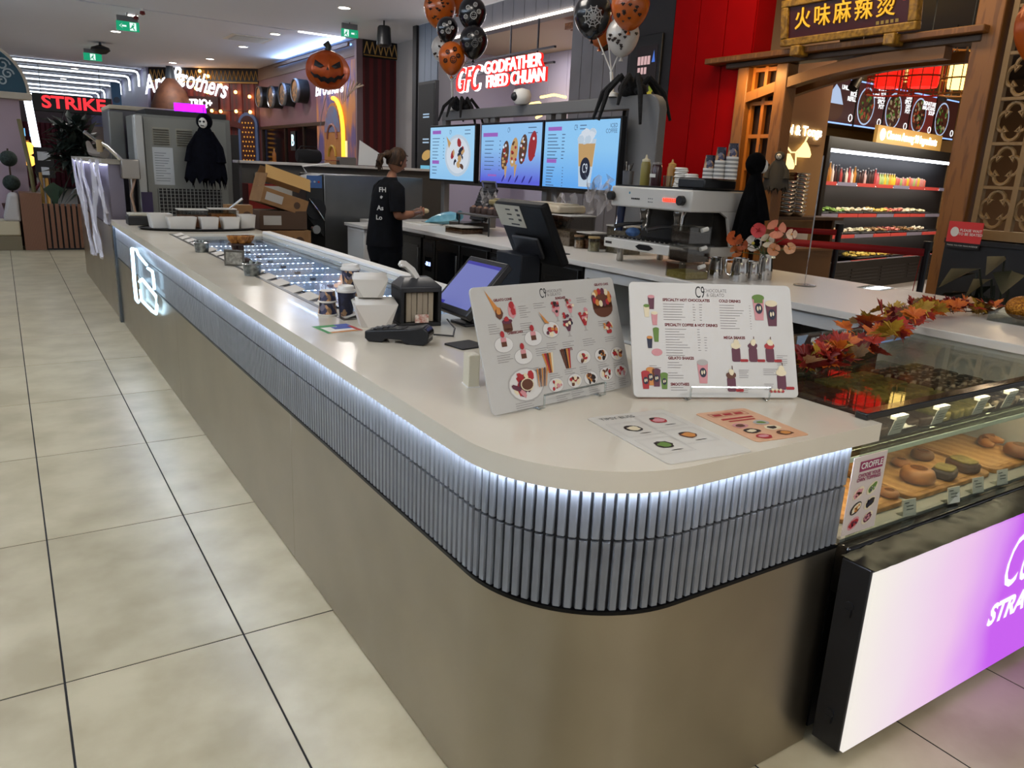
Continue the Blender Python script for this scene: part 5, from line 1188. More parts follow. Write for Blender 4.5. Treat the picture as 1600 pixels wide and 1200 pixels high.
# spiders
def spider(loc, s, rz, label):
    t_ = thing('toy_spider', label, 'spider decoration', loc, rz); M_fuz = mt('black fuzz', '#08080a', .95, col2='#121214', scale=60, bump=.8)
    MB().ball((0, .12 * s, .16 * s), .2 * s, .26 * s, .17 * s, 14, 8).build('abdomen', M_fuz, t_); MB().ball((0, -.17 * s, .14 * s), .14 * s, .14 * s, .12 * s, 12, 8).build('head', M_fuz, t_)
    for k in range(8):
        sx_ = -1 if k % 2 else 1; a = (k // 2 - 1.5) * .6
        dx, dy = sx_ * math.cos(a), math.sin(a)
        drop = rnd.uniform(-.5, 0.) * s
        MB().tube([(dx * .08 * s, dy * .08 * s, .12 * s), (dx * .32 * s, dy * .32 * s, .38 * s), (dx * .62 * s, dy * .62 * s, .18 * s + drop * .3), (dx * .78 * s, dy * .8 * s, -.1 * s + drop)], [.065 * s, .06 * s, .055 * s, .03 * s], 7).build('leg', M_fuz, t_)
p = PX(980, 162, 4.6); spider((4.66, p.y, 2.44), .42, D(10), 'large black furry spider on the right corner of the screen frame')
p = PX(715, 170, 4.6); spider((4.66, p.y, 2.44), .36, D(40), 'smaller black furry spider on the left end of the screen frame')
# balloons
M_org = mt('orange latex', '#b3540a', .3, coat=.4); M_blk = mt('black latex', '#0b0b0e', .25, coat=.5); M_wht = mt('white latex', '#c9c4bd', .35, coat=.3)
def balloon(px, py, rpx, m, label, x=4.6, deco=None):
    c_ = PX(px, py, x); dep = (RW.transposed() @ (c_ - CAM)).z; r = rpx * dep / FPX
    t_ = thing('balloon', label, 'balloon', (c_.x, c_.y, c_.z - r * 1.25))
    prof = [(.001, 0)] + [(r * math.sin(a) * (1 if a > 1.5708 else (.55 + .45 * a / 1.5708) ** .4), r * 1.25 - r * (1.25 if a < 1.5708 else 1.05) * math.cos(a)) for a in [math.pi * k / 14 for k in range(1, 14)]] + [(.001, r * 2.3)]
    MB().lathe(prof, 24).build('skin', m, t_, ang=80); MB().lathe([(.02, -.03), (.006, 0), (.001, .01)], 8).build('knot', m, t_)
    to = (CAM - c_).normalized()
    if deco:
        mb = MB(); e1 = Vector((0, 0, 1)).cross(to).normalized(); e2 = to.cross(e1); cc = Vector((0, 0, r * 1.25))
        def on(u, w_):
            k = max(.05, 1 - u * u - w_ * w_) ** .5; return cc + (e1 * u + e2 * w_ * 1.05 + to * k) * (r * 1.012)
        kind, dm = deco
        if kind == 'web':
            for q in range(10):
                a = q * math.pi / 5; mb.tube([on(.0, -.1), on(.25 * math.cos(a), -.1 + .25 * math.sin(a)), on(.5 * math.cos(a), -.1 + .5 * math.sin(a))], .006, 4)
            for rr in (.16, .3, .44): mb.tube([on(rr * (1 - .12 * (q % 2)) * math.cos(q * math.pi / 10), -.1 + rr * (1 - .12 * (q % 2)) * math.sin(q * math.pi / 10)) for q in range(20)], .005, 4, closed=True)
        elif kind == 'bats':
            for q in range(16):
                u, w_ = rnd.uniform(-.8, .8), rnd.uniform(-.8, .5)
                if u * u + w_ * w_ < .8: mb.tube([on(u - .1, w_ + .03), on(u - .05, w_ + .05), on(u, w_), on(u + .05, w_ + .05), on(u + .1, w_ + .03)], [.003, .009, .012, .009, .003], 5)
        else:
            for q in range(5):
                u, w_ = ((.1, -.15), (.45, .1), (-.3, .3), (.2, .5), (-.45, -.25))[q]; rr = .22 if q == 0 else .13
                mb.tube([on(u + rr * math.cos(z * .7), w_ + rr * math.sin(z * .7)) for z in range(9)], .005, 5, closed=True)
                for z in (-1, 1): mb.tube([on(u + z * rr * .4, w_ + rr * .2), on(u + z * rr * .25, w_ + rr * .35)], .007, 5)
                mb.tube([on(u - rr * .5, w_ - rr * .3), on(u, w_ - rr * .5), on(u + rr * .5, w_ - rr * .3)], .005, 5)
        o_ = mb.build('printed_pattern', dm, t_); o_['kind'] = 'stuff'
M_pw = mt('white ink', '#a8a6a2', .5); M_pk = mt('dark ink', '#24130c', .5)
balloon(687, 12, 25, M_org, 'orange balloon printed with bats at the top left of the left bunch', 4.6, ('bats', M_pk))
balloon(715, -8, 22, M_org, 'orange balloon at the very top of the left bunch', 4.9, None)
balloon(738, 20, 22, M_blk, 'upper large black balloon of the left bunch printed with white faces', 4.6, ('faces', M_pw))
balloon(740, 64, 22, M_blk, 'lower large black balloon of the left bunch with grey print', 4.55, ('faces', mt('grey ink', '#5c5a58', .5)))
balloon(699, 45, 17, M_blk, 'small black balloon in the middle of the left bunch', 4.45, ('faces', M_pw))
balloon(692, 75, 18, M_wht, 'white balloon half hidden behind the low orange one', 4.8, ('bats', M_pk))
balloon(706, 89, 21.5, M_org, 'lowest orange balloon of the left bunch with dark faces', 4.4, ('faces', M_pk))
balloon(927, 22, 30, M_blk, 'black balloon with white spider web in the right bunch', 4.4, ('web', M_pw))
balloon(985, 8, 30, M_org, 'orange balloon printed with bats in the right bunch', 4.4, ('bats', M_pk))
balloon(973, 55, 26, M_wht, 'white balloon printed with bats in the right bunch', 4.55, ('bats', M_pk))
balloon(938, 45, 22, M_org, 'orange balloon behind the web balloon', 4.75, None)
balloon(945, 55, 19, M_blk, 'black balloon lowest behind the web balloon', 4.9, None)
for (px, tops, lab) in ((705, ((690, 100), (706, 112), (735, 88)), 'white balloon stick of the left bunch'), (954, ((930, 50), (950, 60), (970, 78), (985, 38)), 'white balloon stick of the right bunch')):
    b_ = PX(px, 190 if px < 800 else 160, 4.6); t = thing('balloon_stick', lab, 'balloon stand', (4.62, b_.y, 2.45)); o0 = Vector(t.location); hub = PX(px + 1, 128 if px < 800 else 112, 4.6)
    MB().tube([(0, 0, 0), tuple(hub - o0)], .014, 8).build('pole', M_white, t); MB().lathe([(.06, 0), (.05, .03), (.02, .04)], 14).build('foot', M_white, t)
    for (a, b) in tops: MB().tube([tuple(hub - o0), tuple(PX(a, b, 4.55) - o0)], .006, 6).build('rod', M_white, t)
# ---------------------------------------------------------------- far end of the stand
PT_ = struct(MB().box(2.6, 5.6, 10.45, 10.6, 0, 1.73).build('wall_partition', mt('grey partition', '#56544f', .5)))
tag(MB().box(2.55, 5.65, 10.35, 10.7, 1.73, 1.765).build('partition_ledge', M_white, bev=.004), 'white ledge topping the partition at the far end of the stand', 'ledge')
p = PY(482, 243, 10.5); t = thing('speaker', 'black cylindrical portable speaker on the partition ledge', 'speaker', (p.x, 10.5, 1.765)); MB().lathe([(.07, -.16), (.085, -.14), (.09, 0), (.085, .14), (.07, .16)], 18, (0, 0, .092), axis='x').build('body', mt('speaker cloth', '#0c0c10', .8), t); MB().cyl((.16, 0, .092), .06, .006, 16, axis='x').build('cap', mt('speaker cap', '#4a5568', .4), t)
MB().tube([(-.13, 0, .17), (-.1, 0, .215), (.1, 0, .215), (.13, 0, .17)], .008, 6).build('handle', M_black, t)
p = PY(432, 240, 10.5); t = thing('syrup_bottle', 'small orange bottle standing on the partition ledge', 'bottle', (p.x - .03, 10.5, 1.765)); MB().lathe([(.025, 0), (.025, .1), (.01, .13), (.01, .15)], 12).build('body', mt('orange glass', '#a8641a', .3), t); MB().cyl((0, 0, .15), .012, .015, 10).build('cap', M_gold, t)
for k, (px, lab) in enumerate(((545, 'grey plastic organiser on the partition ledge'), (520, 'clear acrylic box with red edge on the partition ledge'))):
    p = PY(px, 250, 10.4); t = thing('organiser', lab, 'organiser', (p.x, 10.5, 1.765)); MB().box(-.12, .12, -.07, .07, -.0, .10 if k == 0 else .05).build('box', mt('grey plastic', '#6f6a64', .5) if k == 0 else M_clear, t, bev=.01); MB().box(-.11, .11, -.06, .06, .10 if k == 0 else .05, .106 if k == 0 else .056).build('rim', M_grey if k == 0 else mt('red edge', '#9a3030', .5), t)
# batch freezer
p = PY(500, 268, 9.0); BF = thing('batch_freezer', 'stainless steel gelato batch freezer at the back of the stand', 'batch freezer', (2.95, 9.0, .17))
M_bf = mt('freezer steel', '#6f706e', .3, .9, col2='#7d7e7c', scale=2)
MB().box(.22, 1.5, .0, .9, .45, 1.48).build('cabinet', M_bf, BF, bev=.008); MB().box(.3, 1.45, .05, .85, 0, .45).build('pedestal', mt('dark steel', '#3f403f', .4, .8), BF)
MB().prism([(0.02, 1.42), (.0, 1.0), (.22, .75), (.22, 1.48)], .02, .55, axis='y').build('control_head', mt('dark steel'), BF, bev=.005)
MB().box(.02, .2, .012, .02, 1.32, 1.46).build('control_panel', mt('blue panel', '#3a5a8c', .35), BF)
for k in range(3): MB().cyl((.06 + k * .05, .004, 1.39), .012, .01, 10, axis='y').build('dial', mt('red dial' if k == 2 else 'grey dial', '#a02c2c' if k == 2 else '#8c98a8', .4), BF)
MB().lathe([(.12, -.03), (.12, 0), (.1, .0)], 18, (.11, .0, 1.08), axis='y').build('hatch', M_black, BF); MB().tube([(.02, -.05, 1.2), (.11, -.07, 1.08), (.2, -.05, .95)], .012, 8).build('hatch_handle', M_chrome, BF); MB().lathe([(.05, -.06), (.05, 0)], 14, (.1, 0, .85), axis='y').build('outlet', M_chrome, BF)
MB().tube([(.05, .1, 1.48), (-.05, -.05, 1.56), (.3, .05, 1.6)], .012, 8).build('lever', M_white, BF)
tag(MB().prism([(0, 0), (.5, 0), (.28, .16), (.02, .3)], 0, .01, axis='y').build('paper_sheet', M_white, loc=PY(560, 258, 9.5)), 'white paper sheet propped on the batch freezer behind the staff member', 'paper')
t = thing('white_cabinet', 'white low cabinet standing behind the staff member', 'cabinet', (3.28, 8.05, .17)); MB().box(0, .3, 0, .5, 0, .93).build('body', M_lam, t); MB().box(-.03, .3, -.03, .53, .93, .965).build('top', M_lam, t, bev=.004); MB().box(-.006, 0, .02, .48, .03, .9).build('door', M_lam, t)
# cardboard boxes
M_kraft = mt('kraft board', '#7d5a35', .8, col2='#8a653d', scale=5)
def carton(loc, w, d, h, label, rz=0., open_=False, dark=False, rot=None):
    t_ = thing('cardboard_box', label, 'cardboard box', loc, rz)
    if rot: t_.rotation_euler = (rot[0], rot[1], rz)
    m = mt('dark kraft', '#4a3423', .8) if dark else M_kraft
    MB().box(-w / 2, w / 2, -d / 2, d / 2, 0, h).build('carton', m, t_, bev=.004)
    MB().box(-w * .42, -w * .05, -d / 2 - .002, -d / 2, h * .25, h * .75).build('label', mt('pale label', '#a8a39a', .6), t_)
    MB().ell(w * .27, h * .5, h * .22, h * .22, -d / 2 - .002, None, 18).build('round_mark', mt('dark kraft', '#4a3423', .8), t_)
    MB().box(-w / 2, w / 2, -.02, .02, h, h + .002).build('tape', mt('brown tape', '#a88a5a', .4), t_)
    if open_:
        MB().box(-w / 2, w / 2, -d / 2 - .005, -d / 2, 0, d * .45).build('flap', mt('light kraft', '#b58f55', .8), t_, loc=(0, 0, h), rot=(D(-35), 0, 0))
        MB().box(-w / 2, w / 2, d / 2, d / 2 + .005, 0, d * .45).build('flap', M_kraft, t_, loc=(0, 0, h), rot=(D(25), 0, 0)); MB().box(-w / 2, -w / 2 + .004, -d / 2, d / 2, h, h + d * .4).build('flap', M_kraft, t_)
    return t_
tc_ = carton((2.57, 8.75, .80), .56, .4, .24, 'large printed carton at the bottom of the cardboard pile')
text('C9', .13, mt('dark kraft'), tc_, (.05, -.206, .12), sx=.6)
carton((2.55, 8.75, 1.05), .52, .4, .2, 'dark carton in the middle of the cardboard pile', dark=True)
carton((2.53, 8.72, 1.27), .52, .36, .17, 'open tilted carton with raised flaps on top of the pile', D(4), True, rot=(0, D(17), 0))
t = thing('box_trolley', 'grey crate carrying the pile of cardboard boxes', 'crate', (2.56, 8.8, .17)); MB().box(-.3, .3, -.25, .25, .03, .63).build('crate', mt('grey crate', '#33333a', .6), t, bev=.01)
for dx in (-.25, .25): MB().cyl((dx, -.2, 0), .03, .03, 10).build('caster', M_black, t)
t = thing('red_carton', 'red and cream carton behind the open cardboard box', 'carton', (2.9, 10.12, 1.19)); MB().box(-.35, .35, -.15, .15, 0, .3).build('carton', mt('red card', '#8f2218', .5), t); MB().box(-.2, .35, -.152, -.15, .12, .28).build('band', mt('cream card'), t)
t = thing('steel_shelf', 'steel shelf unit behind the cardboard boxes', 'shelf', (2.45, 9.92, .17)); MB().box(0, .9, 0, .5, .95, 1.02).build('shelf_plate', M_bf, t)
for (a, b) in ((0, 0), (.85, 0), (0, .45), (.85, .45)): MB().box(a, a + .04, b, b + .04, 0, .95).build('leg', M_bf, t)
t = thing('picture_frame', 'grey framed panel leaning on the far partition', 'frame', (2.95, 10.38, 1.02)); MB().box(-.2, .2, 0, .04, 0, .6).build('frame', M_grey, t, bev=.004); MB().box(-.16, .16, -.004, 0, .05, .55).build('panel', mt('teal grey', '#3f4a4c', .4), t)
# soft serve machines
t = thing('machine_bench', 'low steel bench carrying the two dispensing machines', 'bench', (1.13, 9.34, 0)); MB().box(0, 1.3, 0, 2.3, .1, 1.06).build('body', mt('dark steel'), t); MB().box(0, 1.3, 0, 2.3, 1.06, 1.0995).build('top', M_steel, t)
for (a, b) in ((.05, .05), (1.2, .05), (.05, 2.2), (1.2, 2.2)): MB().cyl((a, b, 0), .03, .1, 8).build('foot', M_black, t)
SS = thing('soft_serve_machine', 'grey soft serve machine seen from its louvred back', 'soft serve machine', (1.30, 9.35, ZT))
M_ss = mt('machine grey', '#6e706c', .4, .3)
mb = MB(); MB().box(0, .98, .25, 1.1, 0, 1.10).build('body', M_ss, SS, bev=.01)
MB().box(.06, .92, .22, .25, .03, 1.07).build('back_panel', mt('panel grey', '#7b7d78', .42, .3), SS, bev=.004)
for k in range(3):
    g = MB().box(.14 + k * .24, .32 + k * .24, .214, .22, .78, .97).build('louvre_panel', mt('louvre grey', '#858478', .45), SS)
    for j in range(7): MB(Matrix.Translation((0, .208, .795 + j * .025)) @ Matrix.Rotation(D(30), 4, 'X')).box(.15 + k * .24, .31 + k * .24, -.006, .006, -.002, .004).build('slat', mt('louvre slat', '#56554c', .5), g)
MB().box(.13, .34, .216, .219, .36, .76).build('notice', mt('grey notice', '#aab0b4', .6), SS)
nb = MB()
for k in range(12): nb.rect(.15, .15 + rnd.uniform(.08, .17), .40 + k * .027, .406 + k * .027, .2155)
o = nb.build('print_line', mt('notice ink', '#5a6066', .6), SS)
gr = MB().box(.16, .84, .21, .214, .02, .32).build('grille_back', M_dark, SS)
for k in range(17): MB().box(.16 + k * .0415, .167 + k * .0415, .2, .21, .02, .32).build('grille_bar', mt('grille steel', '#9a9c98', .35, .8), SS)
for k in range(8): MB().box(.16, .84, .2, .205, .03 + k * .038, .035 + k * .038).build('grille_bar', mt('grille steel'), SS)
MB().box(-.04, .04, .12, .3, .0, 1.08).build('corner_post', mt('pale post', '#a3a4a0', .4), SS, bev=.01); MB().box(-.03, .08, .10, .2, .0, .28).build('purple_foot', mt('deep purple', '#24153c', .5), SS)
MB().box(.1, .95, .3, 1.0, 1.10, 1.16).build('top_tray', M_black, SS)
t = thing('tall_machine', 'second grey dispensing machine behind the soft serve machine', 'machine', (1.16, 10.72, ZT)); MB().box(0, 1.0, 0, .8, 0, 1.18).build('body', mt('back machine grey', '#55565a', .4, .4), t, bev=.01); MB().box(-.0, 1.02, -.02, .82, 1.18, 1.23).build('top_cover', mt('cream cover', '#a8a08c', .5), t, bev=.01)
MB().box(-.02, .14, -.1, -.0, .55, 1.15).build('dispenser_head', M_ss, t, bev=.01); MB().tube([(-.1, -.15, .75), (-.3, -.2, .9)], .02, 8).build('lever', M_chrome, t)
tag(MB().box(.0, .36, 0, .14, 0, .002).build('purple_lamp', glow('purple led', '#8a10ff', 4), loc=(1.84, 10.45, 2.27), rot=(D(65), 0, D(-8))), 'purple LED light panel glowing on top of the soft serve machine', 'lamp')
t = thing('tap_column', 'jointed chrome dispensing arm left of the soft serve machine', 'tap', (1.16, 9.30, ZT))
MB().cyl((0, 0, 0), .06, .02, 16).build('base', M_chrome, t); MB().tube([(0, 0, .02), (0, 0, .45)], .025, 10).build('column', M_chrome, t); MB().box(-.09, .09, -.06, .06, .42, .62).build('joint_block', mt('chrome block', '#9a948c', .3, .9), t, bev=.01)
MB().tube([(-.05, 0, .58), (-.2, .0, .74), (-.27, 0, .78)], .022, 10).build('arm', M_chrome, t); MB().tube([(-.27, 0, .80), (-.27, 0, .68)], .03, 10).build('nozzle', mt('nozzle amber', '#8c7a5a', .4), t); MB().tube([(.05, 0, .45), (-.02, -.05, .25), (.02, -.02, .05)], .012, 8).build('hose', mt('tan hose', '#8c7260', .5), t)
reaper((1.93, 9.28, 1.50), .74, .36, D(-25), 'black hooded reaper doll hanging on the soft serve machine', mt('navy gauze', '#05060c', .95, col2='#0a0b14', scale=25, bump=.4, spec=.08), 14)
# topping tubs on a dark turntable
q = PZ(305, 356)
t = thing('round_tray', 'black oval tray holding the white topping tubs', 'tray', (1.56, 8.0, ZT)); MB().lathe([(.5, 0), (.53, .012), (.52, .016), (.001, .014)], 36, sy=.55).build('plate', M_black, t); MB().lathe([(.52, .012), (.54, .02), (.52, .024)], 36, sy=.55, cap=False).build('rim', M_black, t)
def wtub(x, y, w, d, h, fill, label):
    t_ = thing('topping_tub', label, 'tub', (x, y, ZT + .0165)); o_ = rrect(w, d, .02); i_ = rrect(w - .012, d - .012, .016); b_ = rrect(w * .85, d * .85, .016)
    mb_ = MB(); n_ = len(o_); v_ = [(p_[0], p_[1], 0) for p_ in b_] + [(p_[0], p_[1], h) for p_ in o_] + [(p_[0], p_[1], h) for p_ in i_] + [(p_[0] * .85, p_[1] * .85, .01) for p_ in i_]
    f_ = []
    for r_ in range(3):
        for i in range(n_): f_.append((r_ * n_ + i, r_ * n_ + (i + 1) % n_, (r_ + 1) * n_ + (i + 1) % n_, (r_ + 1) * n_ + i))
    f_.append(tuple(range(3 * n_, 4 * n_))); f_.append(tuple(range(n_))[::-1]); mb_.add(v_, f_).build('shell', mt('tub white', '#cdcac2', .35), t_)
    MB().prism([(p_[0] * .93, p_[1] * .93) for p_ in i_], h * .3, h * .8).build('contents', mt('topping ' + fill, fill, .8, col2='#6d4a30', scale=60, bump=.8), t_)
wtub(1.22, 8.02, .20, .22, .13, '#5a3a26', 'white topping tub at the left end of the oval tray'); wtub(1.38, 7.86, .26, .16, .11, '#3f2415', 'wide white topping tub in front on the oval tray'); wtub(1.62, 7.84, .17, .15, .11, '#7a5a3a', 'square white topping tub in the middle of the oval tray')
wtub(1.82, 7.86, .17, .15, .11, '#8c5520', 'square white topping tub right of the middle one'); wtub(2.0, 7.98, .16, .2, .13, '#4a2a1c', 'white topping tub at the right end of the oval tray')
box_((1.52, 8.08, ZT + .0165), .13, .08, .16, '#9a6a52', 'clear box of pale crumbs behind the white tubs', .7); box_((1.80, 8.08, ZT + .0165), .12, .08, .17, '#b06a1c', 'clear box of orange crumbs with a serving spoon', .75)
tag(MB().tube([(1.86, 8.02, ZT + .2), (1.98, 7.98, ZT + .3)], [.01, .014], 8).build('serving_spoon', M_chrome), 'steel serving spoon leaning in the orange crumb box', 'spoon')
carton((2.02, 8.35, ZT), .26, .16, .22, 'small kraft box behind the topping tubs')
t = thing('black_caddy', 'black caddy with cream lid left of the topping tubs', 'caddy', (1.12, 8.55, ZT)); MB().box(-.12, .16, -.1, .1, 0, .09).build('tray', M_black, t, bev=.01); MB().box(-.11, .12, -.1, .09, .09, .115).build('lid', mt('cream lid', '#a8a496', .5), t, bev=.008)
# tall far counter with cobwebs
FC = thing('far_counter', 'tall steel counter beyond the gelato bench with a lit top edge', 'counter', (.95, 9.4, 0))
MB().box(0, .16, 0, 4.0, 0, 1.0).build('lower_panel', M_brush, FC); MB().box(.01, .15, .0, 4.0, 1.0, 1.66).build('upper_panel', mt('mauve mirror panel', '#7a7480', .3, .6), FC); MB().box(-.05, .18, -.05, 4.05, 1.66, 1.71).build('top', mt('grey stone', '#8d867a', .4), FC, bev=.005)
MB().box(-.03, -.005, .0, 4.0, 1.645, 1.659).build('led_strip', glow('led strip lilac', '#cfd4ff', 10), FC)
CW = thing('cobweb_gauze', 'white torn cobweb gauze hanging down the tall far counter', 'cobweb', (.90, 10.5, 1.7)); cb = Vector(CW.location)
M_gz = mt('white gauze', '#c4c2c6', .9)
M_gz2 = glass('thin gauze', '#ffffff', 0., .9, 0.)
nt_g = M_gz2.node_tree; df = nt_g.nodes.new('ShaderNodeBsdfDiffuse'); df.inputs[0].default_value = C('#c9c6cc')
mxg = [n__ for n__ in nt_g.nodes if n__.type == 'MIX_SHADER'][0]; nt_g.links.new(df.outputs[0], mxg.inputs[2]); nt_g.links.remove(mxg.inputs[0].links[0]); mxg.inputs[0].default_value = .55
strands = ([(114, 248), (118, 275), (124, 300), (130, 325), (136, 350), (142, 375), (148, 398)], [(128, 249), (131, 275), (138, 300), (143, 325), (147, 350), (150, 372), (154, 395)], [(142, 250), (148, 275), (149, 300), (148, 325), (150, 350), (154, 375), (160, 402)], [(153, 251), (152, 268), (156, 285), (160, 300), (163, 318), (165, 332), (166, 348)], [(121, 249), (127, 285), (133, 315), (137, 345), (140, 365), (144, 385), (147, 398)])
for k, pts in enumerate(strands):
    v3 = [PX(a, b, .90) - cb for (a, b) in pts]
    for q in range(4):
        MB().tube([v_ + Vector((rnd.uniform(-.015, .015), rnd.uniform(-.14, .14), rnd.uniform(-.01, .01))) for v_ in v3], [.012 * rnd.uniform(.3, 1.6) for _ in v3], 5).build('gauze_strand', M_gz, CW)
    mb = MB(); vv = []
    for v_ in v3:
        w_ = rnd.uniform(.08, .30)
        vv += [tuple(v_ + Vector((rnd.uniform(-.02, .01), -w_, rnd.uniform(-.03, .03)))), tuple(v_ + Vector((-.02, 0, 0))), tuple(v_ + Vector((rnd.uniform(-.02, .01), w_, rnd.uniform(-.03, .03))))]
    mb.add(vv, [(3 * i_ + j_, 3 * i_ + j_ + 1, 3 * i_ + j_ + 4, 3 * i_ + j_ + 3) for i_ in range(len(v3) - 1) for j_ in range(2)]); mb.build('gauze_sheet', M_gz2, CW)
tag(MB().tube([(1.0, 10.0, 1.76), (1.02, 11.2, 1.76), (1.05, 12.0, 1.78), (1.06, 12.5, 1.9)], [.05, .04, .05, .03], 8).build('cloth_roll', mt('grey cloth', '#6b6258', .8)), 'crumpled grey cloth lying on the tall far counter', 'cloth')
# ================================================================== STAFF MEMBER
def skin(name, verts, edges, mat, parent=None, loc=None, sub=2, root=0):
    me = bpy.data.meshes.new(name); me.from_pydata([v[:3] for v in verts], edges, []); me.materials.append(mat)
    o_ = bpy.data.objects.new(name, me); COL.objects.link(o_)
    if parent: o_.parent = parent
    if loc is not None: o_.location = loc
    m_ = o_.modifiers.new('skin', 'SKIN'); m_.use_smooth_shade = True; m_.branch_smoothing = .6
    for i, v in enumerate(verts):
        sv = me.skin_vertices[0].data[i]; sv.radius = (v[3], v[4] if len(v) > 4 else v[3]); sv.use_root = (i == root)
    s_ = o_.modifiers.new('sub', 'SUBSURF'); s_.levels = sub; s_.render_levels = sub
    return o_
M_skin = mt('skin', '#96664c', .6, spec=.3); M_tee = mt('black cotton', '#08090c', .9, col2='#0c0d12', scale=14, bump=.2, spec=.15); M_hair = mt('brown hair', '#20150e', .6, col2='#4a3422', scale=9, stretch=(6, 6, 1), bump=.5, spec=.2)
hp = PY(612, 258, 7.15)
PX0, PY0, PZ0 = 3.16, 7.2, .17
HT = 1.0
# standing, facing +x, head bowed slightly to the work in her hands; joints in metres from the floor under her
J = {'pelvis': (0, 0, .94), 'waist': (.01, 0, 1.10), 'chest': (.02, 0, 1.30), 'upper': (.03, 0, 1.43), 'neck': (.06, 0, 1.52), 'neck2': (.085, 0, 1.565), 'head': (.118, 0, 1.655)}
V = [(*J['pelvis'], .10, .12), (*J['waist'], .09, .11), (*J['chest'], .10, .12), (*J['upper'], .045, .06), (*J['neck'], .052), (*J['neck2'], .05)]
E_ = [(0, 1), (1, 2), (2, 3), (3, 4), (4, 5)]
def chain(pts, start):
    last = start
    for p_ in pts:
        V.append(p_); E_.append((last, len(V) - 1)); last = len(V) - 1
    return last
for sy in (-1, 1):
    chain([(0, sy * .10, .86, .10), (.02, sy * .10, .50, .065), (.0, sy * .105, .30, .055), (-.02, sy * .11, .09, .04), (.06, sy * .115, .035, .038), (.15, sy * .12, .025, .03)], 0)
hands = {}
for sy, el, wr in ((-1, (.02, -.235, 1.13), (.27, -.15, 1.17)), (1, (.05, .235, 1.14), (.28, .06, 1.15))):
    s_ = chain([(.03, sy * .165, 1.375, .05), (.02, sy * .205, 1.28, .052), (*el, .045), ((el[0] + wr[0]) / 2, (el[1] + wr[1]) / 2, (el[2] + wr[2]) / 2 + .0, .040), (*wr, .028)], 3)
    w_ = Vector(wr); fwd = Vector((.9, -sy * .38, .12)).normalized(); side = Vector((0, 0, 1)); ac = fwd.cross(side).normalized()
    palm = w_ + fwd * .055
    pi_ = chain([(*palm, .032, .024)], s_)
    for k in range(4):
        off = side * ((k - 1.5) * .02); ln = (.05, .058, .054, .042)[k]
        a = palm + fwd * .035 + off; b = a + fwd * ln * .55 - ac * sy * -.012; c_ = b + fwd * ln * .25 + ac * sy * .024
        chain([(*a, .0105), (*b, .0095), (*c_, .008)], pi_)
    a = palm + side * .028 + fwd * .0 + ac * sy * .01; b = a + fwd * .03 + side * .012 + ac * sy * .02; c_ = b + fwd * .025 + ac * sy * .01
    chain([(*a, .0115), (*b, .010), (*c_, .0085)], pi_)
    hands[sy] = palm + fwd * .07
person = skin('person', V, E_, M_skin, loc=(PX0, PY0, PZ0))
tag(person, 'staff member in black t-shirt and trousers working at the rear worktop', 'person')
# head
hb = MB(); hc = Vector(J['head']); v = []; n, k_ = 24, 18
for j in range(k_ + 1):
    th = math.pi * j / k_
    for i in range(n):
        a = 2 * math.pi * i / n; x, y, z = math.sin(th) * math.cos(a), math.sin(th) * math.sin(a), -math.cos(th)
        rx, ry, rz = .098, .076, .118
        f = 1.
        if z < -.2: f = 1 - .30 * ((-z - .2) / .8) ** 1.5 * (1 if x > 0 else .5)
        px_, py_, pz_ = x * rx * f, y * ry * f, z * rz
        if x > .55:
            nose = math.exp(-((y / .16) ** 2)) * math.exp(-(((z + .12) / .17) ** 2)); px_ += .026 * nose
            px_ -= .010 * math.exp(-((abs(y) - .38) / .16) ** 2) * math.exp(-((z - .08) / .12) ** 2)
            px_ += .007 * math.exp(-((y / .3) ** 2)) * math.exp(-(((z + .45) / .09) ** 2)); px_ += .008 * math.exp(-((y / .35) ** 2)) * math.exp(-(((z + .85) / .15) ** 2))
        v.append((px_, py_, pz_))
hb.add(v, [(j * n + i, j * n + (i + 1) % n, (j + 1) * n + (i + 1) % n, (j + 1) * n + i) for j in range(k_) for i in range(n)])
HEAD = hb.build('head', M_skin, person, loc=tuple(hc), rot=(0, D(14), D(8)), ang=180)
for sy in (-1, 1):
    MB().ball((.082, sy * .031, .008), .011, .014, .009, 10, 6).build('eye', mt('eye white', '#cfc6bc', .3), HEAD); MB().ball((.090, sy * .031, .008), .005, .006, .006, 8, 6).build('iris', mt('iris', '#20140e', .3), HEAD)
    MB().tube([(.086, sy * .016, .028), (.090, sy * .033, .034), (.080, sy * .05, .028)], .004, 5).build('eyebrow', M_hair, HEAD)
    MB().ball((-.004, sy * .078, -.008), .02, .009, .032, 10, 8).build('ear', M_skin, HEAD)
MB().ball((.090, 0, -.056), .008, .024, .007, 10, 6).build('lips', mt('lips', '#7d4038', .5), HEAD)
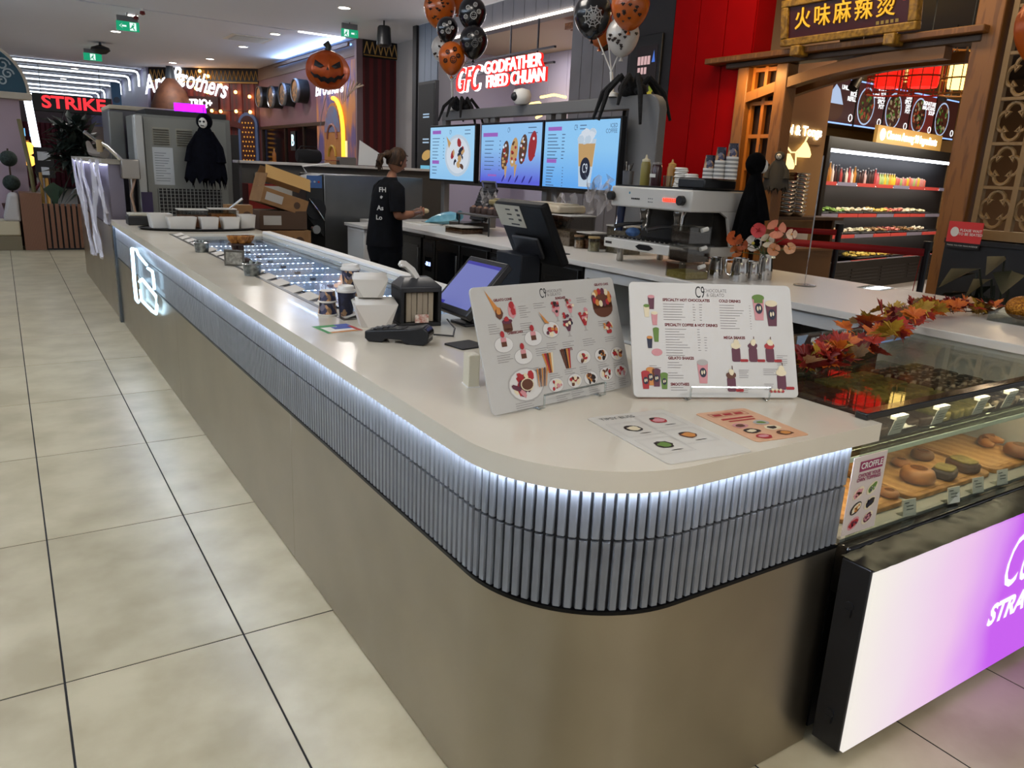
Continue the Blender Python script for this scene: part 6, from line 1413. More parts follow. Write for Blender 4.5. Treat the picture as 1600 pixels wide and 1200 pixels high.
# hair: cap, ponytail, loose strands
hv = []; n, k_ = 28, 14
for j in range(k_ + 1):
    th = math.pi * .5 * 1.30 * j / k_
    for i in range(n):
        a = 2 * math.pi * i / n; x, y, z = math.sin(th) * math.cos(a), math.sin(th) * math.sin(a), math.cos(th)
        lim = 1.0
        zz = z * .128
        if x > .35: zz = max(zz, .052 + .03 * (1 - abs(y)))
        hv.append((x * .108 - .006, y * .087, zz + .004))
hair = MB().add(hv, [(j * n + i, (j + 1) * n + i, (j + 1) * n + (i + 1) % n, j * n + (i + 1) % n) for j in range(k_) for i in range(n)]).build('hair', M_hair, HEAD, ang=180)
MB().ball((-.115, 0, .028), .042, .045, .045, 14, 8).build('hair_knot', M_hair, hair)
for k in range(16):
    a = rnd.uniform(-1, 1)
    MB().tube([(-.12, a * .03, .03), (-.165 - rnd.random() * .03, a * .05, .0), (-.165 - rnd.random() * .05, a * .06, -.06), (-.15 - rnd.random() * .04, a * .06, -.11 - rnd.random() * .04)], [.022, .018, .012, .003], 6).build('hair_strand', M_hair, hair)
MB().lathe([(.03, -.01), (.036, 0), (.03, .01)], 14, (-.10, 0, .028), axis='x').build('hair_tie', mt('grey tie', '#6f6a6a', .6), hair)
# t-shirt and trousers
def loft(mb, rings, n=26, cap=True):
    v_ = []
    for (cx, cy, cz, rx, ry) in rings:
        for i in range(n):
            a = 2 * math.pi * i / n; v_.append((cx + rx * math.cos(a), cy + ry * math.sin(a), cz))
    f_ = [(j * n + i, j * n + (i + 1) % n, (j + 1) * n + (i + 1) % n, (j + 1) * n + i) for j in range(len(rings) - 1) for i in range(n)]
    if cap: f_ += [tuple(range(n))[::-1], tuple((len(rings) - 1) * n + i for i in range(n))]
    return mb.add(v_, f_)
mb = loft(MB(), [(-.015, 0, .84, .178, .205), (-.012, 0, .92, .175, .20), (-.008, 0, 1.02, .165, .19), (.0, 0, 1.12, .158, .185), (.012, 0, 1.24, .155, .185), (.02, 0, 1.33, .145, .19), (.026, 0, 1.40, .115, .18), (.032, 0, 1.445, .085, .145), (.045, 0, 1.485, .066, .09), (.055, 0, 1.50, .058, .064)])
for sy in (-1, 1): mb.tube([(.03, sy * .12, 1.405), (.03, sy * .185, 1.38), (.022, sy * .215, 1.30), (.02, sy * .232, 1.18)], [.075, .082, .078, .074], 14)
tee = mb.build('t_shirt', M_tee, person, ang=60)
mb = loft(MB(), [(-.005, 0, .70, .15, .185), (-.012, 0, .80, .17, .195), (-.012, 0, .88, .17, .195)])
for sy in (-1, 1): loft(mb, [(-.03, sy * .11, .055, .075, .07), (-.015, sy * .11, .25, .085, .08), (.0, sy * .105, .48, .095, .09), (.0, sy * .10, .78, .13, .098)])
mb.build('trousers', M_tee, person, ang=60)
for sy in (-1, 1):
    MB().ball((.06, sy * .115, .035), .14, .052, .045, 12, 8).build('shoe', M_black, person)
M_prt = mt('white shirt print', '#c9c7c2', .7)
for k, (s_, z_) in enumerate((('FH', 1.38), ('*', 1.30), ('As', 1.21), ('Lo', 1.12))):
    text(s_, .062, M_prt, tee, (-.100 - .012 * k, -.150, z_), rot=(D(90), 0, D(-42)), name='shirt_print', bold=.0015)
MB().ball(tuple(hands[-1] + Vector((.01, .03, .0))), .045, .03, .026, 12, 8).build('held_bun', mt('pale dough', '#c9b890', .6), None, loc=(PX0, PY0, PZ0))
tag(bpy.data.objects['held_bun'], 'pale bun held in the staff member\'s gloved hands', 'bun')
g = MB().tube([(.20, -.175, 1.16), (.27, -.15, 1.17), (.31, -.14, 1.18)], [.040, .036, .040], 10).build('glove_cuff', glass('glove film', '#e8e6e4', .15, .3, .5), person)
# ================================================================== HOT POT SHOP ON THE RIGHT
M_tim = mt('golden timber', '#8a5a28', .45, col2='#70451c', scale=3, stretch=(8, 8, 1), tex='wave'); M_timd = mt('dark timber', '#4d3318', .5, col2='#3c2712', scale=3, stretch=(8, 8, 1), tex='wave')
M_beige = mt('beige wall', '#9a7a52', .6)
# interior
FA = (11.9, 8.75); FB = (17.4, 9.35)
struct(MB().box(9.65, 20, 9.9, 10.1, 0, 4.4).build('wall_shop', M_beige))
struct(MB().box(7.1, 9.85, 7.2, 7.45, 0, 4.4).box(9.65, 9.85, 7.45, 10, 0, 4.4).build('wall_shop_side', M_beige))
struct(MB().box(19.8, 20, -4, 10, 0, 4.4).build('wall_shop_end', mt('brown wall', '#5d4630', .6)))
struct(MB().box(7.3, 20, -4, 10, 4.35, 4.5).build('ceiling_shop_right', mt('dark shop ceiling', '#2a2420', .7)))
struct(MB().box(7.3, 20, -4, 10, -.002, .003).build('floor_shop', mt('pale shop tile', '#8f8c8c', .3)))
for (x, y) in ((11.5, 6.0), (14.5, 6.5), (17.5, 5)):
    area('shop_downlight', (x, y, 4.2), 90, .5, .5, (1, .74, .45))
area('sign_wash', (6.0, 4.9, 4.3), 42, .3, 3.0, (1, .72, .35), (0, D(-35), 0))
# open display fridge
FRG = thing('display_fridge', 'wide open front refrigerated display with three food shelves', 'display fridge', (11.12, 8.1, 0), math.atan2(.75, 4.6))
FW = 6.8
MB().box(0, FW, .55, .9, 0, 2.5).build('back', mt('fridge interior', '#1c1d20', .45), FRG); MB().box(-.12, 0, -.1, .9, 0, 2.56).build('side_panel', M_black, FRG, bev=.01)
MB().box(0, FW, -.05, .6, 2.38, 2.56).build('canopy', M_black, FRG); MB().box(.02, FW, -.02, .02, 2.33, 2.375).build('lamp_tube', glow('fridge lamp', '#eef2ff', 14), FRG)
MB().box(0, FW, -.08, .6, 0, .52).build('base', M_black, FRG)
for k in range(5):
    for j in range(5): MB().box(.2 + k * 1.25, 1.3 + k * 1.25, -.09, -.08, .12 + j * .06, .15 + j * .06).build('louvre', mt('louvre black', '#1c1c20', .4), FRG)
SHZ = (1.86, 1.34, .98, .52)
M_tick = mt('red price strip', '#b3403a', .5, emit=.25, ecol='#d0504a'); M_tickb = mt('grey price strip', '#8a8aa8', .5)
for k, z in enumerate(SHZ):
    sh = MB().box(0, FW, 0 if k else .1, .56, z - .03, z).build('shelf', mt('shelf black', '#202124', .4), FRG)
    for j in range(9):
        MB().box(.02 + j * FW / 9, (j + 1) * FW / 9 - .01, -.012 if k else .088, -.002 if k else .098, z - .05, z + .01).build('price_strip', (M_tick if (j + k) % 3 != 1 else M_tickb), sh)
    if k < 3: MB().box(.05, FW, .12, .15, z - .036, z - .031).build('shelf_fill_strip', glow('shelf fill glow', '#fff4e6', 26), FRG)  # hidden glowing strips added to light the shelves below
rzF = FRG.rotation_euler[2]
def inF(x, y, z): return FRG.matrix_basis @ Vector((x, y, z)) if False else Matrix.Translation(FRG.location) @ Matrix.Rotation(rzF, 4, 'Z') @ Vector((x, y, z))
bc = ['#2c6a8c', '#c9c27a', '#b9bcb0', '#8fa86a', '#cfcac0', '#8c5a22', '#b5782a', '#a83a3a', '#c9a09a', '#d8c8b8', '#2a2020', '#3a1a16', '#c9912a', '#c25a5e', '#9ab06a', '#cfae2a', '#c96a5a', '#c4807a']
CN = dict(zip(bc, ('blue', 'straw yellow', 'pale grey', 'pale green', 'cream', 'brown', 'amber', 'red', 'dusty pink', 'beige', 'black', 'dark brown', 'golden', 'rose red', 'leaf green', 'bright yellow', 'coral', 'salmon')))
def cname(c): return CN[c]
def ordw(n_):
    u_ = ['', 'first', 'second', 'third', 'fourth', 'fifth', 'sixth', 'seventh', 'eighth', 'ninth', 'tenth', 'eleventh', 'twelfth', 'thirteenth', 'fourteenth', 'fifteenth', 'sixteenth', 'seventeenth', 'eighteenth', 'nineteenth']
    if n_ < 20: return u_[n_]
    t_ = n_ // 10; return (['', '', 'twentieth', 'thirtieth', 'fortieth'][t_]) if n_ % 10 == 0 else ['', '', 'twenty', 'thirty', 'forty'][t_] + '-' + u_[n_ % 10]
for k in range(46):
    x = .12 + k * .105
    if k < 7: h, r, c = rnd.uniform(.26, .32), .036, bc[k % 7]
    elif k < 24: h, r, c = rnd.uniform(.2, .28), .034, rnd.choice(bc[6:13])
    elif k < 32: h, r, c = .20, .042, rnd.choice(bc[12:16])
    else: h, r, c = rnd.uniform(.13, .17), .04, rnd.choice(bc[13:])
    p = inF(x, .25, SHZ[0] + .001)
    b = thing('drink_bottle' if h > .19 else 'drink_can', '%s drink %s, %s from the left end of the fridge top shelf' % (cname(c), 'bottle' if h > .19 else 'can', ordw(k + 1)), 'drink', tuple(p), 0, 'drinks on the top shelf of the fridge')
    MB().lathe([(r, 0), (r, h * .62), (r * .45, h * .8), (r * .4, h)] if h > .19 else [(r * .9, 0), (r, .01), (r, h - .01), (r * .85, h)], 10).build('body', mt('drink ' + c, c, .35), b)
    MB().cyl((0, 0, h), r * .42, .02, 8).build('cap', mt('cap white', '#c9c6c0', .5), b)
fc = [('#4f7a2a', '#7da23a'), ('#b9b28c', '#d8d2b0'), ('#c2a23c', '#d8c060'), ('#a8622a', '#c98a4a'), ('#a8463a', '#c9786a'), ('#c4baa0', '#e0d8c4'), ('#6d4a2c', '#a07a48')]
def tray_food(x, z, w, ci, label, y=.28):
    p = inF(x, y, z + .001); t_ = thing('food_tray', label, 'food tray', tuple(p), rzF)
    MB().prism(rrect(w, .42, .03), 0, .03).build('tray', M_black, t_, bev=.005)
    mb = MB()
    for q in range(34):
        a = rnd.uniform(-.45, .45) * w; b = rnd.uniform(-.17, .17); mb.ball((a, b, .045 + .05 * (1 - (2 * a / w) ** 2) * rnd.random()), rnd.uniform(.03, .06), rnd.uniform(.02, .045), rnd.uniform(.012, .03), 6, 4)
    o_ = mb.build('food_pieces', mt('food %d' % ci, fc[ci][0], .6, col2=fc[ci][1], scale=14), t_); o_['kind'] = 'stuff'
ordn = ('first', 'second', 'third', 'fourth', 'fifth', 'sixth', 'seventh', 'eighth', 'ninth')
for k, ci in enumerate((0, 0, 1, 5, 2, 4, 5, 1)): tray_food(.33 + k * .64, SHZ[1], .56, ci, ordn[k] + ' vegetable tray from the left on the upper food shelf')
for k, ci in enumerate((2, 3, 5, 1, 6, 4, 6, 5)): tray_food(.33 + k * .64, SHZ[2], .56, ci, ordn[k] + ' ingredient tray from the left on the middle food shelf')
for k, ci in enumerate((2, 2, 3, 5)): tray_food(2.3 + k * .72, SHZ[3], .64, ci, ordn[k] + ' noodle tray from the left on the lowest food shelf')
# menu screens above
MS0, MS1 = PY(1302, 186, 9.0), PY(1500, 206, 9.0)
def warm(name, c, s=.8): return glow(name, c, s)
tx = ['UNLIMITED\nRICE\nREFILL', 'TASTE\nSTIR-FRY\nSPICY\nPOT', 'DAN\nSPICY\nDRY\nPOT', 'SIGNATURE\nMALATANG\nSOUP', '']
bgc = ['#3a1420', '#45161f', '#4a1a1e', '#6d2420', '#3a1a14']
M_blueglow = glow('screen edge', '#8fb4ff', 1.6)
for k in range(5):
    x0 = 12.15 + k * 1.02; lab = ('rice bowl', 'stir fry pot', 'dry pot', 'soup', 'last')[k]
    t = thing('menu_display', 'lit hot pot shop menu screen showing the ' + lab + ' offer', 'screen', (x0, 9.0 + k * .09, 2.86), D(5))
    MB().box(0, 1.0, 0, .46, 0, .80).build('housing', M_black, t); d = MB().box(.02, .98, -.005, 0, .04, .76).build('display', glow('menu bg ' + bgc[k], bgc[k], .8), t)
    MB().rect(.02, .98, .765, .79, -.004).build('top_edge', M_blueglow, t); MB().rect(.02, .98, .01, .035, -.004).build('bottom_edge', M_blueglow, t)
    mb = MB()
    if k == 0: mb.ell(.32, .26, .28, .20, -.006, 0, 18); mb.poly([(.06, .34), (.12, .50), (.28, .66), (.42, .58), (.58, .34)], -.007, 1)
    else:
        mb.ell(.34, .38, .30, .33, -.006, 1, 24); mb.ell(.34, .38, .27, .30, -.0065, 0, 24)
        for q in range(46):
            a = rnd.uniform(0, 6.28); r = .25 * math.sqrt(rnd.random()); mb.ell(.34 + r * math.cos(a), .38 + r * 1.05 * math.sin(a), rnd.uniform(.02, .06), rnd.uniform(.015, .04), -.007 - .0001 * q, rnd.choice(((2, 2, 3, 4), (2, 2, 3, 4), (5, 5, 4, 2), (2, 5, 3, 4), (2, 2, 5, 4))[k]), 7, rnd.random() * 3)
    o = mb.build('dish_picture', [warm('dish brown', '#5a2a1c', .5), warm('dish white', '#b8ccec', .9), warm('dish green', '#4f7a30', .7), warm('dish red', '#a84428', .7), warm('dish dark', '#2a1a14', .5), warm('dish noodle', '#a89470', .7)], d)
    if tx[k]: text(tx[k], .10, glow('menu letters', '#ffffff', 1.4), d, (.97, -.012, .54), align='RIGHT', bold=.004, line=.85)
    MB().tube([(.88 + .06 * math.cos(q * .785), -.008, .14 + .06 * math.sin(q * .785)) for q in range(8)], .008, 5, closed=True).build('round_logo', glow('menu letters'), d)
area('fridge_wash', tuple(inF(2.6, -.5, 2.75)), 25, 4.0, .2, (1, .9, .75), (D(35), 0, rzF))
M_sgn = glow('warm sign letters', '#fff3d0', 7)
t = thing('ingredient_sign', 'glowing sign inviting to choose among the ingredients above the fridge', 'sign', tuple(inF(2.05, .06, 2.58)), rzF); MB().box(0, 3.0, .06, .12, 0, .30).build('backboard', mt('cream lightbox', '#b08a50', .5, emit=.35, ecol='#c99a4a'), t); MB().cyl((.22, .05, .15), .1, .015, 16, axis='y').build('logo', M_sgn, t)
text('Choose Among 90 Ingredients', .19, M_sgn, t, (.38, .05, .15), align='LEFT', bold=.006)
pB = PY(1232, 206, 7.15)
t = thing('bowl_sign', 'glowing Bowl & Tongs sign on the shop wall', 'sign', (9.12, 7.18, PY(1255, 205, 7.15).z)); MB().box(-.35, .62, 0, .02, -.16, .16).build('backboard', M_beige, t); text('Bowl & Tongs', .17, M_sgn, t, (.1, -.02, 0), bold=.005)
# garland lights below the sign
t = thing('fairy_lights', 'small glowing string ornaments under the bowl sign', 'fairy lights', (9.6, 7.15, 2.0)); g0 = Vector(t.location)
MB().tube([tuple(PY(a, b, 7.15) - g0) for (a, b) in ((1229, 228), (1236, 238), (1244, 238), (1256, 226), (1262, 214))], .012, 6).build('cord', glow('cord glow', '#ffe2a0', 1.5), t); MB().tube([tuple(PY(1244, 238, 7.15) - g0), tuple(PY(1243, 258, 7.15) - g0)], .012, 6).build('drop', glow('cord glow'), t)
for (a, b) in ((1257, 234), (1231, 252)): MB().lathe([(.02, .1), (.07, .02), (.10, -.06), (.09, -.1), (.001, -.1)], 10, tuple(PY(a, b, 7.15) - g0)).build('lantern', glow('bell glow', '#ffd98a', 2.2), t)
# steel bowls on a shelf
p = PY(1240, 338, 6.9); t = thing('bowl_shelf', 'dark timber shelf for steel bowls inside the hot pot shop', 'shelf', (p.x - .5, 6.75, p.z - .04)); MB().box(0, 1.4, 0, .42, 0, .04).build('plank', M_timd, t); MB().box(.05, .1, .1, .4, -p.z + .04, 0).box(1.3, 1.35, .1, .4, -p.z + .04, 0).build('leg', M_timd, t)
for q, (px, n) in enumerate(((1219, 9), (1238, 11))):
    b = thing('bowl_stack', ('left', 'right')[q] + ' stack of shiny steel bowls on the shop shelf', 'bowl stack', (PY(px, 338, 6.95).x, 6.95, p.z + .001))
    for j in range(n): MB().lathe([(.12, 0), (.16, .035), (.165, .05), (.155, .05), (.001, .01)], 18).build('bowl', M_chrome, b, loc=(0, 0, j * .052))
t = thing('trolley', 'low beige cabinet with a white bin beneath the bowls', 'cabinet', (PY(1235, 420, 6.6).x - .5, 6.5, 0)); MB().box(0, 1.2, 0, .5, 0, .95).build('body', mt('kraft cabinet', '#7c5a38', .6), t); MB().box(-.02, 1.22, -.02, .52, .95, .98).build('top', mt('kraft cabinet'), t)
b = thing('paper_bin', 'white bin standing on the beige cabinet', 'bin', (PY(1243, 372, 6.7).x, 6.7, .981)); MB().box(-.12, .12, -.1, .1, 0, .22).build('bin', M_white, b, bev=.01); MB().box(-.1, .1, -.08, .08, .22, .224).build('opening', M_dark, b)
# facade: posts, arch, lattice window, name board -----------------------------
def post(y, z1, w, label, m=M_tim, z0=0., x=6.95):
    t_ = thing('timber_post', label, 'post', (x, y, z0)); MB().box(-.05, .12, -w / 2, w / 2, 0, z1 - z0).build('shaft', m, t_, bev=.01); MB().box(-.07, .14, -w / 2 - .03, w / 2 + .03, 0, .12).build('foot', m, t_, bev=.01); return t_
post(6.2, 2.98, .15, 'timber post at the left side of the hot pot shop lattice'); post(5.68, 2.98, .15, 'timber post between the lattice and the hot pot shop entrance'); post(3.67, 3.9, .22, 'tall timber post right of the hot pot shop entrance', M_tim)
t = thing('lattice_window', 'glowing timber lattice window beside the hot pot shop entrance', 'lattice', (7.0, 5.945, .55))
MB().box(.06, .09, -.19, .19, 0, 2.42).build('back_panel', mt('dark amber panel', '#2a1608', .5), t)
for z in range(8): MB().box(-.018, .028, -.185, .185, z * .34, z * .34 + .04).build('rail', mt('orange timber lit', '#b06a22', .45), t)
for y in (-.165, 0, .165): MB().box(-.02, .03, y - .02, y + .02, 0, 2.45).build('stile', mt('orange timber lit'), t)
area('lattice_lamp', (6.7, 5.94, 2.9), 6, .1, .4, (1, .6, .2), (0, D(-25), 0))
BM = thing('entrance_beam', 'heavy timber beam with curved brace over the hot pot shop entrance', 'beam', (6.95, 5.0, 2.90))
MB().box(-.06, .12, -1.3, 1.45, 0.08, .14).build('beam', M_timd, BM, bev=.01); MB().box(-.14, .2, -1.35, 1.7, .14, .20).build('ledge', M_tim, BM, bev=.01)
arch = []
for k in range(13):
    u = k / 12; arch.append((-1.0 + 2.2 * (1 - u), -.20 + .28 * math.sin(math.pi * .5 * min(1, u * 1.25))))
lo = [(y_, z_ - .10) for (y_, z_) in arch]
MB().prism(arch + lo[::-1], -.04, .08, axis='x').build('curved_brace', M_tim, BM); MB().prism(arch + lo[::-1], .30, .38, axis='x').build('rear_brace', M_tim, BM)
NBd = thing('name_board', 'gold framed maroon name board with gold Chinese characters', 'sign board', (6.78, 4.92, 3.17), D(-90))
NBd.scale = (.89, 1, .95)
bdx = MB().box(-.72, .72, 0, .05, 0, .33).build('panel', mt('maroon lacquer', '#3a0a10', .35), NBd, rot=(D(8), 0, 0))
for (a, b, c, d) in ((-.80, .80, -.06, .015), (-.80, .80, .315, .385), (-.80, -.71, .015, .315), (.71, .80, .015, .315)): MB().box(a, b, -.03, .06, c, d).build('gilt_frame', mt('gilt frame', '#a07a2a', .4, col2='#6d4f18', scale=24, bump=.6), bdx, bev=.01)
M_cal = mt('gold characters', '#d8a82a', .4, emit=.5, ecol='#e0a828')
for k, ch in enumerate('火味麻辣烫'): text(ch, .215, M_cal, bdx, (-.52 + k * .245, -.012, .175), bold=.0015, name='character', ext=.005)
MB().box(.63, .66, -.004, 0, .20, .29).build('red_seal', mt('seal red', '#a02018', .5), bdx)
for k in range(5): MB().box(.36 + k * .052, .392 + k * .052, -.004, 0, .028, .058).build('small_mark', mt('dull gold', '#8c7a3a', .5), bdx)
for y in (-.62, .5): MB().box(y, y + .12, -.06, .1, -.17, -.07).build('bracket', mt('gilt frame'), NBd, bev=.01)
# lattice screen and dark panel on the right
LP = thing('lattice_screen', 'carved timber quatrefoil screen right of the shop entrance', 'screen panel', (6.97, 3.5, 1.48))
M_lat = mt('pale carved timber', '#8c7048', .5)
MB().box(-.03, .05, -2.2, 0, -.08, 0).build('bottom_rail', M_lat, LP)
for y in (0, -.28, -.56, -.84, -1.12, -1.40, -1.68): MB().box(-.02, .04, y - .022, y + .022, 0, 3.1).build('stile', M_lat, LP)
for j in range(9): MB().box(-.017, .037, -2.2, 0, .35 * j + .335, .35 * j + .36).build('rail', M_lat, LP)
qf = MB(); c0 = .14
ptsq = []
for s_ in range(4):
    a0 = s_ * 90
    for i in range(9):
        a = D(a0 - 110 + 220 * i / 8); ptsq.append((0, .058 * math.cos(D(a0)) + .066 * math.cos(a), .07 * math.sin(D(a0)) + .08 * math.sin(a)))
q1 = qf.tube(ptsq, .017, 6, closed=True).build('quatrefoil', M_lat, LP, loc=(0.01, -.14, .17))
for i in range(6):
    for j in range(8):
        if i or j: cp(q1, LP, (0.01, -.14 - i * .28, .17 + j * .35))
DP = thing('dark_counter', 'dark panelled counter front below the carved screen', 'counter', (6.72, PX(1481, 357, 6.72).y, 0)); MB().box(0, .58, -2.4, 0, 0, 1.40).build('panel', mt('dark panel', '#17181a', .5), DP); MB().box(-.02, .6, -2.42, .0, 1.36, 1.40).build('top', M_black, DP)
t = thing('wait_sign', 'red PLEASE WAIT TO BE SEATED sign on the dark counter front', 'sign', (6.695, PX(1505, 376, 6.7).y, PX(1505, 389, 6.7).z), D(-90)); MB().box(-.14, .14, 0, .01, .05, .22).build('red_panel', mt('sign red', '#b32a28', .5, emit=.15, ecol='#c03030'), t); MB().box(-.14, .14, 0, .01, 0, .05).build('black_strip', M_black, t)
text('PLEASE WAIT\nTO BE SEATED', .03, M_card, t, (.05, -.002, .135), bold=.0006); text('THANK YOU FOR YOUR PATIENCE', .016, M_card, t, (0, -.002, .024))
MB().ell(-.08, .135, .035, .04, -.002, None, 16).build('round_mark', M_card, t)
# lanterns in rattan cages
def lantern(px, py, y, s, col, e, label):
    c_ = PY(px, py, y); t_ = thing('caged_lantern', label, 'lantern', (c_.x, c_.y, c_.z - .3 * s))
    MB().lathe([(.17 * s, .08 * s), (.18 * s, .12 * s), (.18 * s, .5 * s), (.17 * s, .54 * s)], 16).build('lamp', glow('lantern ' + col, col, e), t_)
    cg = mt('rattan', '#8a5a2a', .6) if col != '#ff1a10' else mt('red rattan', '#a03018', .6)
    for k in range(14):
        a = 2 * math.pi * k / 14; MB().tube([(.27 * s * math.cos(a), .27 * s * math.sin(a), 0), (.27 * s * math.cos(a), .27 * s * math.sin(a), .62 * s)], .008 * s, 4).build('cage_bar', cg, t_)
    for z in (0, .2, .42, .62): MB().tube([(.27 * s * math.cos(2 * math.pi * k / 18), .27 * s * math.sin(2 * math.pi * k / 18), z * s) for k in range(18)], .012 * s, 5, closed=True).build('hoop', cg, t_)
    MB().tube([(0, 0, .54 * s), (0, 0, 4.35 - (c_.z - .3 * s))], .008, 5).build('cord', M_black, t_)
lantern(1392, 110, 6.6, 1.0, '#ff1a10', 1.6, 'left red lantern in a woven cage'); lantern(1446, 108, 6.0, 1.0, '#ff1a10', 1.6, 'right red lantern in a woven cage'); lantern(1425, 108, 7.4, .8, '#ffd070', 4, 'small yellow lantern behind the red ones'); lantern(1506, 112, 5.0, .8, '#ffd070', 4.5, 'yellow lantern in a woven cage right of the red ones')
for k, (px, py) in enumerate(((1338, 128), (1478, 145))):
    p = PY(px, py, 7.4); t = thing('track_spot', ('left', 'right')[k] + ' black track spotlight in front of the menu screens', 'spotlight', (p.x, 7.4, p.z)); MB(Matrix.Rotation(D(35), 4, 'Y')).cyl((0, 0, -.12), .07, .28, 12).build('can', M_black, t); MB().tube([(0, 0, .1), (0, 0, 4.35 - p.z)], .012, 5).build('rod', M_black, t)
# queue barriers
def barrier(px, py_top, y, label):
    p_ = PY(px, py_top, y); t_ = thing('queue_post', label, 'queue post', (p_.x, y, 0)); MB().cyl((0, 0, 0), .17, .02, 24).build('foot', M_black, t_); MB().cyl((0, 0, .02), .035, p_.z - .08, 12).build('pole', mt('navy post', '#12161f', .35), t_); MB().cyl((0, 0, p_.z - .06), .05, .10, 14).build('head', M_black, t_); return Vector((p_.x, y, p_.z))
a1 = barrier(1312, 355, 6.0, 'black belt post nearer the fridge, left one'); a2 = barrier(1450, 383, 4.7, 'black belt post at the right of the shop entrance')
def belt(a, b, w, label):
    d = (b - a); mb = MB(); mb.add([tuple(a), tuple(b), tuple(b + Vector((0, 0, w))), tuple(a + Vector((0, 0, w)))], [(0, 1, 2, 3)]); tag(mb.build('barrier_belt', mt('red belt', '#a3101a', .6), solid=.004), label, 'belt')
l0 = PX(1225, 362, 6.6); 
belt(Vector((8.2, 6.9, a1.z - .12)), a1 - Vector((.05, 0, .1)), .07, 'red queue belt running from the lattice to the left post')
belt(a1 + Vector((-2.0, .7, -.18)), a2 + Vector((-.05, 0, -.12)), .08, 'long red queue belt crossing in front of the fridge'); belt(a2 + Vector((.0, .05, -.12)), a2 + Vector((-.12, .05, -a2.z + .02)), .1, 'red belt end hanging down at the right post')
# doll hung on the lattice, plant, foil balloon
reaper((6.85, PX(1212, 290, 6.85).y, PX(1212, 298, 6.85).z), .40, .22, D(-60), 'small skeleton doll in pale rags hanging on the shop lattice', mt('grey rags', '#3c3833', .9), 8)
PLN = thing('potted_plant', 'dark leafy plant in front of the dark counter at the right edge', 'plant', (6.2, 2.75, 0)); MB().lathe([(.16, 0), (.22, .4), (.2, .4), (.001, .36)], 18).build('pot', M_black, PLN)
M_dleaf = mt('dark leaf', '#12190f', .45, col2='#1c2617', scale=6)
for k in range(22):
    a = rnd.uniform(0, 6.28); r = rnd.uniform(.2, .62); h = rnd.uniform(.7, 1.35)
    st = Vector((r * .5 * math.cos(a), r * .5 * math.sin(a), h)); tip = Vector((r * math.cos(a), r * math.sin(a), h - .15)); sd = Vector((-math.sin(a), math.cos(a), 0)) * .1
    MB().tube([(0, 0, .36), tuple(st)], .008, 5).build('stem', M_dleaf, PLN); m_ = (st + tip) / 2
    MB().add([tuple(st), tuple(m_ + sd + Vector((0, 0, .06))), tuple(tip), tuple(m_ - sd + Vector((0, 0, .06))), tuple(m_ + Vector((0, 0, .02)))], [(0, 4, 1), (1, 4, 2), (2, 4, 3), (3, 4, 0)]).build('leaf', M_dleaf, PLN)
def pumpkin_foil(c_, r, label, face, rz):
    t_ = thing('foil_pumpkin', label, 'foil balloon', c_, rz); v_ = []; n_, k2 = 48, 18
    for j in range(k2 + 1):
        th = math.pi * j / k2
        for i in range(n_):
            a = 2 * math.pi * i / n_; rr = r * math.sin(th) * (1 - .09 * abs(math.sin(4 * a)) ** .5 * 1.0) * (1 + .012 * math.sin(13 * a + 5 * th)); v_.append((rr * math.cos(a), rr * .62 * math.sin(a), -r * .86 * math.cos(th) + .015 * r * math.sin(9 * th)))
    MB().add(v_, [(j * n_ + i, j * n_ + (i + 1) % n_, (j + 1) * n_ + (i + 1) % n_, (j + 1) * n_ + i) for j in range(k2) for i in range(n_)]).build('skin', mt('orange foil', '#b2440c', .28, .25, col2='#c65a12', scale=5, bump=.25), t_, ang=60)
    MB().tube([(0, 0, r * .78), (.02, 0, r * 1.0), (-.02, 0, r * 1.18)], [r * .16, r * .14, r * .17], 10).build('stalk', mt('dark foil stalk', '#20261e', .4), t_)
    if face:
        def on(x, z): return (x * r, -.62 * r * math.sqrt(max(.02, 1 - x * x - (z / .86) ** 2)) - .012, z * r)
        def patch(pts):
            mb_ = MB(); c2 = (sum(p_[0] for p_ in pts) / len(pts), sum(p_[1] for p_ in pts) / len(pts)); vs = [on(*c2)] + [on(*p_) for p_ in pts]; n2 = len(pts)
            return mb_.add(vs, [(0, 1 + i, 1 + (i + 1) % n2) for i in range(n2)])
        for s_ in (-1, 1): patch([(s_ * .15, .12), (s_ * .55, .38), (s_ * .60, .12), (s_ * .35, .02)]).build('eye', M_black, t_, smooth=False)
        patch([(-.06, -.05), (0, .12), (.06, -.05)]).build('nose', M_black, t_, smooth=False)
        top_ = [(-.75 + .15 * k, -.12 - .22 * math.sin(math.pi * k / 10) - (.07 if k % 2 else 0)) for k in range(11)]; bot_ = [(-.75 + .15 * k, -.2 - .34 * math.sin(math.pi * k / 10) - (.09 if k % 2 else 0)) for k in range(11)]
        for k in range(10): patch([top_[k], top_[k + 1], bot_[k + 1], bot_[k]]).build('mouth', M_black, t_, smooth=False)
    return t_
p = PY(512, 110, 11.0); f1 = pumpkin_foil((p.x, p.y, p.z), .30, 'orange foil pumpkin balloon with a carved grin', True, D(-20)); MB().tube([(0, 0, -.24), (-.1, .1, -.6), (-.15, .1, -1.1)], .004, 4).build('ribbon', M_grey, f1)
p = PY(1640, 42, 2.6); pumpkin_foil((p.x, p.y, p.z), .27, 'brown orange foil pumpkin balloon cut by the right edge of the view', False, 0)
